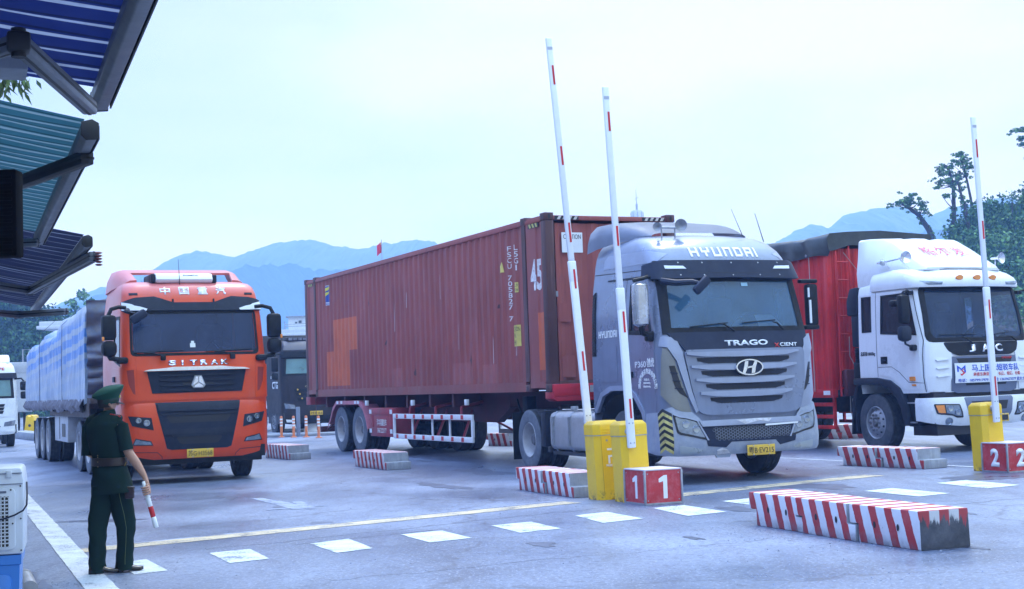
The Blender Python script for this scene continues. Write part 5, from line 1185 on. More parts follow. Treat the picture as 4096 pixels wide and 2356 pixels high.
for sx in (-1, 1):
    bm = BM()
    box(bm, (sx*1.245-.012, .1, 1.12), (sx*1.245+.012, 6.8, 1.40)); obj('side_rail', bm, M_GRIME, STR)
    for y in (7.9, 9.21, 10.52): wheel(STR, sx*1.06, y, sx, 'd', .52, .27, dual=True)
    bm = BM(); a, b = sorted((sx*1.2, sx*.75)); box(bm, (a, 3.9, .55), (b, 6.3, 1.12), .01); sb_ = obj('side_locker', bm, paint('dull_white_locker', (.42, .44, .48), .6, vary=.15, dirt=(.2, .19, .19), amt=.6), STR)
    bm = BM(); box(bm, (min(sx*1.203, sx*1.206), 4.3, .66), (max(sx*1.203, sx*1.206), 4.9, .95)); box(bm, (min(sx*1.203, sx*1.206), 5.3, .6), (max(sx*1.203, sx*1.206), 5.4, 1.1)); pieces('locker_opening', bm, M_INK, sb_)
    bm = BM(); box(bm, (min(sx*.55, sx*1.15), 11.6, .35), (max(sx*.55, sx*1.15), 11.63, .95)); obj('mud_flap', bm, M_BLK, STR)
    bm = BM(); box(bm, (sx*.75-.07, 2.2, .3), (sx*.75+.07, 2.36, 1.3)); box(bm, (sx*.75-.12, 2.15, .24), (sx*.75+.12, 2.4, .3)); obj('landing_leg', bm, M_DK, STR)
def tarpmat():
    m, nt, b = nmat('blue_striped_sheeting'); v = ncoord(nt); sp = N(nt, 'ShaderNodeSeparateXYZ'); lk(nt, v, sp.inputs[0])
    wz = nmath(nt, 'ADD', sp.outputs['Z'], nmath(nt, 'ADD', nmath(nt, 'MULTIPLY', nnoise(nt, v, .7, 3), .12), nmath(nt, 'MULTIPLY', sp.outputs['Y'], .04)))
    st = nmath(nt, 'MULTIPLY', nmath(nt, 'PINGPONG', wz, .15), 2.0); n1 = nnoise(nt, v, 2.2, 5, .65); n2 = nnoise(nt, ncoord(nt, (1, 1, .15)), 5, 5, .7)
    bl = nmath(nt, 'MULTIPLY', nramp(nt, st, .10, .15), nramp(nt, sp.outputs['Z'], 2.0, 2.4, .18, 1)); bl = nmath(nt, 'MULTIPLY', bl, nramp(nt, sp.outputs['Z'], 2.95, 3.15, 1, .08)); bl = nmath(nt, 'MULTIPLY', bl, nramp(nt, nnoise(nt, v, 1.1, 4), .28, .42, .5, 1))
    c = nmix(nt, bl, (.31, .37, .46), (.045, .19, .52)); c = nmix(nt, nmath(nt, 'MULTIPLY', nramp(nt, n2, .5, .72), .55), c, (.50, .57, .68)); c = nmix(nt, nmath(nt, 'MULTIPLY', nramp(nt, n1, .58, .75), .55), c, (.30, .22, .20))
    b.inputs['Roughness'].default_value = .32; lk(nt, c, b.inputs['Base Color']); nbump(nt, b, n2, .5, .04); return m
M_TARP = tarpmat()
# sheeted load: lumpy box with a crowned, draped top, pleated along the bottom edge
LD = thing('sheeted_load', 'blue and white striped plastic sheet roped over the load behind the orange-red cab', 'load', (T2.x, T2.y, 0), -A2)
bm = BM(); ny, npz = 170, []
per = []
prof = [(-1.27, 1.40), (-1.28, 1.6), (-1.27, 1.9), (-1.26, 2.3), (-1.25, 2.7), (-1.24, 3.05), (-1.18, 3.22), (-.95, 3.36), (-.5, 3.46), (0, 3.50), (.5, 3.46), (.95, 3.36), (1.18, 3.22), (1.24, 3.05), (1.25, 2.7), (1.26, 2.3), (1.27, 1.9), (1.28, 1.6), (1.27, 1.40)]
rows = []
for j in range(ny+1):
    y = .45+11.9*j/ny; row = []
    for k, (x, z) in enumerate(prof):
        q = Vector((x*.9, y*1.1, z*.8)); side = abs(x) > 1.2
        pl = .05*noise.noise(Vector((y*5.5, z*.5, x)))+.05*noise.noise(Vector((y*1.6, z*1.1, x)))+.03*noise.noise(Vector((y*11, z*2.2, x)))*(1 if side else .5)
        top = .12*noise.noise(q*1.3)+.17*noise.noise(Vector((y*.6, x*.4, 7)))+.06*noise.noise(q*3.5)
        sx = 1 if x > 0 else -1
        dz = top if z > 3.0 else 0; low = (-.06*abs(sin(y*7.5))+.05*noise.noise(Vector((y*3, 2, 1)))) if z < 1.5 else 0
        dx = pl*sx if side else 0
        rows_x = x+dx+(.04*sx*noise.noise(q*2) if z > 3 else 0)
        row.append(bm.verts.new((rows_x, y, z+dz+low-(.042*max(0, y-1.5)*max(0, (z-1.6)/1.6))+(.16*min(1, max(0, (2.2-y)/1.6)) if z > 3.0 else 0))))
    rows.append(row)
for a, b in zip(rows, rows[1:]):
    for k in range(len(prof)-1): bm.faces.new((a[k], a[k+1], b[k+1], b[k]))
for rw in (rows[0], rows[-1]):
    # front and back: gathered folds
    m0 = len(rw); low = [bm.verts.new((v.co.x*.98, v.co.y+R.uniform(-.12, .06), v.co.z*.985)) for v in rw]
    bridge(bm, rw[:-1]+[rw[-1]], low) if False else None
    f = bm.faces.new(rw)
bmesh.ops.delete(bm, geom=[v for v in bm.verts if not v.link_faces], context='VERTS')
obj('sheet', bm, M_TARP, LD, smooth=60)
bm = BM()
for j in range(2):
    y = 3.6+j*4.6+.3; pts = [(-1.31, y, 1.35), (-1.31, y, 2.3), (-1.29, y, 3.1), (-.9, y, 3.46), (0, y, 3.58), (.9, y, 3.46), (1.29, y, 3.1), (1.31, y, 1.35)]; tube(bm, pts, .006, 5)
pieces('lashing_rope', bm, paint('dark_rope', (.06, .06, .08), .8), LD)
# ragged skirt hanging below the sheet
bm = BM(); M_SK = paint('ragged_grey_skirt', (.17, .165, .20), .7, vary=.4, dirt=(.045, .035, .035), amt=.9, scale=4)
prev = None
for j in range(160):
    y = .5+11.7*j/159; o = .05*sin(y*15)+.03*noise.noise(Vector((y*4, 0, 5))); zb = 1.24+.10*noise.noise(Vector((y*2.5, 3, 0)))+.07*noise.noise(Vector((y*7, 1, 4)))
    cur = [bm.verts.new((-1.29-o*.4, y, 1.48)), bm.verts.new((-1.34-o, y, 1.33)), bm.verts.new((-1.30-o*.7, y, zb))]
    if prev:
        bm.faces.new((prev[0], cur[0], cur[1], prev[1])); bm.faces.new((prev[1], cur[1], cur[2], prev[2]))
    prev = cur
obj('sheet_skirt', bm, M_SK, LD, smooth=60)
# folds of dark canvas on the headboard
bm = BM(); prev = None
for j in range(60):
    z = 1.5+1.9*j/59; row = [bm.verts.new((x, .34-.26*abs(noise.noise(Vector((x*1.3, z*3.6, 2))))-.05*sin(z*15+x*2+3*noise.noise(Vector((x, z, 1)))), z)) for x in [-1.25+2.5*i/20 for i in range(21)]]
    if prev:
        for i in range(20): bm.faces.new((prev[i], prev[i+1], row[i+1], row[i]))
    prev = row
obj('folded_canvas', bm, paint('dark_folded_canvas', (.10, .11, .15), .6, vary=.4, dirt=(.04, .10, .26), amt=.8, scale=3), LD, smooth=60)
# ------------------------------------------------------------------ white rigid truck with the red box body (right)
JT = thing('box_truck', 'white cab box truck with corrugated red body and black tarpaulin top', 'truck', (8.4991, 25.6573, 0), 0.4451, scale=1.03)
M_WPA = paint('white_cab_paint', (.70, .73, .77), .3, dirt=(.45, .46, .48), amt=.3, scale=1.2, coat=.4, streak=True, vary=.05)
M_GRY = paint('grey_blue_trim', (.105, .13, .205), .4, dirt=(.12, .13, .17), amt=.4, scale=2, coat=.2)
M_DRED = paint('bright_red_box_paint', (.56, .022, .022), .45, vary=.25, dirt=(.16, .012, .016), amt=.6, scale=1.4, streak=True, coat=.1)
M_TARPB = paint('black_tarpaulin', (.022, .030, .034), .38, vary=.4, dirt=(.06, .075, .08), amt=.6, scale=2, bump=.2)
JB = Body([(1.04, .05, 1.225, .30, .08), (1.30, .0, 1.25, .30, .10), (1.70, .02, 1.255, .28, .10), (1.95, .07, 1.25, .26, .10), (2.4, .16, 1.235, .23, .10), (2.83, .26, 1.215, .23, .10), (2.95, .32, 1.19, .26, .10), (3.04, .46, 1.13, .3, .10), (3.10, .7, 1.04, .34, .1)], 1.87)
ws = [(-1.05, 1.98), (1.05, 1.98), (1.03, 2.82), (-1.03, 2.82)]
def w1(s): return [(s, 1.545, 2.18), (s, 1.75, 2.18), (s, 1.76, 2.77), (s, 1.55, 2.77)]
def w2(s): return [(s, .38, 2.08), (s, 1.24, 2.14), (s, 1.22, 2.76), (s, .56, 2.77)]
def ar3(s): return [(s, .68, .4), (s, .78, .95), (s, 1.0, 1.24), (s, 1.35, 1.30), (s, 1.95, 1.30), (s, 1.95, .4)]
hs = [ws, w1('L'), w1('R'), w2('L'), w2('R'), ar3('L'), ar3('R')]
bm = BM(); JB.shell(bm, hs); obj('cab', bm, M_WPA, JT, smooth=42)
bm = BM(); JB.sheet(bm, [(-3, 1.4), (3, 1.4), (3, 2.93), (-3, 2.93)], hs[:5], off=-.03, raw=True); box(bm, (-1.15, .4, 1.38), (1.15, 1.8, 1.4)); box(bm, (-1.15, 1.79, 1.4), (1.15, 1.82, 2.93)); obj('cab_lining', bm, M_INT, JT)
cab_inside(JT, .3, 1.7, 1.05, 1.5, 2.25)
bm = BM(); JB.sheet(bm, [(-1.08, 1.96), (1.08, 1.96), (1.05, 2.85), (-1.05, 2.85)], off=-.004); obj('windscreen', bm, glass('clear_windscreen', (.03, .085, .20), .34, .0), JT)
bm = BM(); JB.sheet(bm, roundpoly([(-1.15, 1.91), (1.15, 1.91), (1.11, 2.9), (-1.11, 2.9)], .12, 3), [[(-1.04, 2.06), (-.96, 1.985), (.96, 1.985), (1.04, 2.06), (1.01, 2.82), (-1.01, 2.82)]], off=.006, thick=.02); obj('windscreen_surround', bm, M_BLK, JT)
for s in 'LR':
    sx = -1 if s == 'L' else 1
    for nm, wf, gr in (('quarter_window', w1, .03), ('side_window', w2, .035)):
        P = wf(s); cy = sum(p[1] for p in P)/4; cz = sum(p[2] for p in P)/4
        big = [(s, p[1]+gr*(1 if p[1] > cy else -1), p[2]+gr*(1 if p[2] > cz else -1)) for p in P]
        bm = BM(); JB.sheet(bm, [(s, p[1]+.01*(1 if p[1] > cy else -1), p[2]+.01*(1 if p[2] > cz else -1)) for p in P], off=-.006); obj(nm, bm, glass("dark_truck_window", (.02, .03, .042), .5, 0), JT) if s == 'L' else obj(nm, bm, glass('clear_far_window', (.5, .55, .55), .10, 0), JT)
        bm = BM(); JB.sheet(bm, big, [P], off=.006, thick=.014); obj('window_seal', bm, M_BLK, JT)
    bm = BM(); JB.sheet(bm, [(s, .26, 1.10), (s, .72, 1.10), (s, 1.0, 1.32), (s, 1.36, 1.38), (s, 1.37, 1.95), (s, .30, 1.95)], off=.007, thick=.012); dr = obj('door', bm, M_WPA, JT)
    bm = BM()
    for a, b in (((.24, 1.06), (.24, 1.95)), ((.24, 1.95), (.46, 2.84)), ((1.375, 1.34), (1.385, 2.86))): JB.sheet(bm, [(s, *a), (s, a[0]+.011, a[1]), (s, b[0]+.011, b[1]), (s, *b)], off=.0024)
    JB.sheet(bm, [(s, 1.36, 1.52), (s, 1.0, 1.52), (s, .8, 1.42), (s, .58, 1.24), (s, .25, 1.22), (s, .25, 1.212), (s, .585, 1.23), (s, .807, 1.41), (s, 1.0, 1.51), (s, 1.36, 1.51)], off=.0085)
    obj('panel_gap', bm, M_INK, JT, smooth=0)
    bm = BM(); JB.sheet(bm, roundpoly([(1.10, 1.56), (1.28, 1.56), (1.28, 1.70), (1.10, 1.70)], .02) and [(s, 1.10, 1.57), (s, 1.27, 1.57), (s, 1.27, 1.70), (s, 1.10, 1.70)], off=.016, thick=.012); hd = obj('door_handle', bm, M_BLK, dr)
    bm = BM(); JB.sheet(bm, [(s, 1.12, 1.625), (s, 1.25, 1.625), (s, 1.25, 1.665), (s, 1.12, 1.665)], off=.035, thick=.015); obj('handle_grip', bm, M_DK, hd)
    bm = BM(); JB.sheet(bm, [(s, .40, 1.26), (s, .53, 1.26), (s, .53, 1.33), (s, .40, 1.33)], off=.03, thick=.025); JB.sheet(bm, [(s, .40, 1.17), (s, .50, 1.17), (s, .50, 1.20), (s, .40, 1.20)], off=.02, thick=.02); pieces('side_repeater', bm, M_AMBER, JT)
    # black wheel-arch flare and step
    bm = BM(); A = [(.60, .48), (.66, .86), (.82, 1.14), (1.05, 1.28), (1.4, 1.33), (2.05, 1.33)]; B_ = [(2.05, 1.21), (1.4, 1.2), (1.1, 1.13), (.92, .98), (.80, .78), (.72, .48)]
    a, b = sorted((sx*1.285, sx*1.0))
    prism(bm, A+B_, 'x', a, b, .02); obj('wheel_arch_flare', bm, M_BLK if s == 'R' else M_DK, JT)
    bm = BM(); box(bm, (min(sx*1.20, sx*.9), .44, .46), (max(sx*1.20, sx*.9), .70, 1.04), .02); sp_ = obj('entry_step', bm, M_BLK, JT)
    bm = BM()
    for z in (.52, .86): box(bm, (min(sx*1.24, sx*1.17), .46, z), (max(sx*1.24, sx*1.17), .66, z+.025))
    pieces('step_plate', bm, M_STEEL, sp_)
    # front corner with three slot fins
    bm = BM(); JB.sheet(bm, [(s, .22, 1.90), (s, .22, 1.06), (sx*.82, 1.06), (sx*.76, 1.28), (sx*.72, 1.78), (sx*.80, 1.90)], off=.02, thick=.03); cp = obj('corner_panel', bm, M_WPA, JT)
    for k in range(3):
        z = 1.60-k*.14; bm = BM(); JB.sheet(bm, [(sx*1.05, z+.005), (sx*.80, z+.02), (sx*.80, z-.0), (sx*1.03, z-.018)], off=.05, thick=.03); obj('corner_fin', bm, M_WREF, cp)
    bm = BM(); JB.sheet(bm, [(s, 1.60, 1.34), (s, 1.86, 1.34), (s, 1.86, 1.52), (s, 1.66, 1.52)], off=.004, thick=.006); obj('sill_panel', bm, M_WPA, JT)
JB.stext('side_lettering', '总质量18000kg', M_INK, JT, -1, 1.63, 1.76, .40, .09, .004, off=.006)
# roof cap with marker lamps
JR = Body([(2.88, .13, 1.235, .30, .12), (2.95, .11, 1.24, .32, .12), (3.05, .16, 1.23, .34, .12), (3.14, .27, 1.19, .38, .12), (3.22, .44, 1.10, .40, .12), (3.27, .66, 1.0, .42, .12)], 1.5)
bm = BM(); JR.shell(bm); rc = obj('roof_cap', bm, M_WPA, JT, smooth=45)
for x in (-.36, .02, .40):
    p = JR.pt(*JR.f(x, 3.03)); n = JR.nrm(*JR.f(x, 3.03)); bm = BM(); a, b = Vector((1, 0, 0)), Vector((0, 0, 1))
    r0_ = [bm.verts.new(p+a*.088*cos(2*pi*i/20)+b*.050*sin(2*pi*i/20)-Vector((0, 0, 0))) for i in range(20)]; r1_ = [bm.verts.new(p+n*.03+a*.075*cos(2*pi*i/20)+b*.04*sin(2*pi*i/20)) for i in range(20)]; bridge(bm, r0_, r1_); bm.faces.new(r1_); obj('roof_marker_lamp', bm, M_AMBER, rc)
for sx in (-1, 1):
    bm = BM(); JR.sheet(bm, [(sx*1.12, 2.99), (sx*.72, 2.965), (sx*.74, 2.92), (sx*1.0, 2.92)], off=.006, thick=.01); obj('clearance_lamp', bm, M_LENS, rc)
# wind deflector with grooved top and pink lettering
bm = BM()
def jd(y, w_, zb, zt, wt, g): return [(-w_, y, zb), (-w_*1.01, y, zb+(zt-zb)*.30), (-w_*.99+(w_-wt)*.12, y, zb+(zt-zb)*.55), (-wt-.05, y, zt-.035), (-wt, y, zt), (-wt*.5, y, zt+.012), (-wt*.46, y, zt+.012-g), (-wt*.2, y, zt+.016-g), (-wt*.16, y, zt+.016), (wt*.16, y, zt+.016), (wt*.2, y, zt+.016-g), (wt*.46, y, zt+.012-g), (wt*.5, y, zt+.012), (wt, y, zt), (wt+.05, y, zt-.035), (w_*.99-(w_-wt)*.12, y, zb+(zt-zb)*.55), (w_*1.01, y, zb+(zt-zb)*.30), (w_, y, zb)]
JS = [(.46, .86, 3.20, 3.24, .80, .0), (.54, .92, 3.17, 3.30, .84, .002), (.80, 1.0, 3.09, 3.46, .82, .01), (1.10, 1.07, 3.03, 3.65, .80, .014), (1.40, 1.12, 3.0, 3.81, .80, .03), (1.55, 1.14, 2.99, 3.86, .84, .035), (1.75, 1.16, 2.98, 3.87, .96, .03), (1.92, 1.17, 2.98, 3.865, 1.05, .03)]
loft(bm, [jd(*s) for s in JS]); df = obj('wind_deflector', bm, M_WPA, JT, smooth=30)
M_PINK = paint('pink_red_lettering', (.78, .10, .20), .5, vary=.1)
n0 = Vector((0, -(3.81-3.30), (1.40-.54))).normalized()
up = Vector((0, 1.40-.54, 3.81-3.30)).normalized()
Mx = Matrix(((1, 0, 0, .02), (0, up.y, n0.y, .97), (0, up.z, n0.z, 3.575), (0, 0, 0, 1)))
for i, ch in enumerate('格尔发'): text_flat('deflector_lettering', ch, M_PINK, df, Mx @ Matrix.Translation(((i-1)*.36, 0, .018)), .29, .36, -.008, .004)
bm = BM(); JR.sheet(bm, [(-.9, 3.20), (.9, 3.20), (.9, 3.215), (-.9, 3.215)], off=.01, thick=.01); obj('deflector_gap', bm, M_INK, df)
bm = BM(); tube(bm, [(-1.16, 1.25, 3.39), (-1.2, .62, 3.42)], .016, 8)
for y in (1.15, .72): tube(bm, [(-1.0, y, 3.24), (-1.18, y, 3.4)], .012, 6)
lathe(bm, [(.02, .12), (.03, 0), (.06, -.06), (.065, -.065), (.04, -.05), (.001, -.02)], (-1.17, 1.25, 3.39), (.2, 1, 0), 16); lathe(bm, [(.02, .14), (.03, 0), (.10, -.08), (.105, -.085), (.07, -.06), (.001, -.03)], (-1.19, .62, 3.43), (.2, 1, 0), 18)
obj('air_horn', bm, M_CHROME, JT)
bm = BM(); lathe(bm, [(.02, .14), (.03, 0), (.10, -.08), (.105, -.085), (.07, -.06), (.001, -.03)], (1.0, .62, 3.43), (-.2, 1, 0), 18); tube(bm, [(1.0, .7, 3.2), (1.0, .68, 3.42)], .012, 6); obj('air_horn', bm, M_CHROME, JT)
# face: black band, JAC letters, grille, banner
bm = BM(); JB.sheet(bm, roundpoly([(-.86, 1.90), (.86, 1.90), (.78, 1.74), (.60, 1.67), (-.60, 1.67), (-.78, 1.74)], .05, 3), off=.022, thick=.03); bb = obj('bonnet_band', bm, M_BLK, JT)
for x, ch, w_ in ((-.30, 'J', .14), (.0, 'A', .18), (.31, 'C', .17)): JB.ftext('name_letter', ch, M_CHROME, JT, x, 1.785, w_, .135, .03, off=.045, thick=.025)
bm = BM(); JB.sheet(bm, [(-.78, 1.655), (.78, 1.655), (.74, 1.06), (.6, 1.02), (-.6, 1.02), (-.74, 1.06)], off=.012, thick=.02); gr = obj('front_grille', bm, M_GRY, JT)
for z, k in ((1.575, .64), (1.335, .6), (1.19, .5)):
    bm = BM(); JB.sheet(bm, [(-k, z+.045), (k, z+.045), (k-.05, z-.04), (-k+.05, z-.04)], off=.0145); sl_ = obj('grille_slot', bm, M_INK, gr)
JB.ftext('badge_lettering', 'GALLOP', M_RED, JT, .50, 1.615, .26, .04, .01, off=.02)
bm = BM(); JB.sheet(bm, [(-.70, 1.20), (.98, 1.20), (.98, 1.535), (-.70, 1.535)], off=.042, thick=.004); bn = obj('advert_banner', bm, M_WREF, JT)
M_BBL = paint('blue_banner_ink', (.01, .07, .50), .5, vary=.05)
JB.ftext('banner_lettering', '马上国际短驳车队', M_BBL, bn, .20, 1.445, 1.12, .125, .014, off=.046, thick=.003); JB.ftext('banner_lettering', '承接东南亚业务：长途、短途、仓储', M_RED, bn, .22, 1.335, 1.12, .065, .006, off=.046, thick=.003); JB.ftext('banner_lettering', '电话：18579917979 马先生 13659673277 蓝女士', M_BBL, bn, .14, 1.245, 1.56, .06, .006, off=.046, thick=.003)
for pl, mt in (([(-.66, 1.385), (-.66, 1.50), (-.575, 1.44), (-.49, 1.50), (-.49, 1.37), (-.52, 1.37), (-.52, 1.45), (-.575, 1.41), (-.63, 1.45), (-.63, 1.385)], M_BBL), ([(-.52, 1.44), (-.575, 1.405), (-.60, 1.42), (-.54, 1.37), (-.575, 1.345), (-.60, 1.36), (-.60, 1.33), (-.575, 1.315), (-.50, 1.365), (-.555, 1.41), (-.52, 1.425)], M_RED)):
    bm = BM(); JB.sheet(bm, pl, off=.046, thick=.003); obj('banner_emblem', bm, mt, bn)
# bumper
JBB = Body([(.45, .05, 1.22, .22, .08), (.52, .0, 1.26, .24, .10), (.70, -.05, 1.275, .24, .10), (.90, -.04, 1.275, .24, .10), (.955, .0, 1.26, .22, .08)], 1.8)
bm = BM(); JBB.sheet(bm, [('L', .43, .56), (-1.0, .49), (-.6, .455), (.6, .455), (1.0, .49), ('R', .43, .56), ('R', .42, .955), (1.0, .955), (-1.0, .955), ('L', .42, .955)], thick=.03); bp = obj('bumper', bm, M_WPA, JT)
bm = BM(); JBB.sheet(bm, roundpoly([(-.56, .945), (.56, .945), (.48, .62), (.40, .58), (-.40, .58), (-.48, .62)], .05, 3), off=.006, thick=.012); cg = obj('bumper_centre', bm, M_GRY, bp)
bm = BM(); JBB.sheet(bm, [(-.42, .87), (.42, .87), (.36, .72), (-.36, .72)], off=.0085); obj('air_opening', bm, M_INK, cg)
bm = BM(); box(bm, (-1.12, .12, .5), (1.12, .43, 1.05)); box(bm, (-1.05, .15, .30), (.3, .75, .48)); obj('engine_bay', bm, M_INK, JT)
for sx in (-1, 1):
    hp = roundpoly([(sx*1.16, .85), (sx*.66, .835), (sx*.58, .60), (sx*.72, .60), (sx*.80, .64), (sx*1.12, .68)], .025, 2)
    bm = BM(); JBB.sheet(bm, hp, off=.006, thick=.012); hl = obj('headlamp', bm, M_INK, bp)
    bm = BM(); JBB.sheet(bm, [(sx*.95, .825), (sx*.68, .815), (sx*.62, .63), (sx*.74, .635), (sx*.82, .67), (sx*.93, .69)], off=.010); obj('lamp_lens', bm, M_LENS, hl)
    bm = BM(); JBB.sheet(bm, [(sx*1.13, .825), (sx*.97, .825), (sx*.95, .69), (sx*1.09, .70)], off=.010); obj('turn_signal', bm, M_AMBER, hl)
    bm = BM()
    for x, z in ((sx*.86, .76), (sx*.72, .70)): p = JBB.pt(*JBB.f(x, z)); n = JBB.nrm(*JBB.f(x, z)); lathe(bm, [(.055, .011), (.05, .024), (.03, .018), (.001, .015)], p, n, 14)
    pieces('lamp_bowl', bm, M_LAMPBOWL, hl)
    p = JBB.pt(*JBB.f(sx*.86, .545)); n = JBB.nrm(*JBB.f(sx*.86, .56)); bm = BM(); lathe(bm, [(.072, .0), (.072, .014), (.058, .018), (.05, .008), (.001, .012)], p, n, 20); obj('fog_lamp', bm, M_LAMPBOWL, bp)
number_plate(bp, JBB, .15, .57, '         1', .44, .14, y=-.075)
def on3(x, z, d): t = JB.f(x, z); return JB.pt(*t)+JB.nrm(*t)*d
wiper(JT, on3(-.28, 1.86, .06), on3(-.5, 1.98, .06), on3(-.90, 2.03, .03), on3(-.15, 2.03, .03)); wiper(JT, on3(.78, 1.90, .06), on3(.55, 1.98, .06), on3(.06, 2.0, .03), on3(.66, 2.06, .03))
bm = BM(); bm.faces.new([bm.verts.new(p) for p in ((-.92, .40, 1.985), (-.45, .36, 1.985), (-.38, .62, 2.0), (-.90, .66, 2.0))]); bm.faces.new([bm.verts.new(p) for p in ((.35, .33, 2.14), (.62, .34, 1.99), (.88, .42, 2.08), (.62, .52, 2.26))]); pieces('dashboard_paper', bm, M_PAPER, JT)
for x in (.75, .86):
    bm = BM(); lathe(bm, [(.001, 0), (.035, .01), (.038, .1), (.035, .16), (.015, .2), (.014, .23), (.001, .23)], (x, .42+(x-.75), 2.03), (.9, .25, .1), 12); obj('water_bottle', bm, glass('clear_bottle', (.5, .55, .6), .25, .05), JT)
for sx in (-1, 1):
    m_ = node('door_mirror', JT, (sx*1.50, .34, 0))
    bm = BM(); cbox(bm, (0, 0, 2.50), (.20, .15, .50), .05); obj('mirror_shell', bm, M_BLK, m_)
    bm = BM(); cbox(bm, (.0, .0, 2.08), (.24, .17, .28), .07); obj('wide_angle_mirror', bm, M_DK, m_)
    bm = BM(); tube(bm, [(0, 0, 2.72), (-sx*.02, 0, 2.80), (-sx*.12, .03, 2.83), (-sx*.26, .1, 2.80)], .02, 8); cbox(bm, (-sx*.24, .1, 2.79), (.12, .1, .07), .02); tube(bm, [(0, 0, 2.0), (-sx*.01, 0, 1.9), (-sx*.12, .02, 1.86), (-sx*.22, .04, 1.86)], .02, 8); cbox(bm, (-sx*.22, .04, 1.83), (.14, .1, .11), .03); pieces('mirror_arm', bm, M_BLK, m_)
m_ = node('kerb_mirror', JT); bm = BM(); cbox(bm, (-1.36, .68, 2.62), (.2, .2, .12), .04); tube(bm, [(-1.36, .66, 2.68), (-1.22, .62, 2.84)], .015, 6); obj('mirror_shell', bm, M_BLK, m_)
# air intake behind the cab
ai = node('air_intake', JT)
bm = BM(); box(bm, (-1.2, 1.92, 1.9), (-.95, 2.14, 2.6), .04); obj('intake_duct', bm, M_DK, ai)
bm = BM(); prism(bm, [(1.90, 2.48), (2.2, 2.48), (2.2, 2.75), (2.1, 2.98), (1.90, 3.0)], 'x', -1.24, -.9, .03); obj('intake_hood', bm, M_DK, ai)
bm = BM()
for i in range(9): lathe(bm, [(.10, 1.62+i*.03), (.125, 1.635+i*.03), (.10, 1.65+i*.03)], (-1.08, 2.03, 0), (0, 0, 1), 16)
box(bm, (-1.2, 1.93, 1.32), (-.96, 2.13, 1.63), .03); obj('intake_bellows', bm, M_BLK, ai)
# box body
JX0, JX1, JZ0, JZ1 = 2.68, 9.9, 1.12, 3.80
pr = []; n = 34; p_ = (JX1-JX0-.16)/n
for i in range(n):
    a = JX0+.1+i*p_; pr += [(a, 0), (a+p_*.25, 0), (a+p_*.4, .028), (a+p_*.75, .028), (a+p_*.9, 0)]
pr.append((JX1-.06, 0))
for sx in (-1, 1):
    bm = BM(); c_ = [(bm.verts.new((sx*(1.25-d), y, JZ0)), bm.verts.new((sx*(1.25-d), y, JZ1))) for y, d in pr]
    for a, b in zip(c_, c_[1:]): bm.faces.new((a[0], b[0], b[1], a[1]))
    obj('box_side', bm, M_DRED, JT, smooth=0)
    bm = BM(); a, b = sorted((sx*1.262, sx*1.15)); box(bm, (a, JX0, JZ0-.02), (b, JX0+.1, JZ1), .006); box(bm, (a, JX1-.1, JZ0), (b, JX1, JZ1), .006); pieces('corner_post', bm, M_DRED, JT)
    bm = BM(); a, b = sorted((sx*1.266, sx*1.15)); box(bm, (a, JX0-.01, JZ0-.14), (b, JX1, JZ0+.02), .006); obj('bottom_rail', bm, M_DRED, JT)
    bm = BM(); box(bm, (min(sx*1.267, sx*1.27), 2.75, 1.03), (max(sx*1.267, sx*1.27), 2.95, 1.11)); obj('white_reflector', bm, M_WREF, JT)
    bm = BM()
    for z in (.85, .62, .42): box(bm, (min(sx*1.2, sx*1.15), 2.75, z-.035), (max(sx*1.2, sx*1.15), 5.6, z+.035), .006)
    for y in (2.8, 3.6, 4.5, 5.4): bar(bm, (sx*1.14, y, .40), (sx*1.14, y, 1.0), .05, .05)
    obj('side_guard', bm, M_DRED, JT)
    for y in (6.3, 7.65): wheel(JT, sx*1.05, y, sx, 'd', .51, .27, dual=True)
    bm = BM(); box(bm, (min(sx*.6, sx*1.2), 2.1, .35), (max(sx*.6, sx*1.2), 2.12, 1.05)); prism(bm, [(2.0, 1.2), (2.08, 1.2), (2.2, .9), (2.26, .3), (2.23, .3), (2.12, .9)], 'x', min(sx*.7, sx*1.2), max(sx*.7, sx*1.2)); obj('mud_flap', bm, M_DK, JT)
pf = []; k = 12; w_ = 2.3/k
for i in range(k):
    a = -1.15+i*w_; pf += [(a, 0), (a+w_*.25, 0), (a+w_*.4, .03), (a+w_*.75, .03), (a+w_*.9, 0)]
bm = BM(); c_ = [(bm.verts.new((x, JX0+.02+d, JZ0)), bm.verts.new((x, JX0+.02+d, JZ1))) for x, d in pf]
for a, b in zip(c_, c_[1:]): bm.faces.new((a[0], b[0], b[1], a[1]))
obj('box_front', bm, M_DRED, JT, smooth=0)
bm = BM(); box(bm, (-1.2, JX1-.05, JZ0), (1.2, JX1, JZ1)); obj('box_rear_door', bm, M_DRED, JT)
bm = BM(); box(bm, (-1.2, JX0, JZ0-.1), (1.2, JX1, JZ0)); 
for x in (-.42, .42): box(bm, (x-.04, .5, .68), (x+.04, 9.8, 1.02))
tube(bm, [(-1, 1.56, .5), (1, 1.56, .5)], .07, 8); tube(bm, [(-1, 6.3, .5), (1, 6.3, .5)], .09, 8); tube(bm, [(-1, 7.65, .5), (1, 7.65, .5)], .09, 8); obj('chassis_frame', bm, M_FRAME, JT)
for sx in (-1, 1): wheel(JT, sx*1.06, 1.56, sx, 'f', .52, .29, steer=rad(-5))
bm = BM()
for x in (-1.14, -.83): tube(bm, [(x, 2.58, 1.0), (x, 2.55, 2.4), (x, 2.56, 3.55), (x+.06, 2.64, 3.84)], .022, 6)
for i in range(8): tube(bm, [(-1.14, 2.565, 1.15+i*.34), (-.83, 2.565, 1.15+i*.34)], .016, 6)
obj('ladder', bm, M_DRED, JT)
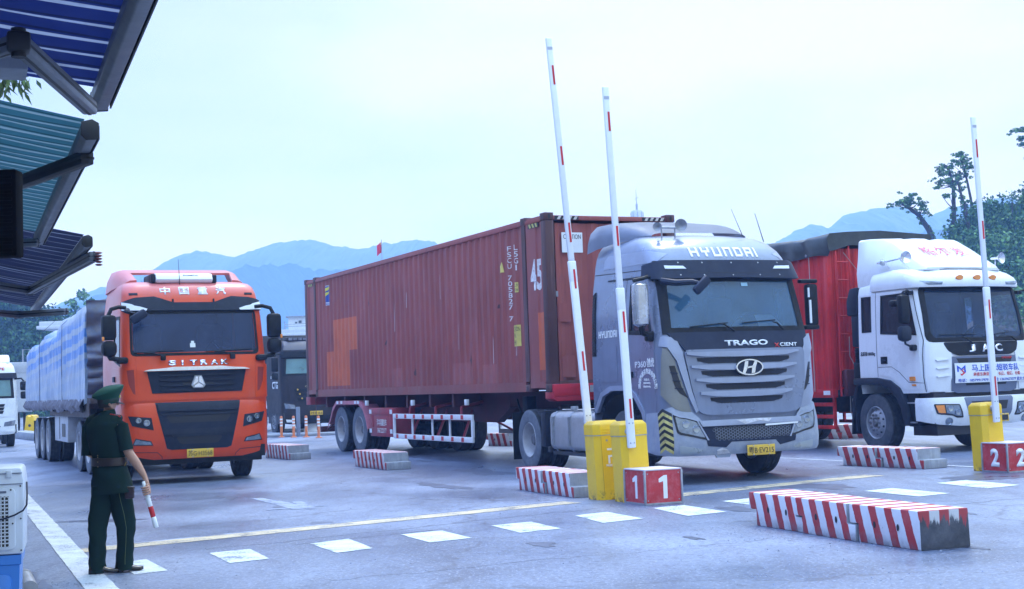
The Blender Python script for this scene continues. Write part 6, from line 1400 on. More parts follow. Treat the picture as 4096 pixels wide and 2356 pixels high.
bm = BM(); tube(bm, [(-1.275, 3.2, 3.80), (-1.275, 3.2, 1.1)], .008, 5); tube(bm, [(-.85, 2.5, 1.55), (-1.0, 2.46, 1.75), (-1.2, 2.2, 2.1)], .008, 5); tube(bm, [(-1.0, 2.5, 3.7), (-.4, 2.55, 3.1)], .006, 5); tube(bm, [(-1.0, 2.5, 1.0), (-1.02, 2.48, .7), (-.97, 2.48, .55), (-.95, 2.5, .95)], .008, 5); pieces('rope', bm, paint('grey_cord', (.4, .38, .36), .8), JT)
bm = BM(); box(bm, (-1.1, 2.45, 1.0), (-.7, 2.62, 1.5), .02); obj('tool_bracket', bm, M_TDK, JT)
# tarpaulin draped over the top
bm = BM(); pf = [(-1.30, 3.66), (-1.305, 3.80), (-1.29, 3.98), (-1.22, 4.08), (-.8, 4.12), (0, 4.15), (.8, 4.12), (1.22, 4.08), (1.29, 3.98), (1.305, 3.80), (1.30, 3.66)]
rows = []
for j in range(71):
    y = JX0-.07+(JX1-JX0+.12)*j/70; row = []
    e = max(0, (0.55-(y-JX0))/.55)
    for x, z in pf:
        sx = 1 if x > 0 else -1; q = Vector((x*2.0, y*2.6, z*2))
        row.append(bm.verts.new((x+sx*(.035*noise.noise(q)+(.03*sin(y*9) if z < 3.9 else 0)), y+(.02*noise.noise(q*1.7) if 0 < j < 70 else 0), z+.03*noise.noise(q*1.1)+(.05*noise.noise(Vector((y*1.2, sx, 0))) if z < 3.7 else 0)-(.04*abs(sin((y-JX0)*1.7))*(1 if z > 4.05 else 0)))))
    rows.append(row)
for a, b in zip(rows, rows[1:]):
    for k in range(len(pf)-1): bm.faces.new((a[k], a[k+1], b[k+1], b[k]))
fr_ = rows[0]; dn = [bm.verts.new((v.co.x*.98, JX0-.10+.04*noise.noise(Vector((v.co.x*3, 1, 1))), max(3.72, 3.84+.10*noise.noise(Vector((v.co.x*2.2, 5, 5)))-(.1 if abs(v.co.x) > 1.1 else 0)))) for v in fr_]
for i in range(len(fr_)-1): bm.faces.new((fr_[i], fr_[i+1], dn[i+1], dn[i]))
tp = obj('tarpaulin', bm, M_TARPB, JT, smooth=55)
bm = BM()
for y in (3.2, 4.0, 4.8, 5.6, 6.4, 7.2): lathe(bm, [(.016, 0), (.028, .006), (.016, .01)], (-1.335, y, 3.70), (-1, 0, 0), 10)
pieces('eyelet', bm, M_STEEL, tp)

# ------------------------------------------------------------------ trucks further back
def far_truck(root, paint_, dark, W, levels, y1, ws, sw, visor, bump, lampz, grille, bonnet, wheels, mirrors, body=None):
    B = Body(levels, y1); hs = [ws, [('L', *p) for p in sw], [('R', *p) for p in sw]]
    bm = BM(); B.shell(bm, hs); obj('cab', bm, paint_, root)
    bm = BM(); z0, z1 = ws[0][1]-.6, levels[-2][0]-.05; B.sheet(bm, [(-3, z0), (3, z0), (3, z1), (-3, z1)], hs, off=-.03, raw=True); box(bm, (-W+.1, y1-.1, z0), (W-.1, y1-.07, z1)); obj('cab_lining', bm, M_INT, root)
    bm = BM(); B.sheet(bm, [(x*1.03, z+(.02 if z > 2 else -.02)) for x, z in ws], off=-.004); obj('windscreen', bm, M_GLF, root)
    bm = BM(); B.sheet(bm, [(x*1.09, z+(.06 if i > 1 else -.07)) for i, (x, z) in enumerate(ws)], [ws], off=.006, thick=.015); obj('windscreen_surround', bm, M_BLK, root)
    for s in 'LR':
        bm = BM(); B.sheet(bm, [(s, *p) for p in sw], off=-.005); obj('side_window', bm, M_GLD, root)
    bm = BM(); B.sheet(bm, visor, off=.07, thick=.05); obj('sun_visor', bm, dark, root)
    bm = BM(); B.sheet(bm, bonnet, off=.015, thick=.02); obj('bonnet', bm, paint_, root)
    for z, k in grille:
        bm = BM(); B.sheet(bm, [(-k, z+.045), (k, z+.045), (k-.04, z-.045), (-k+.04, z-.045)], off=.03, thick=.02); obj('grille_bar', bm, dark, root)
    zb0, zb1 = bump; BBs = Body([(zb0, .0, W, .28, .06), (zb0+.1, -.05, W+.01, .3, .06), (zb1, -.02, W, .28, .06)], y1)
    bm = BM(); BBs.sheet(bm, [('L', .45, zb0+.05), (-W+.3, zb0), (W-.3, zb0), ('R', .45, zb0+.05), ('R', .45, zb1), (W-.3, zb1), (-W+.3, zb1), ('L', .45, zb1)], thick=.03); bp = obj('bumper', bm, paint_, root)
    bm = BM(); BBs.sheet(bm, [(-W*.55, zb0+.28), (W*.55, zb0+.28), (W*.45, zb0+.08), (-W*.45, zb0+.08)], off=.006); obj('lower_grille', bm, dark, bp)
    for sx in (-1, 1):
        bm = BM(); z = lampz; BBs.sheet(bm, [(sx*(W-.08), z+.12), (sx*(W-.42), z+.06), (sx*(W-.45), z-.08), (sx*(W-.12), z-.06)], off=.008, thick=.01); hl = obj('headlamp', bm, M_LENS, bp)
        bm = BM(); BBs.sheet(bm, [(sx*(W-.12), zb0+.17), (sx*(W-.40), zb0+.15), (sx*(W-.40), zb0+.07), (sx*(W-.14), zb0+.08)], off=.008, thick=.01); obj('fog_lamp', bm, M_WREF, bp)
    bm = BM(); box(bm, (-W+.05, .1, zb0+.02), (W-.05, y1, levels[0][0]+.02)); 
    for x in (-.42, .42): box(bm, (x-.04, .5, zb0+.2), (x+.04, 8.5, zb0+.5))
    obj('chassis_frame', bm, M_FRAME, root)
    for y, kd, r_, w_ in wheels:
        for sx in (-1, 1): wheel(root, sx*(W-.18), y, sx, kd, r_, w_, dual=(kd == 'd'))
    for sx, z, h_ in mirrors:
        m_ = node('door_mirror', root, (sx*(W+.2), .2, 0)); bm = BM(); cbox(bm, (0, 0, z), (.24, .18, h_), .05); obj('mirror_shell', bm, M_BLK, m_)
        bm = BM(); cbox(bm, (0, 0, z-h_*.5-.15), (.22, .18, .24), .05); obj('wide_angle_mirror', bm, M_BLK, m_)
        bm = BM(); tube(bm, [(0, 0, z+h_/2), (-sx*.08, .05, z+h_/2+.1), (-sx*.3, .12, z+h_/2+.08)], .03, 6); pieces('mirror_arm', bm, M_BLK, m_)
    return B, bp
M_GLF = glass('greenish_windscreen', (.20, .42, .45), .5, .02); M_BRN = paint('dark_brown_cab_paint', (.022, .018, .022), .5, 0, dirt=(.05, .045, .05), amt=.4, spec=.25); M_BRN2 = paint('grey_brown_roof_paint', (.10, .085, .095), .4, vary=.15)
bx, by = -7.868+1.25*cos(.42), 48.177+1.25*sin(.42)
BT = thing('tractor_truck', 'dark brown tractor truck with greenish windscreen behind the orange posts', 'truck', (bx, by, 0), .42)
B, bp = far_truck(BT, M_BRN, M_BLK, 1.25, [(.75, .05, 1.23, .24, .05), (1.2, .0, 1.25, .22, .06), (1.85, .05, 1.25, .22, .06), (2.6, .18, 1.22, .22, .08), (2.85, .22, 1.2, .22, .08), (3.05, .30, 1.16, .26, .08), (3.2, .5, 1.08, .3, .08), (3.26, .8, .95, .3, .08)], 2.2,
    [(-1.08, 2.08), (1.08, 2.08), (1.02, 2.60), (-1.02, 2.60)], [(.5, 2.0), (1.1, 2.05), (1.05, 2.6), (.6, 2.6)], [(-1.18, 2.66), (1.18, 2.66), (1.15, 2.84), (-1.15, 2.84)], (.38, 1.15), .98, [(1.52, .85), (1.37, .8), (1.22, .75)],
    [(-1.0, 1.95), (1.0, 1.95), (.95, 1.15), (-.95, 1.15)], [(1.4, 'f', .5, .28), (5.0, 'd', .5, .27)], [(-1, 2.42, .5), (1, 2.42, .5)])
bm = BM(); B.sheet(bm, [(-1.1, 2.90), (1.1, 2.90), (1.0, 3.2), (-1.0, 3.2)], off=.012, thick=.02); obj('roof_front', bm, M_BRN2, BT)
B.ftext('roof_lettering', '顺风', paint('pale_green_lettering', (.42, .55, .28), .5), BT, -.05, 3.04, .5, .2, .01, off=.02)
bm = BM(); box(bm, (-.9, .55, 3.22), (.9, 1.2, 3.36), .03); lb = obj('roof_lamp_bar', bm, M_BRN, BT); bm = BM()
for i in range(5): box(bm, (-.85+i*.17, .535, 3.25), (-.72+i*.17, .548, 3.33))
pieces('roof_lamp', bm, M_LENS, lb)
B.stext('door_lettering', 'CTG', M_WREF, BT, -1, .95, 1.72, .75, .25, .03, off=.012); B.stext('door_lettering', 'AUMAN', M_WREF, BT, -1, 1.35, 2.0, .4, .1, .02, off=.012)
B.ftext('bonnet_lettering', 'GTL-9', paint('dull_gold_lettering', (.32, .27, .14), .4), BT, -.25, 1.65, .42, .06, .02, off=.04)
bm = BM()
for k in range(3): p = B.pt(*B.f(-.72+k*.07, 1.55-k*.15)); lathe(bm, [(.03, .05), (.001, .055)], p, (0, -1, 0), 8)
pieces('grille_light', bm, M_PLATE, BT)
number_plate(bp, B, -.10, .74, '桂F·83', .44, .14, y=-.06)
bm = BM(); box(bm, (-1.22, 2.6, 1.2), (1.22, 13, 3.5), .02); obj('trailer_body', bm, paint('brown_trailer_side', (.035, .03, .035), .6), BT)
bm = BM(); B.sheet(bm, [(-1.0, 2.10), (-.35, 2.10), (-.35, 2.24), (-.9, 2.27)], off=-.012); obj('dashboard_clutter', bm, M_INT, BT)
wx, wy = -16.1762-1.2*cos(.40), 46.3563-1.2*sin(.40)
WT = thing('tractor_truck', 'white tractor truck at the left edge of the road behind the sheeted load', 'truck', (wx, wy, 0), .40)
B, bp = far_truck(WT, M_WPA, M_DK, 1.2, [(.72, .03, 1.18, .24, .05), (1.0, .0, 1.2, .22, .06), (1.55, .04, 1.2, .2, .06), (2.2, .17, 1.18, .2, .07), (2.42, .22, 1.16, .2, .07), (2.62, .3, 1.12, .24, .07), (2.75, .45, 1.05, .28, .07), (2.80, .7, .95, .3, .07)], 2.0,
    [(-1.0, 1.66), (1.0, 1.66), (.97, 2.18), (-.97, 2.18)], [(.45, 1.6), (1.0, 1.65), (.97, 2.15), (.55, 2.14)], [(-1.14, 2.23), (1.14, 2.23), (1.12, 2.40), (-1.12, 2.40)], (.42, .95), .76, [(1.36, .8), (1.25, .78), (1.14, .76)],
    [(-.95, 1.55), (.95, 1.55), (.9, 1.0), (-.9, 1.0)], [(1.3, 'f', .44, .26), (4.4, 'd', .44, .24)], [(1, 1.98, .30), (-1, 1.98, .3)])
B.ftext('roof_lettering', 'DFE', M_RED, WT, .66, 2.55, .3, .09, .02, off=.01)
bm = BM(); prism(bm, [(.5, 2.75), (.7, 2.95), (1.0, 3.03), (1.9, 3.03), (1.9, 2.7)], 'x', -1.0, 1.0, .06); obj('roof_spoiler', bm, M_WPA, WT)
GBX = thing('box_trailer', 'pale grey corrugated box trailer standing behind the white tractor truck', 'trailer', (-22.45, 62.6, 0), .40)
pr = [(0, 0)]
for i in range(26): a = i*.45; pr += [(a+.1, 0), (a+.16, .04), (a+.34, .04), (a+.4, 0)]
M_GBX = paint('pale_grey_box', (.42, .45, .50), .6, dirt=(.3, .31, .33), amt=.5)
for sx in (-1, 1):
    bm = BM(); c_ = [(bm.verts.new((sx*(1.2-d), y, 1.05)), bm.verts.new((sx*(1.2-d), y, 2.75))) for y, d in pr]
    for a, b in zip(c_, c_[1:]): bm.faces.new((a[0], b[0], b[1], a[1]))
    obj('box_side', bm, M_GBX, GBX, smooth=0)
    for y in (8.0, 9.3): wheel(GBX, sx*1.03, y, sx, 'd', .46, .24, dual=True)
bm = BM(); box(bm, (-1.18, .02, 1.0), (1.18, 11.6, 1.08)); box(bm, (-1.2, 0, 1.05), (1.2, .04, 2.75)); box(bm, (-1.21, -.02, 2.72), (1.21, 11.7, 3.2), .03); obj('box_frame', bm, M_GBX, GBX)
bm = BM(); tube(bm, [(.8, .1, 3.2), (.8, .1, 3.75), (1.1, .1, 3.75), (1.1, .1, 3.2)], .03, 6); obj('exhaust_hoop', bm, M_STEEL, GBX)
bm = BM()
for x in (-.9, .9): box(bm, (x-.05, 1.0, 0), (x+.05, 1.15, 1.0))
pieces('landing_leg', bm, M_FRAME, GBX)
# ------------------------------------------------------------------ kerb blocks, barriers, number boxes
def blockmat():
    m, nt, b = nmat('red_and_white_block_paint'); v = ncoord(nt); sp = N(nt, 'ShaderNodeSeparateXYZ'); lk(nt, v, sp.inputs[0])
    wob = nmath(nt, 'MULTIPLY', nmath(nt, 'SUBTRACT', nnoise(nt, v, 9, 3), .5), .035)
    s = nmath(nt, 'ADD', nmath(nt, 'SUBTRACT', sp.outputs['X'], nmath(nt, 'MULTIPLY', sp.outputs['Z'], -.34)), wob)
    # stripes lean: each moves towards +X on its way down
    fr = nmath(nt, 'FRACT', nmath(nt, 'ADD', nmath(nt, 'DIVIDE', s, .228), 20.0)); red = nramp(nt, nmath(nt, 'PINGPONG', fr, .5), .255, .265)
    n1 = nnoise(nt, v, 5, 6, .7); n2 = nnoise(nt, v, 26, 4, .7)
    c = nmix(nt, red, (.64, .66, .70), (.40, .030, .035)); c = nmix(nt, nmath(nt, 'MULTIPLY', nramp(nt, n1, .45, .7), .22), c, (.50, .28, .30))
    low = nmath(nt, 'MULTIPLY', nramp(nt, sp.outputs['Z'], .10, .0), nramp(nt, n1, .35, .6)); c = nmix(nt, nmath(nt, 'MULTIPLY', low, .8), c, (.13, .13, .15))
    chip = nramp(nt, nmath(nt, 'ADD', nmath(nt, 'MULTIPLY', n1, .6), nmath(nt, 'MULTIPLY', n2, .5)), .68, .72); c = nmix(nt, nmath(nt, 'MULTIPLY', chip, .8), c, (.20, .20, .22))
    lk(nt, c, b.inputs['Base Color']); b.inputs['Roughness'].default_value = .6; nbump(nt, b, n2, .35, .006); return m
M_BLOCK = blockmat(); M_CONC = paint('raw_concrete', (.30, .32, .36), .85, vary=.2, dirt=(.15, .155, .17), amt=.6, scale=4, bump=.3, spec=.25, streak=True); 
def sootmat():
    m, nt, b = nmat('sooty_concrete_end'); v = ncoord(nt); sp = N(nt, 'ShaderNodeSeparateXYZ'); lk(nt, v, sp.inputs[0]); n1 = nnoise(nt, v, 6, 5, .7); n2 = nnoise(nt, ncoord(nt, (1, 1, .2)), 22, 5, .7)
    c = nmix(nt, nramp(nt, n1, .3, .7), (.030, .033, .042), (.095, .10, .12))
    fr = nmath(nt, 'FRACT', nmath(nt, 'DIVIDE', sp.outputs['Y'], .2)); st = nmix(nt, nramp(nt, fr, .48, .52), (.36, .035, .04), (.55, .56, .58))
    k = nramp(nt, nmath(nt, 'ADD', sp.outputs['Z'], nmath(nt, 'MULTIPLY', nmath(nt, 'SUBTRACT', n2, .5), .34)), .225, .255); c = nmix(nt, nmath(nt, 'MULTIPLY', k, .85), c, st)
    lk(nt, c, b.inputs['Base Color']); b.inputs['Roughness'].default_value = .75; nbump(nt, b, n1, .4, .01); return m
M_SOOT = sootmat()
def kerb_block(x0, L, first, last, seed, h=.31, wd=.49):
    """half-lap block along X; front face at y=0 towards the viewer"""
    e = .13; zm = h*.47; rr_ = random.Random(seed)
    if last: prof = [(x0+e, 0), (x0+L+e, 0), (x0+L+e, h), (x0, h), (x0, zm+.006), (x0+e, zm+.006)]
    else: prof = [(x0+e, 0), (x0+L+e, 0), (x0+L+e, zm-.006), (x0+L, zm-.006), (x0+L, h), (x0, h), (x0, zm+.006), (x0+e, zm+.006)]
    bm = BM(); lo = [bm.verts.new((x, 0, z)) for x, z in prof]; hi = [bm.verts.new((x, wd, z)) for x, z in prof]; n = len(prof)
    bm.faces.new(lo); bm.faces.new(hi[::-1])
    for i in range(n): bm.faces.new((lo[i], hi[i], hi[(i+1) % n], lo[(i+1) % n]))
    bmesh.ops.recalc_face_normals(bm, faces=bm.faces[:])
    bmesh.ops.bevel(bm, geom=[e_ for e_ in bm.edges], offset=.014, segments=2, affect='EDGES', profile=.6)
    for f in bm.faces:
        f.normal_update(); c_ = f.calc_center_median()
        if abs(f.normal.x) > .75: f.material_index = 2 if last and f.normal.x > 0 and c_.x > x0+L*.5 else 1
        elif c_.z < h-.03 and f.normal.z > .6: f.material_index = 1
    for k in range(1, 9): bmesh.ops.bisect_plane(bm, geom=bm.verts[:]+bm.edges[:]+bm.faces[:], plane_co=(x0+L*k/8, 0, 0), plane_no=(1, 0, 0))
    for v in bm.verts:
        q = v.co*7+Vector((seed, 0, 0)); v.co += (2.2 if noise.noise(v.co*3+Vector((seed*2, 4, 1))) > .42 else 1)*Vector((noise.noise(q), noise.noise(q+Vector((9, 0, 0))), noise.noise(q+Vector((0, 9, 0)))*(.6 if v.co.z > .02 else 0)))*.006
    return bm
NB = [0]
def block_row(corner, az, n, L, group, labels, last=False, h=.31, raw=None, wd=.48):
    """corner: near front corner on the ground; az: heading of the row towards the near end"""
    d = Vector((sin(az), cos(az), 0)); th = atan2(d.y, d.x)
    for i in range(n):
        NB[0] += 1
        off = -(i+1)*(L+.022)-(.13 if last else 0)
        bm = kerb_block(off, L, i == n-1, last and i == 0, NB[0], h, wd)
        M2 = M_SOOT if last and i == 0 else M_CONC
        root = obj('kerb_block', bm, [M_BLOCK, M_CONC, M2], None, smooth=30)
        root.location = (corner[0]+R.uniform(-.02, .02), corner[1], 0); root.rotation_euler = (0, 0, th+rad(R.uniform(-.9, .9)))
        tag(root, labels[i], 'kerb block', group)
        for k in (.28, .66):
            b = BM(); c = Vector((off+.13+(L-.0)*k, -.004, h*.52)); disc(b, c, .018, (0, -1, 0), 12, ry=.03); hb_ = obj('lifting_hole', b, M_INK, root, smooth=0)
G1 = 'red and white striped concrete kerb blocks'
block_row((3.28, 11.75), rad(158.5), 3, .86, G1, ['striped block at the near end of the front row, with a sooty black end face', 'middle block of the three in the front row before the crossing dashes', 'striped block at the far end of the front row of three'], last=True, h=.325, wd=.5)
block_row((.66, 18.42), rad(158.5), 2, .92, G1, ['striped block with bare concrete end tucked against the yellow barrier cabinets', 'striped block two places left of the yellow barrier cabinets, behind its bare-ended neighbour'], h=.31)
block_row((6.02, 21.5), rad(151.5), 2, .86, G1, ['striped block with pale stepped concrete end beside the red-bodied white truck', 'striped block farther along from the one with the pale end, by the red-bodied white truck'], h=.30)
block_row((-2.42, 26.05), rad(155.5), 2, .90, G1, ['striped block with stepped grey end in front of the red trailer wheels', 'striped block behind the grey-ended one beside the red trailer wheels'], h=.31)
block_row((-5.0, 31.2), rad(153.5), 2, .9, G1, ['dull striped block with stepped grey end beside the orange-red truck', 'dull striped block half hidden by the bumper of the orange-red truck'], h=.31)
block_row((-.2, 34.2), rad(140), 1, .9, G1, ['dull striped block seen under the red trailer near its landing leg'], h=.31)
block_row((8.3, 32.0), rad(110), 2, 1.1, G1, ['striped block in the dark under the red box body, nearer its front wheel', 'striped block in the dark under the red box body, nearer the silver cab'], h=.31)

def yellowmat():
    m, nt, b = nmat('yellow_barrier_paint'); v = ncoord(nt); sp = N(nt, 'ShaderNodeSeparateXYZ'); lk(nt, v, sp.inputs[0]); n1 = nnoise(nt, v, 3, 5, .6); n2 = nnoise(nt, v, 14, 5, .7)
    c = nmix(nt, nramp(nt, n1, .3, .7), (.76, .46, .008), (.84, .54, .012)); c = nmix(nt, nmath(nt, 'MULTIPLY', nramp(nt, n2, .55, .8), .2), c, (.5, .30, .04))
    k = nmath(nt, 'MULTIPLY', nramp(nt, sp.outputs['Z'], .13, .02), nramp(nt, n2, .50, .60)); c = nmix(nt, nmath(nt, 'MULTIPLY', k, .85), c, (.13, .06, .03))
    lk(nt, c, b.inputs['Base Color']); b.inputs['Roughness'].default_value = .36; b.inputs['Coat Weight'].default_value = .25; return m
M_YEL = yellowmat()
M_ARM = paint('white_boom_paint', (.76, .79, .83), .35, vary=.03, dirt=(.5, .52, .55), amt=.2, scale=3)
def barrier(loc, th, armx, army, z0, z1, lean, strips, label, alabel, h=.985, logo=False):
    P_ = thing('boom_barrier', label, 'barrier', (*loc, 0), th, 'yellow boom barriers')
    P_.rotation_euler = (rad(-.6), rad(-1.6), th)
    w_, d, c = .345, .30, .07
    sec = [(-w_/2+c, -d/2), (w_/2-.012, -d/2), (w_/2, -d/2+.012), (w_/2, d/2), (-w_/2, d/2), (-w_/2, -d/2+c*.9)]
    bm = BM(); loft(bm, [[(x, y, z) for x, y in sec] for z in (0, .80)]); obj('cabinet', bm, M_YEL, P_, smooth=25)
    bm = BM(); k = 1.025; loft(bm, [[(x*s, y*s, z) for x, y in sec] for z, s in ((.812, k), (.93, k), (.945, 1.0), (.985, .80))])
    obj('cap', bm, M_YEL, P_, smooth=25)
    bm = BM(); loft(bm, [[(x*1.03, y*1.03, z) for x, y in sec] for z in (.801, .811)]); obj('cap_trim', bm, M_STEEL, P_, smooth=0)
    bm = BM(); box(bm, (-.08, -d/2*1.027-.004, .87), (.07, -d/2*1.027+.01, .885), .004); box(bm, (-.08, -d/2*1.027-.004, .84), (.07, -d/2*1.027+.01, .852), .004); pieces('cap_ridge', bm, M_YEL, P_)
    if logo is True:
        bm = BM(); box(bm, (-.10, -d/2-.003, .03), (-.097, -d/2, .79)); box(bm, (.135, -d/2-.003, .03), (.138, -d/2, .79)); pieces('door_gap', bm, paint('shadow_gap', (.30, .17, .01), .6), P_, 0)
        bm = BM(); lathe(bm, [(.014, 0), (.014, .008), (.001, .009)], (-.02, -d/2, .74), (0, -1, 0), 12); obj('lock', bm, M_STEEL, P_)
        b = BM()
        for a, c_ in (((-.05, -.10), (-.022, .06)), ((-.05, .06), (.03, .09)), ((-.02, -.03), (.03, -.0)), ((.03, -.0), (.058, .06))):
            pass
        b.free()
        pb = poly_bm([(-.045, -.10), (-.018, -.10), (-.018, -.02), (.02, -.02), (.044, 0), (.05, .035), (.044, .07), (.02, .09), (-.055, .09), (-.055, .065), (.012, .065), (.024, .05), (.024, .018), (.012, .004), (-.045, .004)])
        for v in pb.verts: v.co = front_M(.03, -d/2-.002, .55) @ v.co
        lg_ = obj('parking_emblem', pb, M_WHITE, P_, smooth=0)
        text_flat('emblem_lettering', 'PARKING', M_WHITE, P_, front_M(.03, -d/2-.0, .425), .15, .032, .01, .003)
    # boom: a thing of its own part of the barrier: arm with splice sleeve, red strips and bolts
    arm = node('boom_arm', P_)
    Mi = P_.matrix_basis.inverted()
    W2 = Matrix.Translation((armx[0], army, z0)) 
    dirv = Vector((armx[1]-armx[0], 0, z1-z0)); L = dirv.length; dirv.normalize()
    X = Vector((cos(th), sin(th), 0)); Y = Vector((-sin(th), cos(th), 0))
    ux = (X - dirv*X.dot(dirv)).normalized(); uy = dirv.cross(ux).normalized()
    Mw = Matrix(((ux.x, uy.x, dirv.x, armx[0]), (ux.y, uy.y, dirv.y, army), (ux.z, uy.z, dirv.z, z0), (0, 0, 0, 1)))
    P_m = Matrix.Translation((*loc, 0)) @ P_.rotation_euler.to_matrix().to_4x4()
    ML = P_m.inverted() @ Mw
    sp_ = L*.44
    def beam(a, b_, wx, wy, nm):
        bm = BM(); box(bm, (-wx/2, -wy/2, a), (wx/2, wy/2, b_), wy*.3, ML); return obj(nm, bm, M_ARM, arm, smooth=50)
    beam(0, sp_, .105, .05, 'lower_boom'); beam(sp_, L, .082, .042, 'upper_boom'); beam(sp_-.28, sp_, .109, .054, 'splice_sleeve')
    bm = BM()
    for z in (sp_+.02,): 
        for x in (-.015, .015): disc(bm, ML @ Vector((x, -.0275, z)), .005, ML.to_3x3() @ Vector((0, -1, 0)), 8)
    for z in (.06, .08, .30, .32):
        for x in (-.025, .025):
            if z in (.06, .30): tube(bm, [ML @ Vector((x, -.025, z)), ML @ Vector((x, -.032, z))], .009, 8)
    pieces('bolt', bm, M_STEEL, arm)
    bm = BM()
    for a, b_ in strips:
        za, zb = (a-z0)/(z1-z0)*L, (b_-z0)/(z1-z0)*L; yy = -.0275 if za < sp_ else -.0235
        box(bm, (-.004, yy-.0012, min(za, zb)), (.024, yy+.001, max(za, zb)), 0, ML)
    pieces('red_strip', bm, M_RED, arm)
    bm = BM(); box(bm, (-.04, -.0225, L-.16), (.035, -.0213, L-.12), 0, ML); obj('worn_sticker', bm, M_GBX, arm)
    bm = BM(); lathe(bm, [(.05, 0), (.05, .04), (.001, .04)], ML @ Vector((0, .02, .2)), ML.to_3x3() @ Vector((0, 1, 0)), 16); obj('pivot', bm, M_STEEL, arm)
    return P_
TH = rad(24)
barrier((1.10, 18.02), TH, (.93, .585), 18.22, .75, 5.949, 0, [(5.584, 5.331), (4.524, 4.278), (3.529, 3.275), (2.925, 2.676), (1.869, 1.622)], 'yellow boom barrier with a white P emblem, standing behind its twin', '', logo=True)
barrier((1.40, 17.55), TH, (1.388, 1.234), 17.34, .66, 5.098, 0, [(4.785, 4.544), (3.37, 3.126), (2.32, 2.063), (1.254, 1.018)], 'yellow boom barrier next to the red box numbered 1, boom bolted on its front', '')
barrier((6.82, 20.68), TH, (6.875, 6.775), 20.46, .70, 5.121, 0, [(4.791, 4.526), (3.601, 3.338), (2.461, 2.188), (1.357, 1.081)], 'yellow boom barrier beside the red box numbered 2', '')
M_NRED = paint('faded_red_sign_paint', (.46, .026, .032), .45, vary=.15, dirt=(.60, .25, .28), amt=.45, scale=3.5); M_NTOP = paint('dusty_pinkish_lid', (.60, .54, .60), .6, vary=.12, dirt=(.42, .2, .22), amt=.4)
def number_box(corner, th, dg, label, s=.50, h=.415):
    t = thing('number_box', label, 'sign', (*corner, 0), th, 'red lane number boxes')
    bm = BM(); box(bm, (.005, .005, .02), (s-.005, s-.005, h-.008)); obj('box', bm, M_NRED, t, smooth=0)
    bm = BM(); box(bm, (-.004, -.004, h-.012), (s+.004, s+.004, h+.004), .003); obj('lid', bm, M_NTOP, t)
    bm = BM()
    for x, y in ((0, 0), (s, 0), (0, s), (s, s)): cbox(bm, (x, y, h/2), (.024, .024, h-.024), .003)
    for p, q in (((0, 0), (s, 0)), ((0, 0), (0, s)), ((s, 0), (s, s)), ((0, s), (s, s))): bar(bm, (*p, .012), (*q, .012), .022, .02)
    obj('edge_angle', bm, M_STEEL, t)
    for M_ in (front_M(s*.5, .004, h*.5), left_M(.004, s*.5, h*.5)):
        if dg == '1':
            b_ = poly_bm([(.0, -.14), (.055, -.14), (.055, .135), (.01, .135), (-.06, .095), (-.06, .055), (-.048, .052), (0, .065)])
            for v_ in b_.verts: v_.co = M_ @ v_.co
            obj('number', b_, M_WHITE, t, smooth=0)
        else: text_flat('number', dg, M_WHITE, t, M_, s*.34, h*.62, .045, .003)
    bm = BM()
    for x in (.04, s-.04):
        for z in (.05, h-.05): tube(bm, [(x, .006, z), (x, .0, z)], .008, 8); tube(bm, [(.006, x, z), (0, x, z)], .008, 8)
    pieces('screw', bm, M_STEEL, t)
number_box((1.49, 16.89), TH, '1', 'weathered red box with white number 1 on its faces'); number_box((6.87, 20.08), TH, '2', 'weathered red box with white number 2 on its faces')
# loose grit by the boxes and along the kerb rows: countless chips
def grit(name, spots, seed):
    rr_ = random.Random(seed); bm = BM()
    for cx, cy, rx, n in spots:
        for _ in range(n):
            x, y = cx+rr_.gauss(0, rx), cy+rr_.gauss(0, rx); s = rr_.uniform(.004, .013)
            vs = [bm.verts.new((x+s*rr_.uniform(.5, 1)*cos(a), y+s*rr_.uniform(.5, 1)*sin(a), 0.001)) for a in (0, 1.6, 3.1, 4.7)]; tp_ = bm.verts.new((x, y, s*rr_.uniform(.5, 1.1)))
            for i in range(4): bm.faces.new((vs[i], vs[(i+1) % 4], tp_))
    return tag(obj(name, bm, paint('pale_grit', (.26, .28, .35), .9, vary=.5, scale=30), smooth=0), kind='stuff')
grit('gravel', [(7.3, 19.75, .25, 260), (1.7, 16.75, .2, 90), (2.4, 13.4, .35, 110), (3.0, 12.2, .3, 110), (.4, 18.6, .4, 80), (-2.9, 26.3, .4, 70), (0, 14, 2.2, 260), (-1, 20, 3, 240), (3, 11, 1.0, 160), (-3.8, 11.3, .25, 160)], 5)

# ------------------------------------------------------------------ far traffic posts and fittings
M_DOR = paint('orange_post', (.66, .20, .07), .5, vary=.1, dirt=(.4, .16, .1), amt=.4); M_GPOST = paint('grey_blue_steel_post', (.19, .22, .29), .5, vary=.15)
for i, (x, y) in enumerate(((-7.74, 47.0), (-7.26, 46.5), (-6.82, 46.3), (-6.28, 45.3))):
    t = thing('delineator_post', ['orange and white banded post, leftmost of the four before the dark brown truck', 'orange and white banded post directly beside the tall grey post', 'orange and white banded post in front of the white block, third of four', 'orange and white banded post nearest the rear wheels of the red trailer'][i], 'traffic post', (x, y, 0), 0, 'orange banded traffic posts')
    bm = BM(); lathe(bm, [(.11, 0), (.11, .02), (.045, .035), (.045, .66), (.036, .69), (.001, .70)], (0, 0, 0), (0, 0, 1), 14); obj('tube', bm, M_DOR, t)
    bm = BM()
    for z in (.36, .46, .56): lathe(bm, [(.0465, z), (.0465, z+.055)], (0, 0, 0), (0, 0, 1), 14)
    pieces('reflective_band', bm, M_WREF, t)
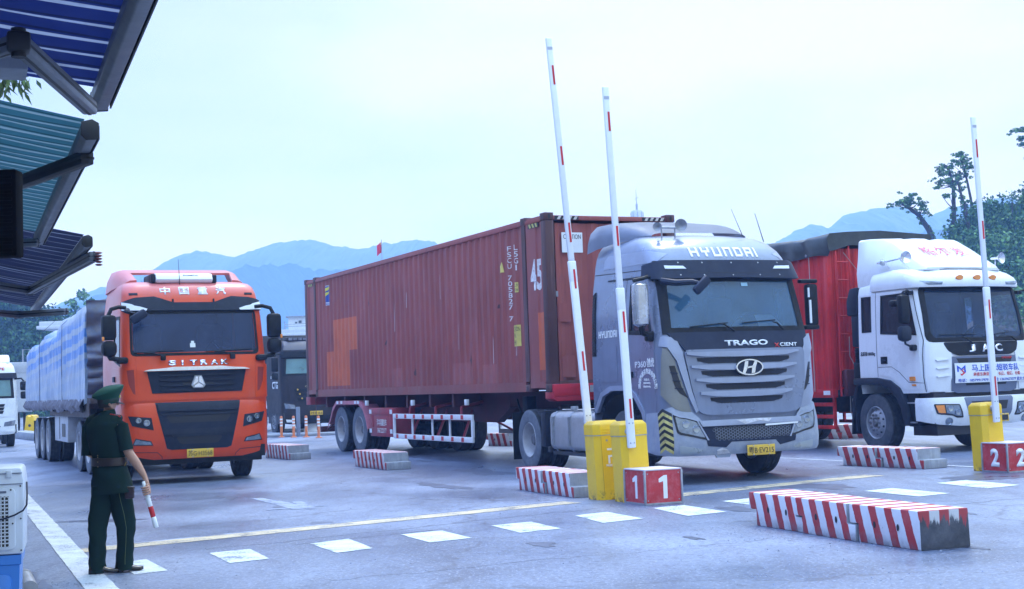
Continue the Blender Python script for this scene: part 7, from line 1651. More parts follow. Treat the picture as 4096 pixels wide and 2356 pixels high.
t = thing('steel_post', 'plain tall grey post between two orange banded posts', 'post', (-7.18, 47.0, 0)); bm = BM(); box(bm, (-.06, -.06, 0), (.06, .06, .98), .01); obj('shaft', bm, M_GPOST, t); bm = BM(); box(bm, (-.12, -.12, 0), (.12, .12, .02)); obj('base_plate', bm, M_GPOST, t)
t = thing('plastic_barrier', 'white plastic barrier block on the ground behind the orange posts', 'barrier', (-7.0, 49.0, 0)); bm = BM(); prism(bm, [(-.35, 0), (.42, 0), (.42, .05), (.28, .1), (.26, .42), (-.2, .44), (-.28, .1), (-.35, .05)], 'y', -.2, .2, .02); obj('body', bm, M_WREF, t)
bm = BM(); box(bm, (-8.9, 47.3, 0), (-5.6, 54, .10), .03); k_ = tag(obj('kerb', bm, M_CONC), kind='structure')
bm = BM(); prism(bm, [(-17.8, 52.7), (-20.6, 58.2), (-20.1, 58.5), (-17.3, 53.0)], 'z', 0, .28, .03); tag(obj('kerb', bm, M_CONC), kind='structure')
t = thing('water_barrier', 'yellow plastic barrier far off beside the white tractor truck', 'barrier', (-20.4, 60.0, 0)); bm = BM(); prism(bm, [(-.3, 0), (.3, 0), (.22, .3), (.15, .85), (.07, .9), (.05, .82), (-.05, .82), (-.07, .9), (-.15, .85), (-.22, .3)], 'y', -.2, .5, .02); obj('body', bm, M_YEL, t); bm = BM(); disc(bm, (0, -.2025, .45), .06, (0, -1, 0), 14); obj('filling_hole', bm, M_INK, t)
# flag
t = thing('flag', 'small red flag with yellow stars on a thin pole above the container', 'flag', (-10.9, 120, 0))
bm = BM(); tube(bm, [(0, 0, 0), (0, 0, 14.1)], .035, 8); obj('pole', bm, M_STEEL, t)
bm = BM(); g0 = [[bm.verts.new((.03-.42*i/8-.10*sin(i*.9)*.3, .08*sin(i*1.1), 13.95-j*.30/1-.04*i-.02*sin(i))) for j in range(4)] for i in range(9)]
for a, b in zip(g0, g0[1:]):
    for j in range(3): bm.faces.new((a[j], b[j], b[j+1], a[j+1]))
fl = obj('cloth', bm, paint('red_flag_cloth', (.68, .02, .03), .7, vary=.1), t, smooth=50)
bm = BM(); c = Vector((-.09, -.10, 13.72)); bm.faces.new([bm.verts.new((c.x+(.08 if i % 2 == 0 else .032)*sin(i*pi/5), c.y, c.z+(.08 if i % 2 == 0 else .032)*cos(i*pi/5))) for i in range(10)]); obj('star', bm, M_LYEL, t, smooth=0)

# ------------------------------------------------------------------ buildings
M_PLAS = paint('pale_plaster', (.60, .64, .68), .7, vary=.06, dirt=(.4, .43, .46), amt=.4, streak=True, scale=.6); M_WIN = paint('dark_window', (.06, .08, .11), .2)
t = thing('roadside_building', 'white flat-roofed building with a rooftop hut behind the dark brown truck', 'building', (-11, 96, 0))
bm = BM(); box(bm, (-4.3, 0, 0), (9.5, 9, 5.3)); obj('wall', bm, M_PLAS, t)
bm = BM(); box(bm, (-5.2, -1.0, 5.2), (10, 10, 5.42), .03); box(bm, (-4.8, -.9, 5.42), (9.8, 9.8, 5.66), .03); rf = obj('roof', bm, M_PLAS, t)
bm = BM(); box(bm, (-4.2, .2, 5.66), (-2.2, 3.2, 6.5)); hut = obj('rooftop_hut', bm, M_PLAS, t); bm = BM(); box(bm, (-4.35, .05, 6.5), (-1.2, 3.4, 6.6)); obj('hut_roof', bm, M_CONC, hut)
bm = BM(); box(bm, (-3.75, .19, 6.05), (-3.6, .198, 6.2)); box(bm, (-3.5, .15, 6.1), (-3.3, .198, 6.28)); pieces('fitting', bm, M_WIN, hut)
bm = BM()
for x in (-3, -.5, 2, 4.5, 7): box(bm, (x, -.03, 1.6), (x+1.4, -.005, 3.4))
pieces('window', bm, M_WIN, t)
bm = BM(); tube(bm, [(-4.25, -.95, 5.66), (-4.25, -.95, 6.2)], .03, 6); tube(bm, [(-4.25, -.95, 6.0), (6, -.95, 6.15)], .03, 6); tube(bm, [(-4.25, -.95, 5.85), (6, -.95, 5.95)], .03, 6); obj('railing', bm, M_STEEL, t)
t = thing('toll_building', 'pale building with a thick flat roof slab above the sheeted load', 'building', (-29.5, 91, 0))
bm = BM(); box(bm, (.35, .6, 0), (8, 8, 6.02)); obj('wall', bm, M_PLAS, t); bm = BM(); box(bm, (-.9, -.4, 6.0), (9, 9, 6.22), .03); box(bm, (-.75, -.3, 6.22), (9, 9, 6.5), .03); obj('roof', bm, M_PLAS, t)
bm = BM(); box(bm, (1.2, .57, 4.2), (3.4, .595, 5.4)); obj('window', bm, M_WIN, t)
t = thing('radio_tower', 'distant pale drum-topped tower with a slim aerial rising behind the container', 'tower', (28.9, 320, 0))
M_TWR = paint('pale_tower_render', (.55, .58, .62), .7, vary=.05)
bm = BM(); lathe(bm, [(1.1, 0), (1.0, 35.5)], (0, 0, 0), (0, 0, 1), 20); obj('shaft', bm, M_TWR, t)
bm = BM(); lathe(bm, [(.9, 35.5), (1.35, 36), (1.35, 39.4), (1.2, 39.7), (.001, 39.75)], (0, 0, 0), (0, 0, 1), 24); obj('drum', bm, M_TWR, t)
bm = BM()
for i in range(8): a = 2*pi*i/8; tube(bm, [(1.42*cos(a), 1.42*sin(a), 36.2), (1.42*cos(a), 1.42*sin(a), 39.3)], .07, 5)
pieces('drum_rib', bm, M_STEEL, t)
bm = BM(); tube(bm, [(0, 0, 39.7), (0, 0, 41.2)], .25, 8); tube(bm, [(0, 0, 41.2), (-.1, 0, 44.6)], [.1, .04], 6); tube(bm, [(-.5, 0, 42.2), (.5, 0, 42.8)], .06, 5); obj('aerial', bm, M_STEEL, t)
# ------------------------------------------------------------------ booth wall and awnings on the left
DB = Vector((-.362, .932, 0)); WP = Vector((-.932, -.362, 0)); ZV = Vector((0, 0, 1))
BW = 1.62                                           # bar to wall
def aw(o, s, p, z): return o+DB*s+WP*p+ZV*z
O1 = Vector((-2.14, 7.52, 0))
M_WALL = paint('grey_booth_wall', (.30, .32, .35), .8, vary=.1, dirt=(.18, .19, .21), amt=.5, streak=True)
bw = thing('booth_wall', 'grey booth wall and beam end behind the striped awnings', 'wall', (0, 0, 0))
bm = BM(); a, b = O1+WP*BW-DB*3.2, O1+WP*BW+DB*18.5; n = WP*.25
vs = [bm.verts.new(p) for p in (a, b, b+n, a+n)]; vt = [bm.verts.new(p+ZV*3.9) for p in (a, b, b+n, a+n)]; bridge(bm, vs, vt); bm.faces.new(vt); obj('wall', bm, M_WALL, bw, smooth=0)
bm = BM(); bar(bm, O1+WP*BW+DB*-.62+ZV*3.22, O1+WP*.42+DB*-.62+ZV*3.22, .26, .34, bev=.01); obj('beam_end', bm, M_WALL, bw)
def fabric(name, base, st, rib, period, trans):
    m, nt, b = nmat(name); out = nt.nodes['Material Output']; v = ncoord(nt); sp = N(nt, 'ShaderNodeSeparateXYZ'); lk(nt, v, sp.inputs[0])
    y = nmath(nt, 'DIVIDE', sp.outputs['Y'], period); fr = nmath(nt, 'FRACT', nmath(nt, 'ADD', y, 50.0))
    lo, wd_ = rib
    s = nmath(nt, 'MULTIPLY', nramp(nt, fr, lo, lo+.02), nramp(nt, fr, lo+wd_, lo+wd_+.02, 1, 0))
    s2 = nmath(nt, 'MULTIPLY', nramp(nt, fr, lo-.22, lo-.2), nramp(nt, fr, lo-.1, lo-.08, 1, 0))
    nz = nnoise(nt, v, 3, 5, .65)
    c = nmix(nt, s, base, st); c = nmix(nt, nmath(nt, 'MULTIPLY', s2, .75), c, tuple(k*.22 for k in base)); c = nmix(nt, nmath(nt, 'MULTIPLY', nramp(nt, nz, .5, .75), .35), c, tuple(k*.3 for k in base))
    lk(nt, c, b.inputs['Base Color']); b.inputs['Roughness'].default_value = .8
    tl = N(nt, 'ShaderNodeBsdfTranslucent'); lk(nt, c, tl.inputs[0]); mx = N(nt, 'ShaderNodeMixShader'); mx.inputs[0].default_value = trans
    lk(nt, b.outputs[0], mx.inputs[1]); lk(nt, tl.outputs[0], mx.inputs[2]); lk(nt, mx.outputs[0], out.inputs[0]); return m
M_ALU = paint('weathered_aluminium', (.15, .165, .19), .42, .4, vary=.15, dirt=(.07, .075, .085), amt=.5, scale=4); M_ALD = paint('dark_awning_arm', (.018, .019, .022), .5, .3, vary=.2)
M_F1 = fabric('blue_striped_canvas', (.007, .020, .135), (.42, .47, .60), (.5, .16), .29, .2); M_F2 = fabric('teal_striped_canvas', (.024, .095, .13), (.17, .25, .29), (.5, .22), .21, .36); M_F3 = fabric('navy_striped_canvas', (.012, .017, .062), (.22, .25, .34), (.5, .10), .42, .2)
def awning(label, name_mat, o, s0, s1, zb, rise, rot, sag=.05):
    """o: point below the front bar; s along the bar, p towards the wall"""
    t = thing('awning', label, 'awning', (o.x, o.y, 0), atan2(DB.y, DB.x)-pi/2+rad(rot), 'striped retractable awnings')
    # local axes: Y along the bar, -X... towards the wall is -X rotated
    def L(s, p, z): return Vector((-p, s, z))
    bm = BM(); ns, np_ = int((s1-s0)/.05), 14; rows = []
    for i in range(ns+1):
        s = s0+(s1-s0)*i/ns; row = []
        for j in range(np_+1):
            p = .02+(BW-.04)*j/np_; k = j/np_
            row.append(bm.verts.new(L(s, p, zb+.075+rise*p-sag*sin(k*pi)+.012*sin((s+.7)*2*pi/.29*.5)*sin(k*pi))))
        rows.append(row)
    for a, b in zip(rows, rows[1:]):
        for j in range(np_): bm.faces.new((a[j], a[j+1], b[j+1], b[j]))
    obj('canvas', bm, name_mat, t, smooth=60)
    bm = BM(); prism(bm, [(.045, zb-.04), (.052, zb+.05), (.015, zb+.07), (-.04, zb+.055), (-.045, zb-.015), (-.015, zb-.045)], 'y', s0-.03, s1+.03, .008); bar_ = obj('front_bar', bm, M_ALU, t)
    bm = BM(); box(bm, (.054, s0, zb-.035), (.062, s1, zb+.045)); obj('valance_track', bm, M_ALD, bar_)
    bm = BM()
    for s in (s0-.045, s1+.03): prism(bm, [(.049, zb-.042), (.056, zb+.052), (.017, zb+.074), (-.042, zb+.058), (-.047, zb-.017), (-.016, zb-.048)], 'y', s, s+.015, .003)
    pieces('end_cap', bm, M_ALD, bar_)
    bm = BM(); tube(bm, [L(s0, BW-.1, zb+rise*BW+.05), L(s1, BW-.1, zb+rise*BW+.05)], .06, 10); obj('roller', bm, M_ALU, t)
    return t, L
def fold_arm(t, pts, mat, w_=.075, spring=False):
    n = node('folding_arm', t)
    for i in range(len(pts)-1):
        bm = BM(); k_ = w_*(.8 if i else 1); bar(bm, pts[i], pts[i+1], k_, w_*.95, bev=.012); ap = obj('arm_profile', bm, mat, n); bm = BM(); bar(bm, pts[i], pts[i+1], k_*1.03, w_*.16); bar(bm, pts[i], pts[i+1], k_*.22, w_*.98); obj('arm_groove', bm, M_ALD, ap)
    for i in range(1, len(pts)-1):
        bm = BM(); p = Vector(pts[i]); cbox(bm, p, (w_*1.25, w_*1.4, w_*1.1), .015); lathe(bm, [(.03, .06), (.03, -.06), (.001, -.06)], p, (0, 0, 1), 12); obj('elbow_joint', bm, M_ALD, n)
    if spring:
        bm = BM(); p = Vector(pts[0])
        for k in range(5): lathe(bm, [(.02, k*.03), (.04, k*.03+.01), (.02, k*.03+.02)], p+Vector((.04, -.04, -.10)), (0, 0, 1), 10)
        obj('red_spring', bm, paint('rusty_red_spring', (.16, .03, .03), .6), n)
def toL(o, P):
    d = Vector((P[0]-o.x, P[1]-o.y, 0)); return Vector((-d.dot(WP), d.dot(DB), P[2]))
o = O1+WP*.03; t, L = awning('blue and white striped awning at the top left, nearest the camera', M_F1, o, -3.5, 0.0, 3.06, .20, -.75)
fold_arm(t, [toL(o, (-2.10, 7.13, 2.95)), toL(o, (-1.97, 5.77, 2.95)), L(-.6, BW, 2.75)], M_ALU, .075)
fold_arm(t, [L(-3.2, .03, 2.98), L(-2.75, .75, 3.0), L(-3.1, BW, 2.9)], M_ALU, .07)
o = Vector((-2.33, 8.10, 0))+WP*.07; t, L = awning('teal striped awning in the middle with a dark panel hanging before it', M_F2, o, 0, 5.75, 3.0, .27, 0)
fold_arm(t, [toL(o, (-2.53, 8.50, 2.93)), toL(o, (-3.45, 9.65, 2.93)), L(.4, BW, 2.9)], M_ALD, .085); fold_arm(t, [L(5.3, .02, 2.93), L(5.55, .55, 2.93), L(4.2, BW, 2.9)], M_ALU, .08)
o = Vector((-4.04, 13.84, 0))+WP*.1; t, L = awning('navy pin-striped awning farthest along the booth, lowest in view', M_F3, o, 0, 11.2, 3.0, .27, 0)
fold_arm(t, [toL(o, (-4.16, 14.15, 2.90)), toL(o, (-6.14, 18.09, 2.88)), L(2.2, BW, 2.9)], M_ALU, .10, True); fold_arm(t, [toL(o, (-7.1, 22.6, 2.88)), toL(o, (-8.02, 23.03, 2.88)), L(7.2, BW, 2.85)], M_ALU, .11)
# dark ribbed panel
t = thing('wall_panel', 'dark ribbed panel hanging in front of the teal awning', 'panel', (-2.265, 6.5, 0))
bm = BM(); box(bm, (-.62, 0, 2.145), (0, .10, 2.55), .012); M_PNL = paint('matt_black_panel', (.004, .004, .005), .8, spec=.1); pn = obj('panel_body', bm, M_PNL, t)
bm = BM()
for k in range(11): box(bm, (-.60, -.006, 2.165+k*.034), (-.02, .002, 2.18+k*.034), .002)
pieces('rib', bm, M_PNL, pn); bm = BM(); bar(bm, (-.6, .06, 2.4), (-1.35, .25, 2.5), .05, .05); obj('wall_bracket', bm, M_ALD, t)
# ------------------------------------------------------------------ evaporative cooler
M_CWH = paint('white_plastic_case', (.62, .68, .76), .4, vary=.04, dirt=(.45, .5, .55), amt=.3); M_CBL = paint('blue_water_tank', (.035, .20, .62), .38, vary=.08, coat=.15); M_CDK = M_CDK
t = thing('air_cooler', 'white evaporative air cooler with a blue water tank by the booth', 'air cooler', (-2.375, 6.86, 0), rad(17))
bm = BM(); prism(bm, [(-.72, .75), (.0, .75), (.005, 1.10), (-.005, 1.165), (-.72, 1.165)], 'y', 0, .45, .018); cs = obj('case', bm, M_CWH, t)
bm = BM(); box(bm, (-.70, -.006, 1.135), (-.004, .0, 1.139)); box(bm, (-.70, -.006, 1.085), (-.002, .0, 1.088)); pieces('case_seam', bm, M_GRY, cs, 0)
bm = BM(); box(bm, (-.075, -.012, 1.118), (-.05, .0, 1.15), .002); box(bm, (-.12, -.012, 1.085), (-.105, 0, 1.10), .002); pieces('latch', bm, M_CWH, cs)
pp = roundpoly([(-.70, .775), (-.035, .775), (-.035, 1.07), (-.70, 1.07)], .03, 4); bm = BM(); prism(bm, pp, 'y', -.02, 0, .005); fp = obj('grille_frame', bm, M_CWH, t)
bm = BM(); box(bm, (-.69, -.0225, .79), (-.065, -.0205, 1.03)); obj('filter', bm, M_INK, fp); bm = BM(); box(bm, (-.12, -.0235, 1.045), (-.075, -.02, 1.056), .002); obj('grip', bm, M_GRY, fp)
bm = BM(); r_ = .0118; st = .0168
for i in range(36):
    for j in range(14):
        cx, cz = -.075-i*st, .80+j*st
        a = [bm.verts.new((cx+r_*cos(k*pi/6), -.0245-.0006*((i+j) % 2), cz+r_*sin(k*pi/6))) for k in range(12)]; b = [bm.verts.new((cx+(r_-.0034)*cos(k*pi/6), -.0245-.0006*((i+j) % 2), cz+(r_-.0034)*sin(k*pi/6))) for k in range(12)]; bridge(bm, a, b)
obj('ring_grille', bm, M_CWH, fp, smooth=0)
bm = BM()
for x, z in ((-.012, .77), (-.012, .92), (-.012, 1.075), (-.055, 1.06), (-.048, .9)): tube(bm, [(x, -.0, z), (x, -.026 if x < -.03 else -.004, z)], .004, 8)
pieces('screw', bm, M_INK, t)
bm = BM(); loft(bm, [[(x*k-.35*(1-k), .225+(y-.225)*k, z) for x, y in ((-.71, .0), (-.01, .0), (-.01, .45), (-.71, .45))] for z, k in ((.10, .90), (.16, .92), (.70, .97), (.705, .995), (.748, .995))]); tk = obj('water_tank', bm, M_CBL, t, smooth=20)
bm = BM(); prism(bm, roundpoly([(-.66, .2), (-.075, .2), (-.055, .66), (-.66, .66)], .04, 3), 'y', -.0, .03, .006); obj('tank_panel', bm, M_CBL, tk)
bm = BM()
for x in (-.62, -.1):
    for y in (.06, .38): lathe(bm, [(.001, -.02), (.05, -.02), (.05, .02), (.001, .02)], (x, y, .05), (1, 0, 0), 14)
pieces('castor', bm, M_BLK, t)
bm = BM(); tube(bm, [(.01, .2, 1.08), (.016, .05, 1.03), (.016, -.02, .985), (-.0, -.03, .96), (-.04, -.04, .94), (-.09, -.04, .925), (-.15, -.035, .918), (-.25, -.03, .92), (-.4, -.03, .95)], .0045, 6); obj('power_cable', bm, M_NAVY, t)
t = thing('steel_pipe', 'short length of grey pipe lying on the dark grit by the cooler', 'pipe', (0, 0, 0))
bm = BM(); pts = [(-4.02, 11.60, .075), (-3.95, 11.42, .08), (-3.84, 11.15, .075), (-3.70, 10.8, .07)]; tube(bm, pts, [.055, .062, .062, .062], 16); obj('tube', bm, M_STEEL, t)
bm = BM(); lathe(bm, [(.066, -.03), (.066, .03)], pts[1], Vector(pts[2])-Vector(pts[1]), 16); obj('collar', bm, M_STEEL, t)
# ------------------------------------------------------------------ guard
PX, PY = -3.49, 12.15
M_UNI = paint('dark_green_uniform', (.006, .021, .018), .9, vary=.2, scale=6, dirt=(.006, .018, .016), amt=.5, spec=.2, bump=.1); M_CAP = paint('green_cap_cloth', (.014, .060, .042), .8, vary=.12, spec=.2); M_LEATH = paint('dark_brown_leather', (.030, .018, .016), .4, vary=.2); M_SKIN = paint('skin', (.43, .24, .17), .55, vary=.08, scale=8); M_HAIR = paint('short_dark_hair', (.018, .014, .013), .8); M_SHOE = paint('dark_polished_shoe', (.022, .016, .016), .25, vary=.2)
PR = thing('person', 'guard in dark green uniform and peaked cap, back to the camera, arm held down', 'person', (PX, PY, 0))
def skin_mesh(name, verts, edges, mat, parent, root=0, sub=2):
    me = bpy.data.meshes.new(name); me.from_pydata([v[:3] for v in verts], edges, []); o = bpy.data.objects.new(name, me); COL.objects.link(o)
    m = o.modifiers.new('skin', 'SKIN'); m.use_smooth_shade = True; m.branch_smoothing = .6
    for i, v in enumerate(verts):
        d = me.skin_vertices[0].data[i]; d.radius = (v[3], v[4] if len(v) > 4 else v[3]); d.use_root = (i == root)
    s = o.modifiers.new('sub', 'SUBSURF'); s.levels = sub; s.render_levels = sub
    bpy.context.view_layer.update(); dg = bpy.context.evaluated_depsgraph_get(); nm = bpy.data.meshes.new_from_object(o.evaluated_get(dg)); bpy.data.objects.remove(o)
    nm.name = name; nm.materials.clear(); nm.materials.append(mat); nm.polygons.foreach_set('use_smooth', [True]*len(nm.polygons))
    o = bpy.data.objects.new(name, nm); COL.objects.link(o); o.parent = parent; return o
V = []; E_ = []
def av(x, y, z, r, prev=None, r2=None):
    V.append((x, y, z, r) if r2 is None else (x, y, z, r, r2)); i = len(V)-1
    if prev is not None: E_.append((prev, i))
    return i
pel = av(.01, .03, .76, .06); sp1 = av(-.005, .02, .95, .10, pel); ch = av(-.02, .02, 1.17, .11, sp1); nk0 = av(-.012, .03, 1.32, .054, ch); nk = av(-.006, .04, 1.375, .050, nk0); hd0 = av(.006, .05, 1.425, .066, nk, .072); hd1 = av(.008, .052, 1.49, .070, hd0, .078); hd2 = av(.004, .045, 1.545, .050, hd1)
FD = Vector((sin(rad(58)), cos(rad(58)), 0)); SD = Vector((cos(rad(58)), -sin(rad(58)), 0))     # where he looks, and his right
c = Vector((.006, .05, 1.42)); p = c+FD*.066+ZV*.012; ns = av(*(p), .015, hd0); av(*(p+FD*.022-ZV*.012), .008, ns)          # nose
p = c+FD*.055-ZV*.045; av(*p, .024, hd0)                                                                              # chin and mouth
for k in (1, -1): p = c+SD*.070*k-FD*.008+ZV*.005; e1 = av(*p, .013, hd0); av(*(p+SD*.010*k-FD*.010+ZV*.016), .010, e1)      # ears
ls = av(-.155, .10, 1.27, .048, ch); le = av(-.185, .085, 1.01, .040, ls); lw = av(-.06, .27, .965, .028, le); lh = av(-.02, .33, .965, .030, lw)
rs = av(.115, -.045, 1.265, .048, ch); re_ = av(.200, -.055, 1.01, .041, rs); rm = av(.245, -.04, .945, .044, re_); rw_ = av(.325, -.015, .805, .026, rm); rh = av(.340, -.012, .755, .033, rw_, .024); rh2 = av(.350, -.010, .715, .032, rh, .022)
for i, sx in enumerate((-.088, .112)):
    yy = (-.02, .09)[i]; hp = av(sx*.75, .03+yy*.4, .66, .050, pel); kn = av(sx, yy, .36, .042, hp); an = av(sx, yy, .06, .035, kn)
# right hand closed round the baton
BA, BBt = Vector((.318, -.045, .760)), Vector((.417, -.03, .375)); bd = (BBt-BA).normalized(); hc = BA+bd*.045
q1 = bd.cross(Vector((0, 1, 0))).normalized(); q2 = bd.cross(q1).normalized(); q1 = q1 if q1.x > 0 else -q1; q2 = q2 if q2.y < 0 else -q2
for k in range(4):
    cc = hc+bd*(.0+.0195*k); ln_ = (1.0, 1.08, 1.03, .88)[k]; pr_ = rh if k < 2 else rh2
    for j, an_ in enumerate((10, 62, 122, 178)): 
        a = rad(an_*ln_); pr_ = av(*(cc+q1*.030*cos(a)+q2*.030*sin(a)), .0098-.0008*j, pr_)
th_ = rh
for an_, h in ((35, -.012), (-40, -.002), (-110, .012)): a = rad(an_); th_ = av(*(hc+bd*h+q1*.027*cos(a)+q2*.027*sin(a)), .0105, th_)
for k in range(4):
    b0 = Vector((-.02, .33, .965)); pr_ = lh
    for j in range(3): pr_ = av(*(b0+Vector((.018*(j+1)+.004*k, .028*(j+1), -.03+.019*k-.006*j))), .009, pr_)
av(.0, .345, 1.0, .010, lh)
body = skin_mesh('body', V, E_, M_SKIN, PR, root=pel)
PHI = rad(30)
def er(c, a, b, z, phi=PHI, n=28, tilt=0.0, dx=0):
    l = Vector((cos(phi), -sin(phi), 0)); f = Vector((sin(phi), cos(phi), 0)); out = []
    for i in range(n):
        t_ = 2*pi*i/n; q = l*(a*cos(t_))+f*(b*sin(t_)); out.append(Vector((c[0]+q.x, c[1]+q.y, z+tilt*q.x)))
    return out
def fold(rings, amp, fz=18, seed=0):
    o = []
    for rg in rings:
        c = sum(rg, Vector())/len(rg); o.append([p+(p-c).normalized()*amp*(noise.noise(Vector((p.x*9+seed, p.y*9, p.z*fz)))+.5*noise.noise(Vector((p.x*22, p.y*22, p.z*fz*.7+seed)))) for p in rg])
    return o
def densify(spec, per=3):
    out = []
    for a, b in zip(spec, spec[1:]):
        for k in range(per): t_ = k/per; out.append(tuple(a[i]+(b[i]-a[i])*t_ for i in range(len(a))))
    out.append(spec[-1]); return out
# jacket: (z, cx, cy, a, b, tilt)
js = densify([(.672, .034, .03, .212, .142, .08), (.76, .028, .03, .198, .136, .06), (.86, .016, .03, .168, .122, .03), (.94, .012, .03, .156, .112, 0), (1.0, .006, .03, .168, .116, 0), (1.10, -.012, .03, .190, .124, 0), (1.20, -.024, .03, .198, .122, 0), (1.265, -.022, .032, .182, .108, 0), (1.31, -.016, .034, .135, .088, 0), (1.338, -.012, .036, .085, .070, 0), (1.375, -.008, .04, .063, .060, .15)], 3)
bm = BM(); rg = fold([er((s[1], s[2]), s[3], s[4], s[0], tilt=s[5]) for s in js], .012, 14); rr = [[bm.verts.new(p) for p in r_] for r_ in rg]
for a, b in zip(rr, rr[1:]): bridge(bm, a, b)
jk = obj('jacket', bm, M_UNI, PR, smooth=70)
def limb(bm, pts, rads, n=18, amp=.007, seed=0):
    P = [Vector(p) for p in pts]; rings = []
    for i, p in enumerate(P):
        d = P[min(i+1, len(P)-1)]-P[max(i-1, 0)]; a, b = frame_of(d); rings.append([p+a*rads[i]*cos(2*pi*k/n)+b*rads[i]*sin(2*pi*k/n) for k in range(n)])
    rr = [[bm.verts.new(q) for q in r_] for r_ in fold(rings, amp, 20, seed)]
    for a, b in zip(rr, rr[1:]): bridge(bm, a, b)
    return rr
bm = BM(); limb(bm, [(-.085, .06, 1.305), (-.140, .085, 1.285), (-.168, .092, 1.23), (-.176, .09, 1.16), (-.180, .088, 1.08), (-.182, .085, .995)], [.052, .064, .068, .064, .060, .060], seed=3); obj('sleeve', bm, M_UNI, jk, smooth=70)
bm = BM(); limb(bm, [(.05, -.005, 1.30), (.10, -.035, 1.285), (.132, -.048, 1.235), (.152, -.052, 1.17), (.170, -.054, 1.10), (.184, -.055, 1.035)], [.050, .062, .066, .062, .059, .060], seed=9); obj('sleeve', bm, M_UNI, jk, smooth=70)
bm = BM(); bar(bm, (.035, .0, 1.338), (.135, -.05, 1.318), .052, .012, bev=.004); ep = obj('shoulder_board', bm, M_CAP, jk)
bm = BM(); bar(bm, (.04, -.026, 1.343), (.14, -.074, 1.322), .006, .012); bar(bm, (.045, .028, 1.343), (.145, -.025, 1.322), .006, .012); pieces('red_piping', bm, M_RED, ep)
bm = BM(); tube(bm, [(.055, -.075, 1.27), (.075, -.06, 1.31), (.085, -.03, 1.335)], .007, 6); obj('strap_loop', bm, M_GRY, jk)
bm = BM(); rr = [[bm.verts.new(p) for p in er((.012, .03), a, b, z)] for z, a, b in ((.908, .166, .124), (.910, .172, .130), (.974, .170, .128), (.976, .164, .122))]
for a, b in zip(rr, rr[1:]): bridge(bm, a, b)
bl = obj('belt', bm, M_LEATH, PR, smooth=60)
bm = BM(); bk = Vector((.012, .03, 0))-Vector((sin(PHI), cos(PHI), 0))*.131
for z in (.905, .945, .985, 1.0): lathe(bm, [(.005, 0), (.004, .004), (.001, .005)], bk+ZV*z, (-sin(PHI), -cos(PHI), 0), 10)
tube(bm, [(.163, -.055, .905), (.172, -.06, .92), (.175, -.045, .935)], .004, 6); pieces('brass_stud', bm, paint('dull_brass', (.30, .21, .08), .4, .6), bl)
bm = BM(); cbox(bm, (.205, -.065, .675), (.075, .05, .095), .012, Matrix.Translation((0, 0, 0))); hs_ = obj('belt_pouch', bm, paint('maroon_black_pouch', (.028, .012, .016), .5), PR); bm = BM(); cbox(bm, (.205, -.066, .718), (.08, .056, .025), .008); obj('pouch_flap', bm, M_LEATH, hs_)
# trousers
tr_ = None
L1 = densify([(.015, -.092, -.02, .072, .075), (.12, -.090, -.02, .068, .072), (.25, -.088, -.018, .066, .072), (.38, -.085, -.015, .069, .078), (.50, -.070, -.005, .078, .092), (.60, -.050, .01, .080, .098), (.74, -.035, .02, .080, .10)], 4); L2 = densify([(.02, .108, .09, .080, .078), (.12, .112, .09, .070, .074), (.25, .122, .088, .068, .072), (.38, .130, .08, .075, .08), (.50, .116, .065, .088, .095), (.60, .098, .05, .088, .10), (.74, .078, .035, .082, .10)], 4)
bm = BM()
for S, sd in ((L1, 2), (L2, 6)):
    rr = [[bm.verts.new(p) for p in r_] for r_ in fold([er((s[1], s[2]), s[3], s[4], s[0], phi=rad(50), n=22) for s in S], .011, 13, sd)]
    for a, b in zip(rr, rr[1:]): bridge(bm, a, b)
    bm.faces.new(rr[-1])
tz = obj('trousers', bm, M_UNI, PR, smooth=70)
bm = BM(); pv = None
for s in L2[2:]:
    ph = rad(50); t_ = rad(-62); l = Vector((cos(ph), -sin(ph), 0)); f = Vector((sin(ph), cos(ph), 0))
    def sp_(tt): q = l*((s[3]+.008)*cos(tt))+f*((s[4]+.008)*sin(tt)); return (s[1]+q.x, s[2]+q.y, s[0])
    cur = [bm.verts.new(sp_(rad(-23))), bm.verts.new(sp_(rad(-20.5)))]
    if pv: bm.faces.new((pv[0], pv[1], cur[1], cur[0]))
    pv = cur
obj('trouser_piping', bm, paint('yellow_green_piping', (.09, .13, .05), .7), tz, smooth=60)
for hx, hy, tx, ty in ((-.155, -.055, .085, .01), (.040, .065, .262, .125)):
    d = Vector((tx-hx, ty-hy, 0)); Lg = d.length; d.normalize(); n_ = Vector((-d.y, d.x, 0)); bm = BM(); rings = []
    for k, w_, h_, zb in ((0, .026, .05, .0), (.06, .036, .075, 0), (.22, .037, .085, .004), (.42, .037, .07, .010), (.62, .043, .05, .006), (.82, .041, .042, .004), (.94, .028, .034, .008), (1.0, .012, .026, .013)):
        c_ = Vector((hx, hy, 0))+d*Lg*k; rings.append([c_+n_*w_*cos(a)+ZV*(zb+h_*.5+h_*.5*sin(a)*(1 if sin(a) > 0 else .98)) for a in [2*pi*i/14 for i in range(14)]])
    loft(bm, rings); sh_ = obj('shoe', bm, M_SHOE, PR, smooth=60)
    bm = BM(); c_ = Vector((hx, hy, 0))+d*.035; cbox(bm, (0, 0, .011), (.06, .062, .022), .004, Matrix.Translation(c_) @ Matrix.Rotation(atan2(d.y, d.x), 4, 'Z')); obj('heel', bm, M_SHOE, sh_)
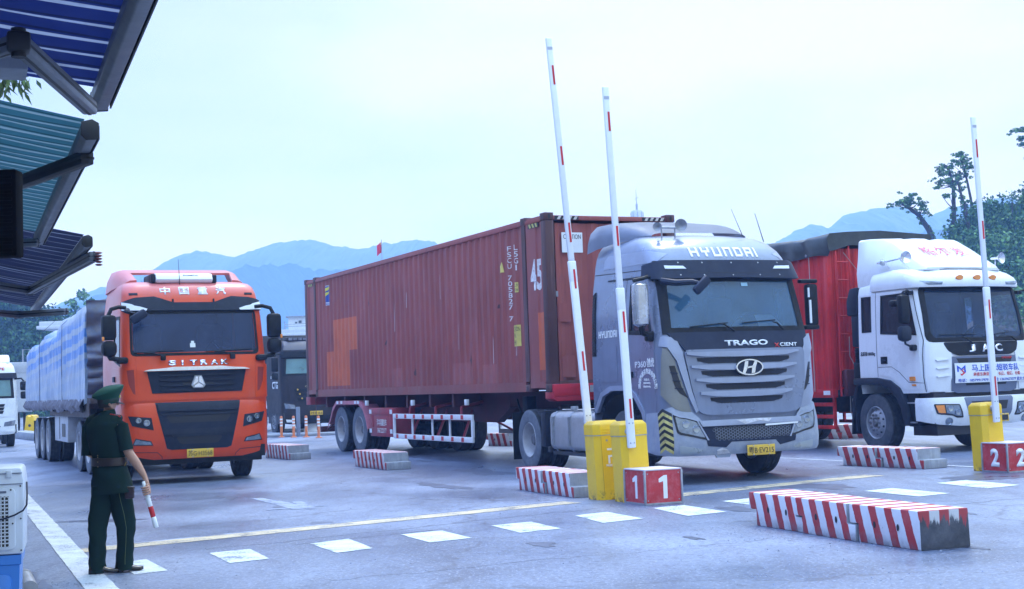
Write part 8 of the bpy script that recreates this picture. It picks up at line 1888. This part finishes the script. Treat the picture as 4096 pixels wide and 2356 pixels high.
# hair, cap, face
hc_ = Vector((.004, .047, 0)); bm = BM(); rr = []
for z, k in ((1.40, .86), (1.42, .97), (1.45, 1.03), (1.49, 1.0)): rr.append([bm.verts.new(hc_+Vector((0, 0, z))+FD*(-.012)+FD*(.076*k*sin(a))+SD*(.073*k*cos(a))) for a in [rad(165)+rad(210)*i/22 for i in range(23)]])
for a, b in zip(rr, rr[1:]):
    for i in range(22): bm.faces.new((a[i], a[i+1], b[i+1], b[i]))
obj('hair', bm, M_HAIR, PR, smooth=60)
cp = node('peaked_cap', PR); bm = BM(); cc = Vector((.006, .05, 0)); tl_ = .16
def cring(rx, z, k=.16, sh=0.0): return [cc+FD*(rx*1.06*sin(a)+sh)+SD*rx*cos(a)+ZV*(z+k*(rx*1.06*sin(a)+sh)) for a in [2*pi*i/32 for i in range(32)]]
rings = [cring(.078, 1.432, .12), cring(.082, 1.436, .12), cring(.083, 1.475, .16), cring(.090, 1.488, .2), cring(.118, 1.520, .30, -.004), cring(.127, 1.538, .33, -.004), cring(.122, 1.552, .33, -.004), cring(.085, 1.572, .28, 0), cring(.03, 1.586, .2, 0), cring(.002, 1.588, .2)]
rr = [[bm.verts.new(p) for p in r_] for r_ in rings]
for a, b in zip(rr, rr[1:]): bridge(bm, a, b)
obj('crown', bm, M_CAP, cp, smooth=50)
bm = BM(); rr = [[bm.verts.new(p) for p in cring(r_, z, .13)] for r_, z in ((.0845, 1.445), (.0855, 1.449), (.0855, 1.470), (.0845, 1.474))]
for a, b in zip(rr, rr[1:]): bridge(bm, a, b)
obj('band', bm, paint('dark_green_band', (.008, .028, .022), .7), cp)
bm = BM(); A = [[bm.verts.new(cc+FD*(r_*1.06*sin(a))+SD*(.084*cos(a))+ZV*(z+.05*0-(.03 if i else 0)*max(0, sin(a)))) for a in [rad(20)+rad(140)*j/14 for j in range(15)]] for i, (r_, z) in enumerate(((.083, 1.448), (.135, 1.452)))]
for j in range(14): bm.faces.new((A[0][j], A[0][j+1], A[1][j+1], A[1][j]))
bmesh.ops.solidify(bm, geom=bm.faces[:], thickness=.004); obj('peak', bm, M_INK, cp)
bm = BM(); p = cc+FD*.095+ZV*1.492; lathe(bm, [(.017, 0), (.013, .006), (.001, .009)], p, FD, 12); obj('cap_badge', bm, M_LYEL, cp)
bm = BM()
for k in (-1, 1): p = Vector((.006, .05, 1.437))+FD*.066+SD*.026*k; lathe(bm, [(.010, -.004), (.007, .004), (.001, .006)], p, FD+SD*.3*k, 10)
pieces('eye', bm, M_INK, PR)
# baton
bt = thing('traffic_baton', 'white traffic baton with a red band held low by the guard', 'baton', (PX, PY, 0))
def bseg(nm, a, b, r_, mt):
    bm = BM(); p, q = BA+(BBt-BA)*a, BA+(BBt-BA)*b; tube(bm, [p, p+(q-p)*.04, q-(q-p)*.04, q], [r_*.86, r_, r_, r_*.9], 14); return obj(nm, bm, mt, bt)
bseg('handle', -.02, .32, .015, M_WREF); bseg('guard_ring', .31, .335, .026, M_WREF); bseg('tube', .335, .535, .021, M_WREF); bseg('red_band', .535, .765, .0213, M_RED); bseg('tip', .765, 1.0, .021, M_WREF)
# ------------------------------------------------------------------ trees
M_LEAF = paint('dark_foliage', (.055, .14, .040), .7, vary=.5, scale=.9, spec=.2); M_LEAF2 = paint('mid_foliage', (.14, .27, .08), .7, vary=.45, scale=.8, spec=.2); M_BARK = paint('bark', (.05, .042, .038), .9, vary=.3); M_BLEAF = paint('broad_leaf', (.12, .19, .05), .5, vary=.4, scale=6)
def leafquad(bm, p, s, rr_, mi=0, el=1.0):
    a = Vector((rr_.gauss(0, 1), rr_.gauss(0, 1), rr_.gauss(0, .6))).normalized(); b = a.cross(Vector((rr_.gauss(0, 1), rr_.gauss(0, 1), rr_.gauss(0, 1)))).normalized()
    f = bm.faces.new([bm.verts.new(p+a*s*x*el+b*s*y) for x, y in ((-.5, -.1), (0, -.5), (.5, 0), (.1, .5))]); f.material_index = mi
def clump(bm, c, rx, rz, n, s, rr_, mi=None):
    for _ in range(n):
        d = Vector((rr_.gauss(0, 1), rr_.gauss(0, 1), rr_.gauss(0, 1))).normalized()*rr_.random()**.4
        leafquad(bm, c+Vector((d.x*rx, d.y*rx, d.z*rz)), s*rr_.uniform(.6, 1.3), rr_, rr_.choice((0, 0, 1)) if mi is None else mi)
def tall_tree(label, base, pts, r0, pads, seed, vine=None, s=.30, k=1.0):
    t = thing('tall_tree', label, 'tree', base, 0, 'tall slender trees on the right-hand bank'); rr_ = random.Random(seed); B0 = Vector(base)
    bm = BM(); P = [Vector(p)-B0 for p in pts]; P = [P[0]-ZV*P[0].z]+P
    tube(bm, P, [r0*1.3]+[r0*(1-.75*i/(len(pts)-1)) for i in range(len(pts))], 7)
    for px, pz, rx, rz, n in pads:
        c = Vector((px-B0.x, rr_.uniform(-.5, .5), pz)); q = min(P, key=lambda v: abs(v.z-(c.z-.5))); tube(bm, [q, (q+c)/2+Vector((0, 0, -.1)), c], [r0*.28, r0*.18, r0*.07], 5)
    obj('trunk', bm, M_BARK, t)
    bm = BM()
    for px, pz, rx, rz, n in pads:
        c = Vector((px-B0.x, rr_.uniform(-.6, .6), pz))
        for _ in range(max(3, int(n*.5))):
            cc_ = c+Vector((rr_.gauss(0, rx*.6), rr_.gauss(0, rx*.6), rr_.gauss(0, rz*.55))); clump(bm, cc_, .22, .12, 16, s*.62, rr_)
    if vine:
        for i in range(len(P)-1):
            a, b = P[i], P[i+1]; m = int((b-a).length/.18)
            for j in range(m):
                q = a+(b-a)*(j/m)
                if q.z < vine: clump(bm, q, .30+.25*max(0, (vine-q.z)/4)*k, .2, 9, s*.8, rr_)
    obj('crown', bm, [M_LEAF, M_LEAF2], t, smooth=0); return t
tall_tree('leaning tree with a flat crown behind the black tarpaulin top', (36.6, 120, 0), [(36.2, 120, 11.5), (35.5, 120, 13.3), (34.7, 120, 14.6), (34.0, 120, 15.2), (33.3, 120, 15.6)], .30, [(34.6, 15.6, .6, .4, 24), (33.9, 15.9, .8, .5, 32), (33.2, 15.7, .7, .35, 24), (32.6, 15.7, .5, .2, 12), (34.2, 16.3, .5, .3, 18), (34.9, 15.1, .4, .35, 14), (33.6, 15.2, .5, .25, 10), (35.3, 14.7, .35, .3, 10)], 3, vine=14.8)
tall_tree('tall tree with a broad ragged crown, left of the pair above the bank', (37.7, 120, 0), [(37.55, 120, 12.5), (37.7, 120, 15.0), (37.75, 120, 17.0), (37.5, 120, 18.3), (37.2, 120, 18.8)], .22, [(37.2, 18.7, .6, .35, 26), (36.8, 18.1, .55, .3, 22), (37.6, 18.1, .7, .35, 26), (36.5, 17.3, .55, .22, 18), (36.2, 16.9, .4, .2, 10), (37.3, 17.5, .7, .3, 24), (38.1, 17.4, .5, .3, 16), (38.3, 16.6, .5, .25, 12), (36.9, 16.2, .4, .2, 8), (37.5, 16.1, .4, .2, 8)], 5, vine=15.2)
tall_tree('taller tree with an upright crown, right of the pair above the bank', (39.9, 121, 0), [(39.7, 121, 13.5), (39.5, 121, 16.0), (39.2, 121, 18.0), (38.9, 121, 19.3), (38.8, 121, 19.8)], .14, [(38.8, 19.8, .55, .3, 24), (39.2, 19.4, .5, .35, 22), (38.4, 19.2, .45, .3, 18), (38.9, 18.8, .6, .35, 24), (39.4, 18.5, .45, .3, 18), (38.1, 18.9, .35, .2, 10), (38.7, 18.1, .55, .3, 18), (39.3, 17.9, .4, .25, 12), (38.4, 17.6, .4, .25, 10)], 8)
tall_tree('slim vine-clad trunk between the two tall trees', (38.7, 119, 0), [(38.6, 119, 12.5), (38.35, 119, 14.8), (38.0, 119, 16.4), (37.8, 119, 17.2)], .2, [(38.0, 16.9, .4, .25, 10), (38.5, 15.4, .35, .3, 10)], 11, vine=16.2)
tall_tree('tree with open layered branches at the right edge of the picture', (46.0, 120, 0), [(45.8, 120, 16), (45.5, 120, 19), (45.2, 120, 21.5), (45.1, 120, 22.2)], .3, [(44.0, 21.6, .7, .25, 24), (43.2, 21.5, .45, .15, 12), (44.3, 20.9, .6, .25, 20), (43.8, 20.3, .55, .2, 16), (44.6, 19.7, .5, .25, 14), (45.0, 22.0, .9, .4, 30), (46, 21, .9, .4, 24), (44.4, 19.0, .4, .2, 8)], 13)
tall_tree('thin bare-looking tree on the bank near the right barrier boom', (41.9, 118, 0), [(41.9, 118, 13.5), (41.95, 118, 15.2), (42.0, 118, 16.1)], .06, [(41.9, 15.8, .3, .25, 6), (42.2, 15.6, .3, .2, 5), (41.7, 15.5, .25, .2, 4)], 17, s=.2)
def wood(name, prof, Y, depth, n, seed, s=.36, lo=0.0, mats=None):
    rr_ = random.Random(seed); bm = BM(); x0, x1 = prof[0][0], prof[-1][0]
    nx, nz = 40, 12; g = []
    def lump(x, z): return 1.6*noise.noise(Vector((x*.33, z*.33, seed)))+.8*noise.noise(Vector((x*.8, z*.8, seed+3)))
    def P(x, k):
        H = interp(prof, x); z = lo+(H-lo)*k; return Vector((x+.5*lump(z, x), Y-depth*(1-k)**1.1-lump(x, z)*1.1, z+.45*lump(x+9, z)*(1 if k > .1 else 0)))
    g = [[bm.verts.new(P(x0+(x1-x0)*i/nx, j/nz)+Vector((0, .8, -.45))) for j in range(nz+1)] for i in range(nx+1)]
    for a, b in zip(g, g[1:]):
        for j in range(nz): bm.faces.new((a[j], b[j], b[j+1], a[j+1]))
    for _ in range(n):
        x = rr_.uniform(x0, x1); k = rr_.random()**.75; c = P(x, k); m = 1 if noise.noise(Vector((x*.5, k*8, seed+7))) > .05 else 0
        for _2 in range(9): leafquad(bm, c+Vector((rr_.gauss(0, .42), rr_.gauss(0, .42)-.1, rr_.gauss(0, .34))), s*rr_.uniform(.6, 1.35), rr_, m if rr_.random() < .8 else 1-m)
    return tag(obj(name, bm, mats or [M_LEAF, M_LEAF2], smooth=0), kind='stuff')
wood('woods', [(36.4, 9.5), (37.2, 12.6), (38.6, 14.2), (40.3, 14.9), (41.5, 15.2), (42.8, 15.8), (43.4, 16.7), (44.2, 17.1), (50, 19), (58, 21)], 120, 16, 5600, 21, s=.27, lo=4.0)
wood('woods', [(-66, 12.5), (-56, 12.6), (-50.5, 12.2), (-46.1, 10.4), (-42.4, 9.2), (-38, 8.0), (-34, 6.5), (-28, 4.5)], 140, 12, 3000, 33, s=.34, mats=[paint('deep_green_foliage', (.030, .070, .032), .8, vary=.5, scale=.9, spec=.15), M_LEAF])
t_ = thing('round_tree', 'hazy pale tree standing up out of the woods left of the orange-red cab', 'tree', (-45.5, 150, 0)); rr_ = random.Random(4); bm = BM(); tube(bm, [(0, 0, 0), (.1, 0, 7), (0, 0, 11)], [.35, .25, .08], 7); obj('trunk', bm, M_BARK, t_); bm = BM()
for px, pz, rx in ((0, 12.2, .9), (-.9, 11.6, .8), (.9, 11.5, .9), (0, 11.0, 1.2), (-1.2, 10.4, .8), (1.2, 10.4, .8), (.2, 9.8, 1.3)):
    for _ in range(9): clump(bm, Vector((px+rr_.gauss(0, rx*.5), rr_.gauss(0, .6), pz+rr_.gauss(0, .4))), .3, .25, 12, .32, rr_)
obj('crown', bm, [M_LEAF2, M_LEAF], t_, smooth=0)
# bare earth below the wooded bank
bm = BM(); g = []
for i in range(41):
    x = 26+i*.9; H = 5.6*min(1, (x-26)/9)+.5*noise.noise(Vector((x*.4, 0, 0))); g.append([bm.verts.new((x, 100+7*k/8+.5*noise.noise(Vector((x*.5, k*.7, 2))), -.2+H*(k/8)**.8+.25*noise.noise(Vector((x*.9, k*.9, 5))))) for k in range(9)])
for a, b in zip(g, g[1:]):
    for k in range(8): bm.faces.new((a[k], b[k], b[k+1], a[k+1]))
tag(obj('earth_bank', bm, paint('bare_earth', (.34, .25, .19), .9, vary=.25, scale=.8, dirt=(.20, .16, .12), amt=.6, bump=.3), smooth=50), kind='structure')
# leafy branch reaching in between the awnings
t_ = thing('leafy_tree', 'broad-leaved branch of a tree showing between the blue and teal awnings', 'tree', (-8.2, 15.6, 0)); rr_ = random.Random(12)
bm = BM(); tube(bm, [(0, 0, 0), (.1, 0, 2.5), (.3, -.1, 4.2)], [.16, .12, .08], 8); tube(bm, [(.3, -.1, 4.2), (1.6, -.8, 4.9), (2.8, -1.4, 4.95), (3.35, -1.6, 4.75)], [.07, .05, .03, .012], 6); tube(bm, [(.3, -.1, 4.2), (.0, .4, 5.6)], [.07, .03], 6); obj('trunk', bm, M_BARK, t_)
bm = BM()
def leaf(p, d, L_, w_):
    d = d.normalized(); s_ = d.cross(ZV).normalized()*w_; n_ = s_.cross(d).normalized()*.02
    a = bm.verts.new(p); m1 = bm.verts.new(p+d*L_*.4+s_); m2 = bm.verts.new(p+d*L_*.4-s_); mm = bm.verts.new(p+d*L_*.45-n_); e = bm.verts.new(p+d*L_); bm.faces.new((a, m1, mm)); bm.faces.new((a, mm, m2)); bm.faces.new((m1, e, mm)); bm.faces.new((mm, e, m2))
for c_, n_, rx in ((Vector((3.28, -1.6, 4.72)), 60, .11), (Vector((3.1, -1.5, 4.85)), 70, .14), (Vector((2.8, -1.4, 5.0)), 30, .2), (Vector((2.2, -1.1, 5.05)), 40, .3), (Vector((.6, .2, 5.6)), 120, .6), (Vector((1.4, -.5, 5.3)), 80, .5)):
    for _ in range(n_): leaf(c_+Vector((rr_.gauss(0, rx), rr_.gauss(0, rx), rr_.gauss(0, rx*.6))), Vector((rr_.gauss(.2, .6), rr_.gauss(0, .6), rr_.gauss(-.9, .4))), rr_.uniform(.13, .2), rr_.uniform(.02, .03))
obj('crown', bm, M_BLEAF, t_, smooth=0)
